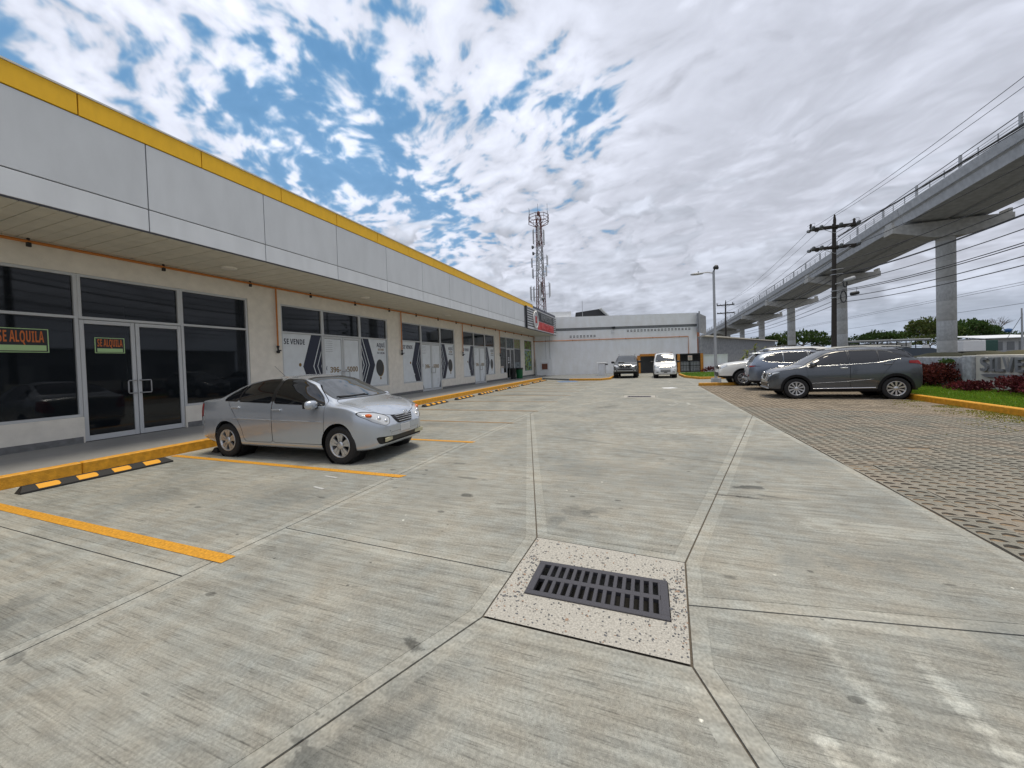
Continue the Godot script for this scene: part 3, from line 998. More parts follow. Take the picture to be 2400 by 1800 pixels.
func make_mall() -> void:
	var b := thing("shop_row", "long single-storey shop building with grey panel fascia and yellow top band", "building")
	# store openings: z edges of frame | door | frame, from near to far
	var stores := [[-2.30, -3.95, -5.70, -7.33], [-8.34, -9.93, -11.73, -13.38], [-14.40, -15.97, -17.82, -19.40], [-20.46, -22.03, -23.80, -25.50], [-26.56, -28.0, -29.85, -31.56]]
	var near_stores := [[9.82, 8.23, 6.43, 4.78], [3.76, 2.17, 0.37, -1.28]]
	var st := new_st()
	# wall: header, sills, piers (20 cm thick)
	box_mm(st, Vector3(WX - 0.2, 3.62, -36.3), Vector3(WX, 4.6, 12))
	var edges: Array = []
	for s in near_stores + stores:
		edges.append(s)
	var zprev := 12.0
	var pier := new_st()
	for s in edges:
		box_mm(st, Vector3(WX - 0.2, 0.17, s[0] + 0.0), Vector3(WX, 3.62, zprev))
		box_mm(st, Vector3(WX - 0.2, 0.17, s[1]), Vector3(WX, 0.70, s[0]))
		box_mm(st, Vector3(WX - 0.2, 0.17, s[3]), Vector3(WX, 0.70, s[2]))
		zprev = s[3]
	box_mm(st, Vector3(WX - 0.2, 0.17, -32.62), Vector3(WX, 3.62, zprev))
	box_mm(st, Vector3(WX - 0.2, 0.17, -35.0), Vector3(WX, 0.68, -32.62))
	box_mm(st, Vector3(WX - 0.2, 0.17, -36.3), Vector3(WX, 3.62, -35.0))
	part(st, "wall", M.wall, b)
	# plinth, a hand proud
	zprev = 12.0
	for s in edges + [[-36.2, -36.2, 0, 0]]:
		st = new_st()
		box_mm(st, Vector3(WX - 0.01, 0.16, s[1] + 0.03), Vector3(WX + 0.012, 0.30, zprev))
		part(st, "plinth", M.plinth, b)
		zprev = s[2] - 0.03
	# dark rooms behind the glass
	st = new_st()
	for k in edges.size() + 1:
		var z := 10.9 - k * 6.06
		box_mm(st, Vector3(WX - 6.0, 0.17, z - 0.05), Vector3(WX - 0.21, 3.9, z + 0.05))
	box_mm(st, Vector3(WX - 6.1, 0.1, -36.3), Vector3(WX - 6.0, 4.2, 12))
	box_mm(st, Vector3(WX - 6.0, 0.1, -36.3), Vector3(WX - 0.21, 0.168, 12))
	box_mm(st, Vector3(WX - 6.0, 3.9, -36.3), Vector3(WX - 0.21, 4.0, 12))
	box_mm(st, Vector3(WX - 6.0, 0.17, 11.9), Vector3(WX - 0.21, 3.9, 12))
	part(st, "interior", M.interior, b)
	# fascia panels, each its own sheet with a groove all round
	st = new_st()
	box_mm(st, Vector3(-8.85, 4.14, -36.0), Vector3(-8.575, 6.06, 12))
	part(st, "fascia_backing", M.groove, b)
	var px: Array = [12.0]
	for k in range(-6, 11):
		px.append(-4.09 - 2.198 * k)
	px.sort()
	px.reverse()
	var k2 := 0
	for i in px.size() - 1:
		var za: float = px[i] - 0.008
		var zb: float = px[i + 1] + 0.008
		if zb < -26.2:
			zb = -26.33
		if za < -26.2:
			break
		st = new_st()
		cbox(st, Vector3(-8.562, 5.149, (za + zb) / 2), Vector3(0.03, 1.178, za - zb), 0.004)
		part(st, "fascia_panel", M.panel if (i % 3) else M.panel2, b)
		st = new_st()
		cbox(st, Vector3(-8.562, 4.345, (za + zb) / 2), Vector3(0.03, 0.392, za - zb), 0.004)
		part(st, "lower_fascia_panel", M.panel_low, b)
		k2 += 1
	# the rest of the fascia behind the shop sign
	st = new_st()
	box_mm(st, Vector3(-8.574, 4.15, -36.0), Vector3(-8.556, 5.74, -26.34))
	part(st, "fascia_panel", M.panel2, b)
	# yellow band on top
	var yz := 12.57
	while yz > -28.2:
		var ze := maxf(yz - 1.757, -28.3)
		st = new_st()
		cbox(st, Vector3(-8.57, 5.925, (yz + ze) / 2 + 0.0), Vector3(0.06, 0.342, yz - ze - 0.014), 0.005)
		part(st, "yellow_panel", M.yellow_panel, b)
		yz = ze
	st = new_st()
	box_mm(st, Vector3(-10.6, 5.76, -28.33), Vector3(-8.55, 6.09, -28.302))
	part(st, "yellow_panel", M.yellow_panel, b)
	st = new_st()
	box_mm(st, Vector3(-8.78, 6.097, -28.32), Vector3(-8.525, 6.125, 12))
	part(st, "coping", M.coping, b)
	st = new_st()
	box_mm(st, Vector3(-17, 4.8, -36.3), Vector3(-8.79, 4.9, 12))
	part(st, "roof", M.plinth, b)
	st = new_st()
	box_mm(st, Vector3(-8.64, 4.13, -36.0), Vector3(-8.56, 4.152, 12))
	part(st, "drip_edge", M.groove, b)
	# soffit boards, running out from the wall
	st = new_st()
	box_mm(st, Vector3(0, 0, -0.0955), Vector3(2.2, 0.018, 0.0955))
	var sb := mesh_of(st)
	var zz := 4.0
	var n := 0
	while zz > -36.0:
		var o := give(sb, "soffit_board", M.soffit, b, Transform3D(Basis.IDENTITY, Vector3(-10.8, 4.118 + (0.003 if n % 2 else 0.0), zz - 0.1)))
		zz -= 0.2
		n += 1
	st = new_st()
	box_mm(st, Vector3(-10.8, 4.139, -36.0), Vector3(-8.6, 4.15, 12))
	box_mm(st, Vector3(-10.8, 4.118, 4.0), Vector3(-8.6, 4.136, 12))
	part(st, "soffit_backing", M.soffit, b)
	# round flush lights in the soffit
	for z in [-6.2, -10.9, -16.9, -23.0, -29.0]:
		st = new_st()
		lathe(st, [Vector2(0.0, -0.03), Vector2(0.15, -0.028), Vector2(0.17, -0.015), Vector2(0.17, 0.0)], Vector3(-9.75, 4.118, z), Basis.IDENTITY, 20)
		part(st, "soffit_light", M.wall, b)
	for i in edges.size():
		shopfront(b, edges[i], i >= 3 and i <= 5)
	# the single window at the far end
	var w := Node3D.new()
	w.name = "window"
	b.add_child(w, true)
	frame_bars(w, [-32.62, -35.0], [0.68, 2.70, 3.62])
	panes(w, [-32.62, -35.0], [0.68, 2.70, 3.62], M.glass_dark)

	store_posters(stores)
	corner_shop()
	for a in [[-4.41, "SE ALQUILA", "framed for-rent notice with orange letters taped inside the left glass door"], [-3.22, "SE ALQUILA", "for-rent notice cut off by the photo's left edge, on the big side window"]]:
		var sg := thing("rent_sign", a[2], "sign", Vector3(WX - 0.055, 2.17 if a[0] < -4 else 2.23, a[0]), PI / 2, "for-rent notices on the dark shop windows")
		var hw := 0.235 if a[0] < -4 else 0.33
		var hh := 0.165 if a[0] < -4 else 0.225
		st = new_st()
		box(st, Vector3(0, 0, 0), Vector3(hw * 2, hh * 2, 0.006))
		part(st, "board", M.lime, sg)
		st = new_st()
		box(st, Vector3(0, hh * 0.0, 0.0045), Vector3(hw * 2 - 0.03, hh * 2 - 0.03, 0.002))
		part(st, "black_field", M.sign_black, sg)
		st = new_st()
		box(st, Vector3(0, -hh * 0.62, 0.0075), Vector3(hw * 2 - 0.07, hh * 0.46, 0.002))
		part(st, "blank_strip", M.lime, sg)
		text(a[1], hh * 0.92, 0.003, "Droid Sans", true, "lettering", M.sign_orange, sg, Vector3(0, hh * 0.30, 0.008), 0.0, 0.335)
	fire_pipe()

func frame_bars(w: Node, zs: Array, ys: Array) -> void:
	var t := 0.055
	var st := new_st()
	for z in zs:
		var k := t / 2 if z == zs[0] else (-t / 2 if z == zs[zs.size() - 1] else 0.0)
		cbox(st, Vector3(WX - 0.07, (ys[0] + ys[ys.size() - 1]) / 2, z - k), Vector3(0.10, ys[ys.size() - 1] - ys[0] - 0.004, t), 0.006)
	for i in ys.size():
		var k := t / 2 if i == 0 else (-t / 2 if i == ys.size() - 1 else 0.0)
		for j in zs.size() - 1:
			cbox(st, Vector3(WX - 0.07, ys[i] + k, (zs[j] + zs[j + 1]) / 2), Vector3(0.094, t, zs[j] - zs[j + 1] - t - (t / 2 if j == 0 or j == zs.size() - 2 else 0.0)), 0.006)
	part(st, "frame", M.alu, w)

func panes(w: Node, zs: Array, ys: Array, m: Material) -> void:
	for i in ys.size() - 1:
		for j in zs.size() - 1:
			var st := new_st()
			var a := Vector3(WX - 0.075, ys[i] + 0.03, zs[j] - 0.03)
			var b := Vector3(WX - 0.075, ys[i + 1] - 0.03, zs[j + 1] + 0.03)
			quad(st, a, Vector3(a.x, b.y, a.z), b, Vector3(a.x, a.y, b.z))
			part(st, "pane", m, w)

func shopfront(b: Node, s: Array, _film: bool) -> void:
	for k in [0, 2]:
		var w := Node3D.new()
		w.name = "window"
		b.add_child(w, true)
		frame_bars(w, [s[k], s[k + 1]], [0.70, 2.73, 3.62])
		panes(w, [s[k], s[k + 1]], [0.70, 2.73, 3.62], M.glass_dark)
	# transom light over the doors
	var w2 := Node3D.new()
	w2.name = "transom_window"
	b.add_child(w2, true)
	frame_bars(w2, [s[1], s[2]], [2.70, 3.62])
	panes(w2, [s[1], s[2]], [2.70, 3.62], M.glass_dark)
	var mid: float = (s[1] + s[2]) / 2
	for d in [[s[1], mid, 1.0], [mid, s[2], -1.0]]:
		var o := Node3D.new()
		o.name = "door"
		b.add_child(o, true)
		var st := new_st()
		var za: float = d[0] - 0.006
		var zb: float = d[1] + 0.006
		var y0 := 0.185
		var y1 := 2.69
		for z in [za - 0.035, zb + 0.035]:
			cbox(st, Vector3(WX - 0.06, (y0 + y1) / 2, z), Vector3(0.06, y1 - y0, 0.07), 0.006)
		cbox(st, Vector3(WX - 0.06, y1 - 0.04, (za + zb) / 2), Vector3(0.056, 0.08, za - zb - 0.14), 0.006)
		cbox(st, Vector3(WX - 0.06, y0 + 0.055, (za + zb) / 2), Vector3(0.056, 0.11, za - zb - 0.14), 0.006)
		part(st, "frame", M.alu, o)
		st = new_st()
		var a := Vector3(WX - 0.064, y0 + 0.10, za - 0.06)
		var c := Vector3(WX - 0.064, y1 - 0.07, zb + 0.06)
		quad(st, a, Vector3(a.x, c.y, a.z), c, Vector3(a.x, a.y, c.z))
		part(st, "pane", M.glass_dark, o)
		st = new_st()
		var hz: float = mid + d[2] * 0.06
		var e: float = d[2] * 0.13
		tube(st, [Vector3(WX - 0.03, 1.12, hz - d[2] * 0.02), Vector3(WX + 0.05, 1.12, hz), Vector3(WX + 0.065, 1.12, hz + e * 0.2), Vector3(WX + 0.065, 1.12, hz + e), Vector3(WX + 0.065, 1.14, hz + e * 1.06), Vector3(WX + 0.065, 1.38, hz + e * 1.06), Vector3(WX + 0.065, 1.40, hz + e), Vector3(WX + 0.065, 1.40, hz + e * 0.2), Vector3(WX + 0.05, 1.40, hz), Vector3(WX - 0.03, 1.40, hz - d[2] * 0.02)], 0.013, 8)
		part(st, "handle", M.galv, o)

# vinyl on the three shops for sale: navy chevrons, lettering, a dark oval
func store_posters(stores: Array) -> void:
	var words := ["nearest, beside the silver car", "middle one of the three", "farthest, next to the green posters"]
	for i in 3:
		var s: Array = stores[i + 1]
		var t := thing("window_poster", "white and navy for-sale vinyl on a shopfront, " + words[i], "window poster", Vector3(WX - 0.045, 0, s[0]), PI / 2, "for-sale vinyls on the shopfronts")
		# local axes: x runs away along the shopfront, y up
		var wa: float = s[0] - s[1]
		var wb: float = s[0] - s[2]
		var wc: float = s[0] - s[3]
		var mid := (wa + wb) / 2
		var z0 := -0.026
		for r in [[0.06, 0.76, wa - 0.06, 2.70, 0.0], [wa + 0.08, 0.31, mid - 0.075, 2.60, 0.012], [mid + 0.075, 0.31, wb - 0.08, 2.60, 0.012], [wb + 0.06, 0.76, wc - 0.06, 2.70, 0.0]]:
			var st := new_st()
			box(st, Vector3((r[0] + r[2]) / 2, (r[1] + r[3]) / 2, z0 + r[4]), Vector3(r[2] - r[0], r[3] - r[1], 0.003))
			part(st, "film", M.film, t)
		# left window: a broad navy chevron pointing left and thinner ones beside it
		var yt := 2.70
		var yb := 0.76
		var ym := 1.62
		var x1 := wa - 0.06
		var clip_l := pv([0.06, yb, x1, yb, x1, yt, 0.06, yt])
		for c in [[0.78, 0.40], [1.215, 0.13], [1.375, 0.13], [1.535, 0.14]]:
			chevron(t, clip_l, c[0], c[1], ym, yt, yb, 0.36, -0.30, z0 + 0.003)
		# right window: mirrored
		var clip_r := pv([wb + 0.06, yb, wc - 0.06, yb, wc - 0.06, yt, wb + 0.06, yt])
		for c in [[wb + 0.86, -0.32], [wb + 0.50, -0.12], [wb + 0.35, -0.11], [wb + 0.20, -0.10]]:
			chevron(t, clip_r, c[0], c[1], ym, yt, yb, -0.36, 0.36, z0 + 0.003)
		# corners of the doors
		var st2 := new_st()
		prism(st2, pv([wa + 0.085, 0.32, wa + 0.18, 0.32, wa + 0.085, 0.62]), Vector3(0, 0, z0 + 0.0145), Vector3.RIGHT, Vector3.UP, 0.002)
		part(st2, "navy_corner", M.navy, t)
		st2 = new_st()
		prism(st2, pv([wb - 0.085, 0.32, wb - 0.085, 0.70, wb - 0.20, 0.32]), Vector3(0, 0, z0 + 0.0145), Vector3.RIGHT, Vector3.UP, 0.002)
		part(st2, "navy_corner", M.navy, t)
		for k in 6:
			var dash := new_st()
			for j in 9:
				box(dash, Vector3(wa + 0.14 + j * 0.035, 2.52 - k * 0.075, z0 + 0.0145), Vector3(0.022, 0.010, 0.002))
			part(dash, "dash_row", M.navy, t)
			dash = new_st()
			box(dash, Vector3(wb - 0.28, 0.80 - k * 0.055, z0 + 0.0145), Vector3(0.24 - k * 0.01, 0.007, 0.002))
			part(dash, "dash_row", M.navy, t)
		text("SE VENDE", 0.175, 0.003, "Droid Sans", true, "sale_lettering", M.navy, t, Vector3(0.50, 2.44, z0 + 0.004), 0.0, 0.70)
		text("AQUÍ", 0.17, 0.003, "Droid Sans", true, "sale_lettering", M.navy, t, Vector3(wc - 0.40, 2.46, z0 + 0.004), 0.0, 0.85)
		text("ESTARÁ", 0.085, 0.003, "Droid Sans", true, "sale_lettering", M.gold, t, Vector3(wc - 0.40, 2.27, z0 + 0.004), 0.0, 0.9)
		text("TU LOCAL", 0.085, 0.003, "Droid Sans", true, "sale_lettering", M.navy, t, Vector3(wc - 0.40, 2.13, z0 + 0.004), 0.0, 0.9)
		text("396-", 0.20, 0.003, "Droid Sans", true, "phone_number", M.gold, t, Vector3(mid - 0.36, 1.47, z0 + 0.016), 0.0, 0.92)
		text("-5000", 0.20, 0.003, "Droid Sans", true, "phone_number", M.gold, t, Vector3(mid + 0.43, 1.47, z0 + 0.016), 0.0, 0.92)
		var hs := new_st()
		var hp: Array = []
		for k in 7:
			var a := PI * 0.75 + k * 0.24
			hp.append(Vector3(wa + 0.22 + cos(a) * 0.09, 1.53 + sin(a) * 0.11, z0 + 0.015))
		tube(hs, hp, 0.012, 6)
		part(hs, "phone_symbol", M.navy, t)
		for e in [[wc - 0.50, 1.50, 0.235, 0.35, M.charcoal, 0.004], [wc - 0.47, 1.47, 0.235, 0.36, M.gold, 0.002], [wc - 0.47, 1.04, 0.045, 0.055, M.gold, 0.004], [0.67, 1.68, 0.05, 0.06, M.gold, 0.004], [0.96, 1.10, 0.04, 0.045, M.white_print, 0.008], [wb + 0.86, 1.98, 0.04, 0.045, M.white_print, 0.008]]:
			var ov := new_st()
			var pp := PackedVector2Array()
			for k in 28:
				pp.append(Vector2(e[0] + cos(TAU * k / 28) * e[2], e[1] + sin(TAU * k / 28) * e[3]))
			prism(ov, pp, Vector3(0, 0, z0 + e[5]), Vector3.RIGHT, Vector3.UP, 0.002)
			part(ov, "dark_oval" if e[4] == M.charcoal else "dot", e[4], t)

func chevron(t: Node, clip: PackedVector2Array, tip: float, wid: float, ym: float, yt: float, yb: float, du: float, dl: float, z: float) -> void:
	var lx := -dl
	var p := pv([tip, ym, tip + du, yt, tip + du + wid, yt, tip + wid, ym, tip + lx + wid, yb, tip + lx, yb])
	for q in Geometry2D.intersect_polygons(p, clip):
		if q.size() > 2:
			var st := new_st()
			prism(st, q, Vector3(0, 0, z), Vector3.RIGHT, Vector3.UP, 0.002)
			part(st, "chevron", M.navy, t)

# picture prints with no picture of anything known: patches of colour
func print_tex(s: int, cols: Array) -> ImageTexture:
	var im := Image.create(96, 128, false, Image.FORMAT_RGB8)
	var n := fnl(s, 0.03, 3)
	var n2 := fnl(s + 7, 0.09, 2)
	for y in 128:
		for x in 96:
			var v := n.get_noise_2d(x, y) * 1.6 + 0.5
			var c: Color = cols[clampi(int(v * cols.size()), 0, cols.size() - 1)]
			im.set_pixel(x, y, c * (0.85 + 0.3 * n2.get_noise_2d(x, y)))
	return ImageTexture.create_from_image(im)

func print_quad(z0: float, z1: float, y0: float, y1: float, x: float, m: Material, called: String, parent: Node) -> void:
	var st := SurfaceTool.new()
	st.begin(Mesh.PRIMITIVE_TRIANGLES)
	for p in [[z0, y0, 0, 1], [z0, y1, 0, 0], [z1, y1, 1, 0], [z0, y0, 0, 1], [z1, y1, 1, 0], [z1, y0, 1, 1]]:
		st.set_normal(Vector3.RIGHT)
		st.set_uv(Vector2(p[2], p[3]))
		st.add_vertex(Vector3(x, p[1], p[0]))
	var o := MeshInstance3D.new()
	o.name = called
	o.mesh = st.commit()
	o.material_override = m
	parent.add_child(o, true)

func corner_shop() -> void:
	var t := thing("shop_poster", "green and grey advertising prints on the far corner shop windows", "window poster")
	var sets := [
		[-26.62, -27.94, 2.79, 3.56, 31, [Color(0.1, 0.12, 0.12), Color(0.55, 0.6, 0.55), Color(0.3, 0.4, 0.3), Color(0.16, 0.2, 0.22)]],
		[-28.06, -29.79, 2.79, 3.56, 32, [Color(0.2, 0.28, 0.32), Color(0.35, 0.45, 0.48), Color(0.5, 0.58, 0.56), Color(0.12, 0.16, 0.18)]],
		[-29.91, -31.50, 2.79, 3.56, 33, [Color(0.62, 0.72, 0.42), Color(0.5, 0.66, 0.32), Color(0.6, 0.25, 0.18), Color(0.62, 0.64, 0.5)]],
		[-32.70, -34.93, 2.77, 3.56, 34, [Color(0.46, 0.66, 0.16), Color(0.6, 0.72, 0.18), Color(0.12, 0.16, 0.08), Color(0.5, 0.28, 0.14)]],
		[-32.70, -34.93, 0.74, 2.64, 35, [Color(0.45, 0.62, 0.68), Color(0.6, 0.74, 0.3), Color(0.7, 0.78, 0.28), Color(0.12, 0.2, 0.2)]],
		[-26.62, -27.94, 1.75, 2.67, 36, [Color(0.28, 0.33, 0.34), Color(0.3, 0.35, 0.36), Color(0.1, 0.1, 0.1)]],
		[-29.91, -31.50, 0.77, 1.55, 37, [Color(0.5, 0.55, 0.57), Color(0.56, 0.6, 0.62), Color(0.3, 0.36, 0.4)]],
	]
	for s in sets:
		var m := StandardMaterial3D.new()
		m.albedo_texture = print_tex(s[4], s[5])
		m.roughness = 0.35
		print_quad(s[0], s[1], s[2], s[3], WX - 0.070, m, "print", t)
	for r in [[-27.05, 1.2, 0.6, 0.16, M.paper], [-27.1, 0.95, 0.6, 0.42, M.white_print], [-28.55, 1.85, 0.30, 0.28, M.white_print], [-28.55, 1.55, 0.3, 0.1, M.white_print]]:
		var st := new_st()
		box(st, Vector3(WX - 0.058, r[1], r[0]), Vector3(0.004, r[3], r[2]))
		part(st, "notice", r[4], t)
	text("RX", 0.16, 0.003, "Droid Sans", true, "notice_lettering", M.navy, t, Vector3(WX - 0.053, 1.85, -28.55), PI / 2)
	# lit-letter shop sign on the fascia: grooved white board, black and red letters, round emblem
	var s := thing("shop_sign", "striped black and white shop sign with grey and red letters", "sign", Vector3(-8.54, 4.15, -26.36), PI / 2)
	var L := 9.4
	var H := 1.60
	var st := new_st()
	box_mm(st, Vector3(0, -0.02, -0.005), Vector3(L, H, 0.06))
	part(st, "board", M.sign_white, s)
	st = new_st()
	box_mm(st, Vector3(-0.03, -0.03, 0.0), Vector3(0.16, H + 0.05, 0.10))
	part(st, "end_post", M.sign_black, s)
	st = new_st()
	box_mm(st, Vector3(0.16, -0.075, -0.01), Vector3(L, -0.022, 0.09))
	part(st, "lower_trim", M.sign_black, s)
	st = new_st()
	box_mm(st, Vector3(0.16, H, -0.01), Vector3(L, H + 0.05, 0.09))
	part(st, "upper_trim", M.sign_white, s)
	for k in 8:
		var y := 0.16 + k * 0.185
		st = new_st()
		box_mm(st, Vector3(0.165, y, 0.06), Vector3(2.9, y + 0.085, 0.075))
		part(st, "stripe", M.sign_black, s)
		st = new_st()
		box_mm(st, Vector3(8.5, y, 0.06), Vector3(L - 0.02, y + 0.085, 0.075))
		part(st, "stripe", M.sign_black, s)
	st = new_st()
	box_mm(st, Vector3(2.95, 0.78, 0.06), Vector3(8.45, H - 0.04, 0.08))
	part(st, "black_field", M.sign_black, s)
	st = new_st()
	box_mm(st, Vector3(2.95, 0.06, 0.06), Vector3(8.45, 0.74, 0.08))
	part(st, "red_field", M.sign_red, s)
	text("REPUESTOS", 0.52, 0.05, "Droid Sans", true, "lettering", M.sign_grey2, s, Vector3(5.7, 1.17, 0.105), 0.0, 0.92)
	text("MÚLTIPLES", 0.44, 0.05, "Droid Sans", true, "lettering", M.sign_bright, s, Vector3(5.7, 0.40, 0.105), 0.0, 1.10)
	st = new_st()
	lathe(st, [Vector2(0.70, 0), Vector2(0.74, 0.05), Vector2(0.62, 0.09), Vector2(0.58, 0.05)], Vector3(2.35, 0.80, 0.075), Basis(Vector3.RIGHT, PI / 2), 28)
	part(st, "emblem_ring", M.sign_white, s)
	st = new_st()
	lathe(st, [Vector2(0.60, 0.0), Vector2(0.60, 0.03), Vector2(0.0, 0.032)], Vector3(2.35, 0.80, 0.075), Basis(Vector3.RIGHT, PI / 2), 28, false)
	part(st, "emblem_disc", M.alu, s)
	text("R", 0.55, 0.05, "Droid Sans", true, "emblem_letter", M.sign_red, s, Vector3(2.37, 0.80, 0.13), 0.0, 0.8)

# orange fire main under the soffit, with hose drops and sprinkler heads
func fire_pipe() -> void:
	var t := thing("fire_pipe", "thin orange fire pipe running under the soffit with drops to hose valves", "pipe")
	var st := new_st()
	tube(st, [Vector3(-10.70, 4.055, 4), Vector3(-10.70, 4.055, -35.6), Vector3(-10.70, 3.85, -35.62)], 0.03, 8)
	part(st, "main", M.orange_pipe, t)
	for z in [-2.08, -8.15, -14.27, -20.3, -26.4]:
		st = new_st()
		tube(st, [Vector3(-10.72, 4.055, z), Vector3(-10.73, 2.2, z)], 0.024, 8)
		part(st, "drop", M.orange_pipe, t)
		st = new_st()
		lathe(st, [Vector2(0.0, -0.10), Vector2(0.05, -0.08), Vector2(0.05, -0.02), Vector2(0.025, 0.0), Vector2(0.025, 0.08), Vector2(0.04, 0.09), Vector2(0.04, 0.14), Vector2(0, 0.15)], Vector3(-10.73, 2.14, z), Basis.IDENTITY, 12)
		box(st, Vector3(-10.66, 2.13, z), Vector3(0.10, 0.035, 0.035))
		part(st, "hose_valve", M.black_iron, t)
	var z := -3.32
	var n := 0
	while z > -35.0:
		st = new_st()
		box(st, Vector3(-10.70, 4.09, z), Vector3(0.05, 0.05, 0.03))
		box(st, Vector3(-10.69, 3.995, z), Vector3(0.055, 0.075, 0.055))
		part(st, "bracket", M.black_iron, t)
		z -= 2.02
	st = new_st()
	tube(st, [Vector3(-10.72, 3.85, -35.62), Vector3(-10.72, 1.0, -35.62)], 0.024, 8)
	part(st, "drop", M.orange_pipe, t)

# ---------------------------------------------------------------- far white building, skewed to the shops
var bw_o := Vector3(-10.75, 0, -35.6)
var bw_u := Vector3(0.938, 0, -0.347)

func bw(s: float, y: float, out := 0.0) -> Vector3:
	return bw_o + bw_u * s + Vector3(0, y, 0) + Vector3(0.347, 0, 0.938) * out

func bw_box(st: SurfaceTool, s0: float, s1: float, y0: float, y1: float, o0: float, o1: float) -> void:
	box(st, bw((s0 + s1) / 2, (y0 + y1) / 2, (o0 + o1) / 2), Vector3(s1 - s0, y1 - y0, o1 - o0), Basis(bw_u, Vector3.UP, Vector3(0.347, 0, 0.938)))

func make_back_building() -> void:
	var b := thing("white_warehouse", "long white windowless warehouse wall closing the far end of the lot", "building")
	var W := 16.5
	var st := new_st()
	bw_box(st, 0, 10.65, -0.1, 5.9, -9.0, 0.0)
	bw_box(st, 10.65, 13.6, 1.9, 5.9, -9.0, 0.0)
	bw_box(st, 13.6, W, -0.1, 5.9, -9.0, 0.0)
	part(st, "wall", M.white_wall, b)
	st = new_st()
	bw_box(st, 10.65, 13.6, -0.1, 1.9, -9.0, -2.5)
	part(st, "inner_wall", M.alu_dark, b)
	st = new_st()
	bw_box(st, -0.1, 3.9, 5.96, 6.55, -9.0, -0.3)
	part(st, "raised_parapet", M.white_wall, b)
	st = new_st()
	bw_box(st, -0.1, W + 0.02, 4.56, 4.82, -0.02, 0.012)
	part(st, "grey_band", M.band, b)
	st = new_st()
	bw_box(st, -0.1, W + 0.05, 4.825, 5.95, -0.15, 0.05)
	part(st, "parapet", M.white_wall, b)
	for k in 8:
		vent(b, 3.6 + k * 0.345, 3.82)
	for k in 19:
		vent(b, 9.4 + k * 0.345, 4.22)
	# orange frame of the opening behind the van
	for r in [[10.4, 10.7, 0.0, 1.80], [13.55, 13.95, 0.0, 1.98]]:
		st = new_st()
		bw_box(st, r[0], r[1], r[2], r[3], -0.2, 0.06)
		part(st, "door_jamb", M.orange_paint, b)
	st = new_st()
	bw_box(st, 10.7, 13.55, 1.72, 1.95, -0.2, 0.045)
	part(st, "door_lintel", M.orange_paint, b)
	# lean-to roof on top
	st = new_st()
	prism(st, pv([0, 0, 3.6, 0.0, 2.6, 1.0, 0.1, 0.7]), bw(4.6, 5.95, -2.2), bw_u, Vector3.UP, 0.06)
	part(st, "rooftop_shed", M.sign_black, b)
	st = new_st()
	box(st, bw(7.75, 6.44, -3.0), Vector3(1.5, 0.07, 3.2), Basis(bw_u, Vector3.UP, Vector3(0.347, 0, 0.938)) * Basis(Vector3.FORWARD, 0.78))
	part(st, "shed_roof", M.alu, b)
	st = new_st()
	tube(st, [bw(5.1, 5.9, -0.5), bw(5.1, 7.6, -0.5)], 0.025, 6)
	part(st, "vent_pipe", M.galv, b)
	st = new_st()
	for sg in [[0, 14.4, 3.62, 0], [14.4, 14.4, 1.75, 1]]:
		pass
	tube(st, [bw(-0.2, 3.58, 0.07), bw(15.6, 3.58, 0.07), bw(15.6, 1.8, 0.07)], 0.035, 8)
	var pipe := thing("gas_pipe", "thin orange pipe along the white warehouse wall, turning down at its right", "pipe")
	part(st, "run", M.orange_pipe, pipe)
	for k in 6:
		st = new_st()
		box(st, bw(1.2 + k * 2.7, 3.58, 0.05), Vector3(0.05, 0.12, 0.05))
		part(st, "clip", M.black_iron, pipe)
	# camera box and conduit under the band
	var cmr := thing("wall_camera", "small dark camera box on the grey band of the warehouse", "camera")
	st = new_st()
	bw_box(st, 7.95, 8.2, 4.62, 4.82, 0.02, 0.25)
	part(st, "housing", M.black_iron, cmr)
	st = new_st()
	tube(st, [bw(7.95, 4.6, 0.03), bw(7.85, 4.2, 0.03), bw(8.2, 4.2, 0.03)], 0.015, 6)
	part(st, "conduit", M.alu, cmr)
	# meter cabinet in the corner
	var mc := thing("meter_cabinet", "white wall cabinet with a small brown door beside the shops' corner", "cabinet")
	st = new_st()
	bw_box(st, 0.15, 1.75, 0.1, 1.75, 0.0, 0.34)
	part(st, "housing", M.white_wall, mc)
	st = new_st()
	bw_box(st, 0.55, 1.42, 0.62, 1.45, 0.33, 0.37)
	part(st, "door_frame", M.sign_white, mc)
	st = new_st()
	bw_box(st, 0.70, 1.27, 0.74, 1.32, 0.365, 0.385)
	part(st, "door", mat(0.16, 0.06, 0.035, 0.7), mc)
	st = new_st()
	bw_box(st, 1.55, 1.62, 1.75, 4.1, 0.0, 0.05)
	bw_box(st, 1.15, 1.19, 1.75, 4.1, 0.0, 0.03)
	part(st, "conduit", M.alu, mc)
	# white pedestal with a dark reader by the far kerb
	var pd := thing("pedestal", "white plastered pedestal with a small black box on its side", "pedestal", Vector3(-3.85, 0.1, -33.5))
	st = new_st()
	cbox(st, Vector3(0, 0.55, 0), Vector3(0.62, 1.1, 0.55), 0.02)
	cbox(st, Vector3(-0.05, 1.13, 0), Vector3(0.85, 0.06, 0.7), 0.015)
	part(st, "body", M.white_wall, pd)
	st = new_st()
	cbox(st, Vector3(0.42, 1.0, 0.1), Vector3(0.22, 0.12, 0.12), 0.02)
	part(st, "reader", M.black_iron, pd)
	# billboard frame on the right end of the roof
	var bb := thing("roof_billboard", "weathered grey billboard standing edge-on at the warehouse's right end", "billboard")
	st = new_st()
	var e := bw(16.6, 0, 0.25)
	box(st, e + Vector3(0.45, 4.9, -1.6), Vector3(0.12, 1.9, 4.2), Basis(Vector3.UP, -0.30))
	part(st, "board", M.grey_wall, bb)
	st = new_st()
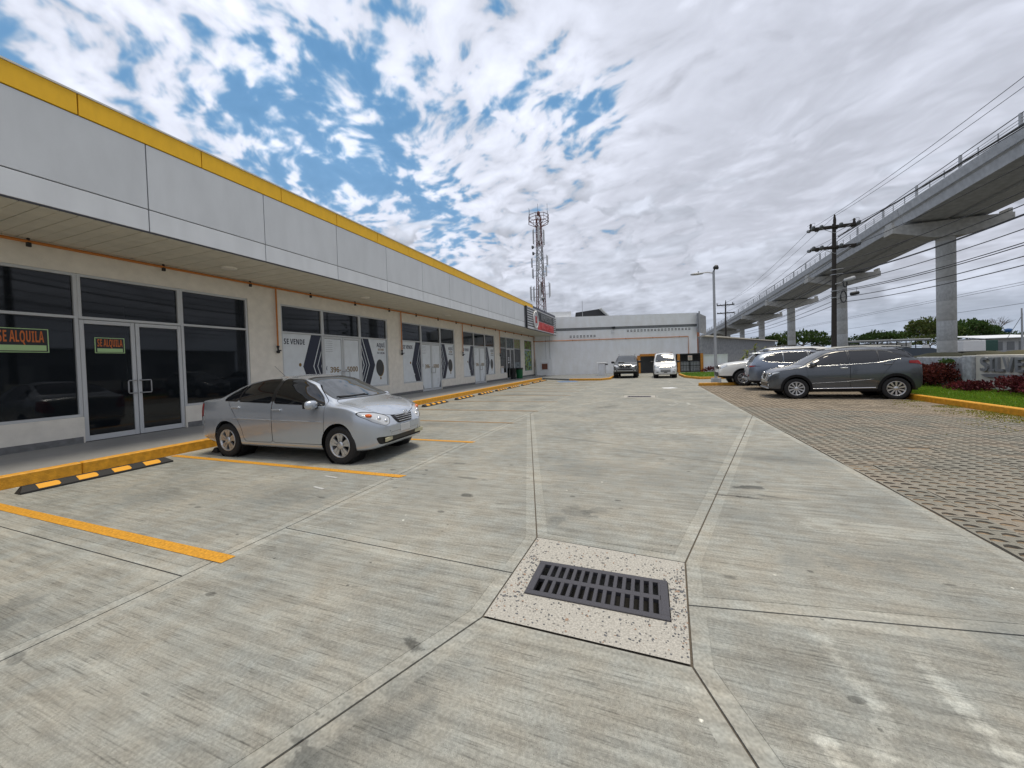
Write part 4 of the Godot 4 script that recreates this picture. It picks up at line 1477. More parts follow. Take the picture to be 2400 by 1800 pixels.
	tube(st, [e + Vector3(0, 3.9, 0.4), e + Vector3(0, 6.0, 0.4)], 0.08, 6)
	tube(st, [e + Vector3(0.9, 4.0, -3.6), e + Vector3(0.9, 5.8, -3.6)], 0.08, 6)
	part(st, "post", M.galv, bb)
	# lower orange block under the billboard
	var oh := thing("orange_hut", "small orange-walled building glimpsed right of the white warehouse", "building", bw(18.2, 0, -6.0))
	st = new_st()
	box(st, Vector3(0, 2.35, 0), Vector3(2.6, 4.7, 3.0))
	part(st, "wall", mat(0.50, 0.22, 0.13, 0.85), oh)
	st = new_st()
	box(st, Vector3(0, 4.75, 0), Vector3(2.9, 0.1, 3.3))
	part(st, "roof", M.alu_dark, oh)

func vent(b: Node, s: float, y: float) -> void:
	var st := new_st()
	bw_box(st, s, s + 0.27, y, y + 0.27, -0.01, 0.004)
	var o := part(st, "vent_block", M.charcoal, b)
	st = new_st()
	for q in [[0.0, 0.27, 0.0, 0.035], [0.0, 0.27, 0.235, 0.27], [0.0, 0.035, 0.035, 0.235], [0.235, 0.27, 0.035, 0.235], [0.10, 0.17, 0.10, 0.17], [0.035, 0.10, 0.115, 0.155], [0.17, 0.235, 0.115, 0.155]]:
		bw_box(st, s + q[0], s + q[1], y + q[2], y + q[3], 0.0041, 0.02)
	part(st, "block_face", M.white_wall, o)

# ---------------------------------------------------------------- elevated railway
func via_y(z: float) -> float:    # height of the parapet's top: the line runs downhill into the distance
	var zs := [60.0, -50.0, -74.0, -104.0, -144.0, -193.0, -276.0, -420.0]
	var ys := [27.3, 23.8, 22.9, 21.7, 20.3, 18.8, 17.1, 14.5]
	for i in 7:
		if z >= zs[i + 1]:
			return lerpf(ys[i], ys[i + 1], (z - zs[i]) / (zs[i + 1] - zs[i]))
	return ys[7]

func make_viaduct() -> void:
	var v := thing("elevated_railway", "long concrete elevated railway on round piers crossing at the right", "viaduct")
	var xc := 41.4
	var zs: Array = []
	for k in 13:
		zs.append(20.0 - 31.0 * k)
	for k in zs.size() - 1:
		var za: float = zs[k] - 0.06
		var zb: float = zs[k + 1] + 0.06
		var a := via_y(za)
		var b := via_y(zb)
		var L := za - zb
		var sl := atan2(b - a, L)
		var st := new_st()
		# trough girder: outer parapet wall leaning out, floor slab, lower haunch
		var prof := [[-5.30, 0.0], [-5.05, 0.0], [-4.75, -1.9], [4.75, -1.9], [5.05, 0.0], [5.30, 0.0], [5.42, -0.15], [5.20, -1.25], [4.95, -1.45], [4.7, -2.55], [0.45, -2.75], [0.35, -2.45], [-0.35, -2.45], [-0.45, -2.75], [-4.7, -2.55], [-4.95, -1.45], [-5.20, -1.25], [-5.42, -0.15]]
		var n := prof.size()
		for i in n:
			var p: Array = prof[i]
			var q: Array = prof[(i + 1) % n]
			quad(st, Vector3(xc + p[0], a + p[1], za), Vector3(xc + q[0], a + q[1], za), Vector3(xc + q[0], b + q[1], zb), Vector3(xc + p[0], b + p[1], zb))
		var poly := PackedVector2Array()
		for p in prof:
			poly.append(Vector2(p[0], p[1]))
		var ids := Geometry2D.triangulate_polygon(poly)
		for t in range(0, ids.size(), 3):
			for e in [[za, a], [zb, b]]:
				tri(st, Vector3(xc + poly[ids[t]].x, e[1] + poly[ids[t]].y, e[0]), Vector3(xc + poly[ids[t + 1]].x, e[1] + poly[ids[t + 1]].y, e[0]), Vector3(xc + poly[ids[t + 2]].x, e[1] + poly[ids[t + 2]].y, e[0]))
		var g := part(st, "span", M.viaduct, v)
		# cast line along the side wall
		st = new_st()
		for s in [-1, 1]:
			quad(st, Vector3(xc + s * 5.215, a - 1.20, za), Vector3(xc + s * 5.215, a - 1.28, za), Vector3(xc + s * 5.215, b - 1.28, zb), Vector3(xc + s * 5.215, b - 1.20, zb))
		part(st, "shadow_line", M.band, g)
		# railing on the camera side, far side too
		for s in [-1, 1]:
			for h in [0.32, 0.64, 0.96]:
				st = new_st()
				tube(st, [Vector3(xc + s * 5.2, a + h, za), Vector3(xc + s * 5.2, b + h, zb)], 0.035, 5)
				part(st, "rail", M.galv, g)
		if zb > -330.0 and za < 0.0:
			var m := 12
			for i in m:
				var f := (i + 0.5) / m
				var z := lerpf(za, zb, f)
				var y := lerpf(a, b, f)
				st = new_st()
				if i % 3 == 1:
					box(st, Vector3(xc - 5.2, y + 0.75, z), Vector3(0.22, 1.5, 0.24))
					part(st, "cable_post", M.galv, g)
				else:
					box(st, Vector3(xc - 5.2, y + 0.5, z), Vector3(0.08, 1.0, 0.09))
					part(st, "rail_post", M.galv, g)
			# contact line mast arms seen over the far parapet
			for i in 2:
				var z2 := lerpf(za, zb, 0.25 + 0.5 * i)
				var y2 := lerpf(a, b, 0.25 + 0.5 * i)
				st = new_st()
				tube(st, [Vector3(xc + 4.9, y2 - 1.9, z2), Vector3(xc + 4.9, y2 + 2.3, z2), Vector3(xc + 4.4, y2 + 2.6, z2), Vector3(xc + 2.9, y2 + 2.7, z2)], 0.06, 6)
				box(st, Vector3(xc + 2.5, y2 + 2.7, z2), Vector3(0.9, 0.10, 0.28))
				part(st, "lamp_arm", M.galv, g)
		st = new_st()
		tube(st, [Vector3(xc - 5.2, a + 1.45, za), Vector3(xc - 5.2, b + 1.45, zb)], 0.05, 5)
		part(st, "cable", M.wire, g)
	for k in zs.size():
		var z: float = zs[k]
		var y := via_y(z) - 2.95
		var pr := Node3D.new()
		pr.name = "pier"
		v.add_child(pr, true)
		var st := new_st()
		# hammerhead cap, thinner at its tips
		prism(st, pv([-6.5, 0, -6.5, -1.0, -1.7, -2.3, 1.7, -2.3, 6.5, -1.0, 6.5, 0]), Vector3(xc, y, z - 1.1), Vector3.RIGHT, Vector3.UP, 2.2)
		part(st, "cap", M.viaduct_low, pr)
		for s in [-3.4, 3.4]:
			st = new_st()
			box(st, Vector3(xc + s, y + 0.13, z), Vector3(0.9, 0.24, 1.4))
			part(st, "bearing", M.band, pr)
		for s in [-1, 1]:
			st = new_st()
			box(st, Vector3(xc + s * 6.3, y + 0.35, z), Vector3(0.35, 0.7, 1.6))
			part(st, "end_block", M.pier, pr)
		var y0 := -0.3
		var n := 0
		while y0 < y - 2.3:
			var y1 := minf(y0 + 2.9, y - 2.28)
			st = new_st()
			lathe(st, [Vector2(0.985, y0), Vector2(1.0, y0 + 0.03), Vector2(1.0, y1 - 0.03), Vector2(0.985, y1)], Vector3(xc, 0, z), Basis.IDENTITY, 28)
			part(st, "column_lift", M.pier if n % 2 else M.viaduct_low, pr)
			y0 = y1
			n += 1

# ---------------------------------------------------------------- small things in the lot
func make_lot_things() -> void:
	var proto := thing("wheel_stop", "black and yellow rubber wheel stop in the nearest empty bay", "wheel stop", Vector3(-7.78, 0, -3.02), 0.0, "rubber wheel stops along the yellow kerb")
	var st := new_st()
	var hw := 0.092
	var prof := pv([-hw, 0, hw, 0, hw * 0.96, 0.026, -hw * 0.25, 0.084, -hw * 0.85, 0.084])
	# long body with sloped ends
	for i in 5:
		var p := prof[i]
		var q := prof[(i + 1) % 5]
		var la := 0.82 if p.y < 0.03 else 0.77
		var lb := 0.82 if q.y < 0.03 else 0.77
		quad(st, Vector3(p.x, p.y, la), Vector3(p.x, p.y, -la), Vector3(q.x, q.y, -lb), Vector3(q.x, q.y, lb))
	for s in [-1, 1]:
		for k in range(1, 4):
			var a := Vector3(prof[0].x, prof[0].y, s * 0.82)
			var b := Vector3(prof[k].x, prof[k].y, s * (0.82 if k < 3 else 0.77))
			var c := Vector3(prof[k + 1].x, prof[k + 1].y, s * (0.82 if k + 1 < 3 else 0.77))
			if s > 0:
				tri(st, a, c, b)
			else:
				tri(st, a, b, c)
	part(st, "body", M.rubber, proto)
	for k in 4:
		st = new_st()
		var up := Vector3(-hw * 0.25 - hw * 0.96, 0.058, 0).normalized()
		prism(st, pv([-0.052, -0.10, 0.052, -0.10, 0.052, 0.085, 0.03, 0.105, -0.03, 0.105, -0.052, 0.085]), Vector3(hw * 0.355, 0.0555, 0.56 - 0.373 * k), -up, Vector3.FORWARD, 0.003)
		part(st, "reflector", M.reflector, proto)
	var names := ["under the tail of the silver car", "first past the silver car's bonnet", "second past the silver car", "third past the silver car", "fourth past the silver car", "fifth past the silver car", "sixth past the silver car", "seventh past the silver car", "eighth past the silver car", "ninth past the silver car", "farthest one, by the end of the kerb"]
	var wz := [-5.3, -7.5, -9.83, -12.17, -14.6, -16.9, -19.03, -21.05, -23.35, -25.7, -27.6]
	for i in wz.size():
		dup(proto, "black and yellow rubber wheel stop, " + names[i], Vector3(-7.70, 0, wz[i]))
	# bins by the corner shop
	for q in [[Vector3(-10.25, 0.172, -29.4), M.bin_green, "green litter bin with black liner standing outside the corner shop", 0.31], [Vector3(-10.5, 0.172, -28.55), M.bin_black, "black litter bin standing by the corner shop's glass door", 0.24]]:
		var b := thing("litter_bin", q[2], "bin", q[0], 0.0, "litter bins at the corner shop")
		st = new_st()
		var r: float = q[3]
		lathe(st, [Vector2(0, 0), Vector2(r * 0.82, 0.0), Vector2(r * 0.86, 0.04), Vector2(r, 0.80), Vector2(r * 1.04, 0.82)], Vector3.ZERO, Basis.IDENTITY, 22)
		part(st, "tub", q[1], b)
		st = new_st()
		lathe(st, [Vector2(r * 1.02, 0.76), Vector2(r * 1.06, 0.80), Vector2(r * 1.05, 0.90), Vector2(r * 0.92, 0.88), Vector2(r * 0.9, 0.5), Vector2(0, 0.5)], Vector3.ZERO, Basis.IDENTITY, 22)
		part(st, "liner", M.bin_black, b)
	# lamp post on its plinth
	var l := thing("lamp_post", "tall grey lamp post with two heads behind the parked cars", "lamp post", Vector3(3.66, 0, -23.83))
	st = new_st()
	box(st, Vector3(0, 0.06, 0), Vector3(0.46, 0.36, 0.46))
	part(st, "plinth", M.viaduct, l)
	st = new_st()
	tube(st, [Vector3(0, 0.2, 0), Vector3(0, 6.35, 0)], 0.082, 12, true, 0.062)
	part(st, "pole", M.galv, l)
	st = new_st()
	tube(st, [Vector3(0, 6.25, 0), Vector3(-0.3, 6.33, 0), Vector3(-0.55, 6.33, 0)], 0.03, 8)
	part(st, "arm", M.galv, l)
	var head := new_st()
	lathe(head, [Vector2(0.0, -0.36), Vector2(0.09, -0.3), Vector2(0.13, 0.0), Vector2(0.11, 0.25), Vector2(0.05, 0.34), Vector2(0, 0.35)], Vector3(-0.86, 6.30, 0), Basis(Vector3.FORWARD, -PI / 2) * Basis.from_scale(Vector3(0.55, 1, 1.0)), 14)
	box(head, Vector3(-0.78, 6.40, 0), Vector3(0.07, 0.08, 0.07))
	part(head, "lamp_head", M.galv, l)
	st = new_st()
	lathe(st, [Vector2(0.0, -0.02), Vector2(0.14, 0.0), Vector2(0.15, 0.08), Vector2(0.08, 0.2), Vector2(0.0, 0.22)], Vector3(0.08, 6.45, 0.16), Basis(Vector3.FORWARD, 0.3), 14)
	tube(st, [Vector3(0, 6.3, 0), Vector3(0.04, 6.48, 0.1)], 0.04, 8)
	part(st, "flood_head", M.black_iron, l)
	# kerb islands on the right
	var isl := setting("kerb_islands")
	kerb_run([Vector2(2.44, -21.05), Vector2(4.6, -21.15)], isl)
	kerb_run([Vector2(2.45, -33.6), Vector2(2.55, -29.4), Vector2(3.2, -27.2), Vector2(6.5, -27.0), Vector2(11, -27.6)], isl)
	kerb_run([Vector2(7.5, -21.2), Vector2(7.5, -16), Vector2(7.52, -13.2), Vector2(7.55, -10.0), Vector2(7.55, -5.0)], isl, 0.15, M.kerb)
	st = new_st()
	flat(pv([2.55, -33.4, 2.65, -29.4, 3.25, -27.3, 6.5, -27.1, 11, -27.7, 11, -36.5, 2.6, -36.5]), 0.10, st)
	part(st, "lawn", M.turf, isl)
	st = new_st()
	flat(pv([7.6, -27.0, 13.5, -27.0, 13.5, 8, 7.6, 8]), 0.12, st)
	part(st, "lawn", M.turf, isl)

# ---------------------------------------------------------------- cars
# A body is lofted from sections along its length, then cut along the outlines of its panels, windows and lamps.
class Curve1:
	var xs: PackedFloat32Array
	var ys: PackedFloat32Array
	var ms: PackedFloat32Array
	func _init(a: Array) -> void:
		for i in range(0, a.size(), 2):
			xs.append(a[i])
			ys.append(a[i + 1])
		var n := xs.size()
		var d := PackedFloat32Array()
		for i in n - 1:
			d.append((ys[i + 1] - ys[i]) / (xs[i + 1] - xs[i]))
		for i in n:
			if i == 0:
				ms.append(d[0])
			elif i == n - 1:
				ms.append(d[n - 2])
			elif d[i - 1] * d[i] <= 0.0:
				ms.append(0.0)
			else:
				ms.append(2.0 * d[i - 1] * d[i] / (d[i - 1] + d[i]))
	func at(x: float) -> float:
		var n := xs.size()
		if x <= xs[0]:
			return ys[0]
		if x >= xs[n - 1]:
			return ys[n - 1]
		var i := 0
		while x > xs[i + 1]:
			i += 1
		var h := xs[i + 1] - xs[i]
		var t := (x - xs[i]) / h
		var t2 := t * t
		var t3 := t2 * t
		return ys[i] * (2 * t3 - 3 * t2 + 1) + ms[i] * h * (t3 - 2 * t2 + t) + ys[i + 1] * (3 * t2 - 2 * t3) + ms[i + 1] * h * (t3 - t2)

class Body:
	var top: Curve1
	var bot: Curve1
	var sh: Curve1
	var wid: Curve1
	var roof: Curve1
	var x0: float
	var x1: float
	var bulge := 0.03
	var v := PackedVector3Array()
	var n := PackedVector3Array()
	var idx := PackedInt32Array()

	func section(x: float) -> PackedVector2Array:   # (z, y) from the bottom's middle to the top's middle
		var yt := top.at(x)
		var yb := bot.at(x)
		var w := wid.at(x)
		var ys := clampf(sh.at(x), yb + 0.02, yt - 0.012)
		var wr := minf(roof.at(x), w * 0.99)
		var h := ys - yb
		var p := PackedVector2Array()
		var low := [Vector2(0, yb), Vector2(0.55 * w, yb), Vector2(0.86 * w, yb + 0.01), Vector2(0.952 * w, yb + 0.05 * h), Vector2(0.985 * w, yb + 0.20 * h), Vector2(w, yb + 0.55 * h), Vector2(0.992 * w, yb + 0.82 * h), Vector2(0.965 * w, ys)]
		var m := low.size()
		for i in m - 1:
			var a: Vector2 = low[maxi(i - 1, 0)]
			var b: Vector2 = low[i]
			var c: Vector2 = low[i + 1]
			var d: Vector2 = low[mini(i + 2, m - 1)]
			var k := 1 if i == 0 else (2 if i < 3 else 4)
			for j in k:
				var t := float(j) / k
				var q := b.cubic_interpolate(c, a, d, t)
				if i < 2:
					q = b.lerp(c, t)
				p.append(q)
		var s: Vector2 = low[m - 1]
		var crown := minf(0.055, (yt - ys) * 0.42)
		var cn := Vector2(wr, yt - crown)
		var tc := Vector2(0, yt)
		var dl := (cn - s)
		var c1 := cn - dl.normalized() * minf(0.10, dl.length() * 0.35)
		var dr := Vector2(0, cn.y + crown * 0.45) - cn
		var c2 := cn + dr.normalized() * minf(0.12, wr * 0.35)
		var nrm := Vector2(dl.y, -dl.x).normalized()
		for j in 12:
			var t := j / 12.0
			p.append(s.lerp(c1, t) + nrm * bulge * clampf((yt - ys) / 0.45, 0.0, 1.0) * 4.0 * t * (1.0 - t))
		for j in 12:
			var t := j / 12.0
			p.append(c1 * (1 - t) * (1 - t) + cn * 2 * t * (1 - t) + c2 * t * t)
		var mid := Vector2(wr * 0.42, yt)
		for j in 9:
			var t := j / 8.0
			p.append(c2 * (1 - t) * (1 - t) + mid * 2 * t * (1 - t) + tc * t * t)
		return p

	func build(stations: int) -> void:
		var rows: Array = []
		var xs: Array = []
		for i in stations + 1:
			var u := float(i) / stations
			# crowd the stations towards both ends
			var e := u * 2.0 - 1.0
			var x := lerpf(x0, x1, 0.5 + 0.5 * (0.62 * e + 0.38 * sin(e * PI * 0.5)))
			if i == 0:
				x = x0
			if i == stations:
				x = x1
			xs.append(x)
			rows.append(section(x))
		var k: int = rows[0].size()
		var ring := 2 * k
		for i in rows.size():
			for j in k:
				v.append(Vector3(xs[i], rows[i][j].y, rows[i][j].x))
			for j in k:
				var q: Vector2 = rows[i][k - 1 - j]
				v.append(Vector3(xs[i], q.y, -q.x))
		n.resize(v.size())
		for i in rows.size() - 1:
			for j in ring - 1:
				if j == k - 1:
					continue
				quad_i(i * ring + j, (i + 1) * ring + j, (i + 1) * ring + j + 1, i * ring + j + 1)
		# close both ends
		for e in [0, rows.size() - 1]:
			for j in k - 1:
				var a: int = e * ring + j
				var b: int = e * ring + j + 1
				var c: int = e * ring + ring - 2 - j
				var d: int = e * ring + ring - 1 - j
				if e == 0:
					quad_i(a, b, c, d)
				else:
					quad_i(d, c, b, a)
		for t in range(0, idx.size(), 3):
			var f := (v[idx[t + 2]] - v[idx[t]]).cross(v[idx[t + 1]] - v[idx[t]])
			for q in 3:
				n[idx[t + q]] += f
		for i in rows.size():   # the two halves meet at the top and bottom
			for pr in [[i * ring + k - 1, i * ring + k], [i * ring, i * ring + ring - 1]]:
				var s: Vector3 = n[pr[0]] + n[pr[1]]
				n[pr[0]] = s
				n[pr[1]] = s
		for i in n.size():
			n[i] = n[i].normalized()

	func quad_i(a: int, b: int, c: int, d: int) -> void:
		idx.append_array(PackedInt32Array([a, c, b, a, d, c]))

	func hw(x: float, y: float) -> float:
		var p := section(x)
		var best := 0.0
		for i in p.size() - 1:
			var a := p[i]
			var b := p[i + 1]
			if (a.y - y) * (b.y - y) <= 0.0 and a.y != b.y:
				best = maxf(best, lerpf(a.x, b.x, (y - a.y) / (b.y - a.y)))
		return best

	func front_x(y: float, z: float, back := false) -> float:
		var s := -1.0 if back else 1.0
		var x := x1 if not back else x0
		for i in 200:
			if hw(x, y) >= absf(z):
				return x
			x -= s * 0.01
		return x

	# split the triangles where d crosses iso; returns [below, above]
	func cut(ids: PackedInt32Array, d: PackedFloat32Array, iso: float) -> Array:
		var a_in := PackedInt32Array()
		var a_out := PackedInt32Array()
		var memo := {}
		for t in range(0, ids.size(), 3):
			var a := ids[t]
			var b := ids[t + 1]
			var c := ids[t + 2]
			var ia := d[a] < iso
			var ib := d[b] < iso
			var ic := d[c] < iso
			if ia == ib and ib == ic:
				if ia:
					a_in.append(a)
					a_in.append(b)
					a_in.append(c)
				else:
					a_out.append(a)
					a_out.append(b)
					a_out.append(c)
				continue
			var lone := ia
			if ib != ia and ib != ic:
				var s := a
				a = b
				b = c
				c = s
				lone = ib
			elif ic != ia and ic != ib:
				var s := c
				c = b
				b = a
				a = s
				lone = ic
			var p := edge(a, b, d, iso, memo)
			var q := edge(a, c, d, iso, memo)
			if lone:
				a_in.append_array(PackedInt32Array([a, p, q]))
				a_out.append_array(PackedInt32Array([p, b, c, p, c, q]))
			else:
				a_out.append_array(PackedInt32Array([a, p, q]))
				a_in.append_array(PackedInt32Array([p, b, c, p, c, q]))
		return [a_in, a_out]

	func edge(a: int, b: int, d: PackedFloat32Array, iso: float, memo: Dictionary) -> int:
		var key := Vector2i(mini(a, b), maxi(a, b))
		if memo.has(key):
			return memo[key]
		var t := clampf((iso - d[a]) / (d[b] - d[a]), 0.02, 0.98)
		v.append(v[a].lerp(v[b], t))
		n.append(n[a].lerp(n[b], t).normalized())
		d.append(iso)
		memo[key] = v.size() - 1
		return v.size() - 1

	# signed distance of every vertex to an outline seen from the side (0), the front (1) or above (2)
	func field(poly: PackedVector2Array, view: int, keep: Callable) -> PackedFloat32Array:
		var d := PackedFloat32Array()
		d.resize(v.size())
		var lo := Vector2(1e9, 1e9)
		var hi := Vector2(-1e9, -1e9)
		for p in poly:
			lo = lo.min(p)
			hi = hi.max(p)
		var m := poly.size()
		for i in v.size():
			var w := v[i]
			var p := Vector2(w.x, w.y) if view == 0 else (Vector2(w.z, w.y) if view == 1 else Vector2(w.x, w.z))
			if p.x < lo.x - 0.12 or p.x > hi.x + 0.12 or p.y < lo.y - 0.12 or p.y > hi.y + 0.12:
				d[i] = 1.0
				continue
			var side: float = keep.call(w)
			if side > 0.1:
				d[i] = 1.0
				continue
			var best := 1e9
			var odd := false
			var j := m - 1
			for k in m:
				var a := poly[j]
				var b := poly[k]
				var ab := b - a
				var t := clampf((p - a).dot(ab) / ab.length_squared(), 0.0, 1.0)
				best = minf(best, (p - a - ab * t).length_squared())
				if (a.y > p.y) != (b.y > p.y) and p.x < (b.x - a.x) * (p.y - a.y) / (b.y - a.y) + a.x:
					odd = not odd
				j = k
			var r := sqrt(best)
			d[i] = maxf(-r if odd else r, side)
		return d

	func mesh(ids: PackedInt32Array, push := 0.0) -> ArrayMesh:
		var map := {}
		var vv := PackedVector3Array()
		var nn := PackedVector3Array()
		var ii := PackedInt32Array()
		for k in ids:
			if not map.has(k):
				map[k] = vv.size()
				vv.append(v[k] + n[k] * push)
				nn.append(n[k])
			ii.append(map[k])
		var arr := []
		arr.resize(Mesh.ARRAY_MAX)
		arr[Mesh.ARRAY_VERTEX] = vv
		arr[Mesh.ARRAY_NORMAL] = nn
		arr[Mesh.ARRAY_INDEX] = ii
		var out := ArrayMesh.new()
		if ii.size() > 0:
			out.add_surface_from_arrays(Mesh.PRIMITIVE_TRIANGLES, arr)
		return out

# rounded outline through the given corners
func rounded(a: Array, r := 0.05, steps := 3) -> PackedVector2Array:
	var p := pv(a)
	var o := PackedVector2Array()
	var n := p.size()
	for i in n:
		var b := p[i]
		var u := p[(i + n - 1) % n] - b
		var w := p[(i + 1) % n] - b
		var k := minf(r, minf(u.length(), w.length()) * 0.45)
		var s := b + u.normalized() * k
		var e := b + w.normalized() * k
		for j in steps + 1:
			var t := float(j) / steps
			o.append(s * (1 - t) * (1 - t) + b * 2 * t * (1 - t) + e * t * t)
	return o

func carpaint(r: float, g: float, b: float, rough := 0.30, metal := 0.55) -> StandardMaterial3D:
	var m := mat(r, g, b, rough, metal, 0.5)
	m.clearcoat_enabled = true
	m.clearcoat = 0.8
	m.clearcoat_roughness = 0.04
	return m

func cut_part(body: Body, rest: PackedInt32Array, poly: PackedVector2Array, view: int, keep: Callable, called: String, m: Material, parent: Node, gap := 0.0, push := 0.0, rim := 0.0) -> Array:
	# returns [what is left of the skin, the new part]
	var d := body.field(poly, view, keep)
	var outer := body.cut(rest, d, rim if rim > 0.0 else gap)
	var inner: PackedInt32Array = outer[0]
	var o: MeshInstance3D = null
	if rim > 0.0:
		var c2 := body.cut(inner, d, 0.0)
		inner = c2[0]
		if c2[1].size() > 0:
			give(body.mesh(c2[1], push * 0.4), "trim", M.black_trim, parent)
	elif gap > 0.0:
		inner = body.cut(inner, d, -gap)[0]
	if inner.size() > 0:
		o = give(body.mesh(inner, push), called, m, parent)
	return [outer[1], o]

func wheel(parent: Node, at: Vector3, r: float, w: float, spokes: int, style: int, side: int, rimr: float) -> void:
	var wn := Node3D.new()
	wn.name = "wheel"
	wn.position = at
	wn.rotation.y = 0.0 if side > 0 else PI
	parent.add_child(wn, true)
	var bas := Basis(Vector3.RIGHT, PI / 2)   # y axis of the lathe to +z, outwards
	var st := new_st()
	var h := w / 2
	lathe(st, [Vector2(rimr, -h + 0.01), Vector2(r * 0.93, -h), Vector2(r * 0.985, -h * 0.8), Vector2(r, -h * 0.5), Vector2(r, h * 0.5), Vector2(r * 0.985, h * 0.82), Vector2(r * 0.93, h), Vector2(rimr + 0.02, h + 0.004), Vector2(rimr, h - 0.012)], Vector3.ZERO, bas, 40)
	part(st, "tyre", M.tyre, wn)
	st = new_st()
	lathe(st, [Vector2(rimr + 0.001, h - 0.012), Vector2(rimr - 0.004, h - 0.004), Vector2(rimr - 0.020, h - 0.010), Vector2(rimr - 0.03, h - 0.05), Vector2(rimr - 0.03, -h + 0.02)], Vector3.ZERO, bas, 40)
	for k in spokes:
		var a := TAU * k / spokes + 0.3
		var pairs: Array = [0.0]
		if style == 1:
			pairs = [-0.20, 0.20]
		for q in pairs:
			var d := Vector3(cos(a + q), sin(a + q), 0)
			var d2 := Vector3(cos(a + q * 0.5), sin(a + q * 0.5), 0)
			var tn := Vector3(-sin(a), cos(a), 0)
			var w1 := 0.020 if style == 1 else 0.012
			var w2 := 0.030 if style == 1 else 0.026
			var p1 := d2 * 0.035
			var p2 := d * (rimr - 0.015)
			var z1 := h - 0.018
			var z2 := h - 0.012
			var A := [p1 - tn * w1 + Vector3(0, 0, z1), p1 + tn * w1 + Vector3(0, 0, z1), p2 + tn * w2 + Vector3(0, 0, z2), p2 - tn * w2 + Vector3(0, 0, z2)]
			quad(st, A[0], A[1], A[2], A[3])
			for e in 4:
				var f := (e + 1) % 4
				quad(st, A[e], A[f], A[f] + Vector3(0, 0, -0.03), A[e] + Vector3(0, 0, -0.03))
	lathe(st, [Vector2(0.062, h - 0.05), Vector2(0.058, h - 0.010), Vector2(0.03, h - 0.004), Vector2(0, h - 0.003)], Vector3.ZERO, bas, 20)
	part(st, "rim", M.rim, wn)
	st = new_st()
	lathe(st, [Vector2(rimr - 0.02, h - 0.07), Vector2(0, h - 0.068)], Vector3.ZERO, bas, 24)
	part(st, "brake_disc", M.black_trim, wn)

func ellipsoid(st: SurfaceTool, c: Vector3, r: Vector3, pw := 1.0) -> void:
	var prof: Array = []
	for i in 11:
		var t := -PI / 2 + PI * i / 10.0
		prof.append(Vector2(pow(maxf(cos(t), 0.0), pw), signf(sin(t)) * pow(absf(sin(t)), pw)))
	lathe(st, prof, c, Basis.from_scale(r), 20)

func make_cars() -> void:
	M.black_trim = mat(0.012, 0.012, 0.013, 0.35)
	M.cladding = mat(0.013, 0.013, 0.014, 0.75, 0.0, 0.25)
	M.tyre = mat(0.014, 0.014, 0.015, 0.85)
	M.rim = mat(0.52, 0.53, 0.54, 0.30, 0.75)
	M.car_glass = mat(0.006, 0.007, 0.009, 0.03, 0.0, 0.65)
	M.screen_glass = mat(0.05, 0.058, 0.066, 0.025, 0.0, 0.85)
	M.chrome = mat(0.72, 0.73, 0.75, 0.12, 0.95)
	M.lamp_clear = mat(0.50, 0.52, 0.54, 0.10, 0.35, 0.8)
	M.lamp_amber = mat(0.62, 0.13, 0.02, 0.12)
	M.lamp_fog = mat(0.42, 0.40, 0.27, 0.15)
	M.lamp_red = mat(0.26, 0.012, 0.012, 0.10)
	M.lamp_white = mat(0.66, 0.66, 0.66, 0.15)
	M.paint_van_grey = mat(0.5, 0.51, 0.52, 0.4)
	M.plate = mat(0.48, 0.49, 0.50, 0.4)
	silver_sedan()
	grey_crossover()
	silver_suv()
	white_suv()
	dark_suv()
	white_van()

func side_keep(s: int, zmin: float) -> Callable:
	return func(w: Vector3) -> float: return zmin - w.z * s

func end_keep(s: int, xmin: float, side := 0) -> Callable:
	if side == 0:
		return func(w: Vector3) -> float: return xmin - w.x * s
	return func(w: Vector3) -> float: return maxf(xmin - w.x * s, -w.z * side)

# cuts both wheel arches, fits wheels and dark wheel wells; returns the remaining skin
func arches(body: Body, rest: PackedInt32Array, t: Node, ax: Array, r: float, ra: float, yw: float, zw: float, wd: float, spokes: int, style: int, rimr: float) -> PackedInt32Array:
	var well := new_st()
	for x in ax:
		for s in [1, -1]:
			var c := PackedVector2Array()
			for k in 30:
				c.append(Vector2(x + cos(TAU * k / 30) * ra, yw + sin(TAU * k / 30) * ra))
			var kp := side_keep(s, zw * 0.55)
			var d := body.field(c, 0, kp)
			rest = body.cut(rest, d, 0.0)[1]
			wheel(t, Vector3(x, yw, s * (zw - wd / 2)), r, wd, spokes, style, s, rimr)
			var bas := Basis(Vector3.RIGHT, PI / 2 * s)
			var o := Vector3(x, yw, s * (zw - 0.34))
			lathe(well, [Vector2(0, 0.0), Vector2(ra - 0.004, 0.0), Vector2(ra - 0.004, 0.31)], o, bas, 26)
	part(well, "wheel_well", M.black_trim, t)
	return rest

func mirror_pair(t: Node, x: float, y: float, z: float, m: Material, big := 1.0) -> void:
	for s in [1, -1]:
		var o := Node3D.new()
		o.name = "mirror"
		t.add_child(o, true)
		var st := new_st()
		ellipsoid(st, Vector3(x, y, s * (z + 0.11 * big)), Vector3(0.075, 0.075, 0.115) * big, 0.75)
		part(st, "cap", m, o)
		st = new_st()
		box(st, Vector3(x - 0.068 * big, y, s * (z + 0.11 * big)), Vector3(0.02, 0.11, 0.18) * big)
		box(st, Vector3(x + 0.01, y - 0.055 * big, s * (z - 0.01)), Vector3(0.07, 0.035, 0.16))
		part(st, "mount", M.black_trim, o)

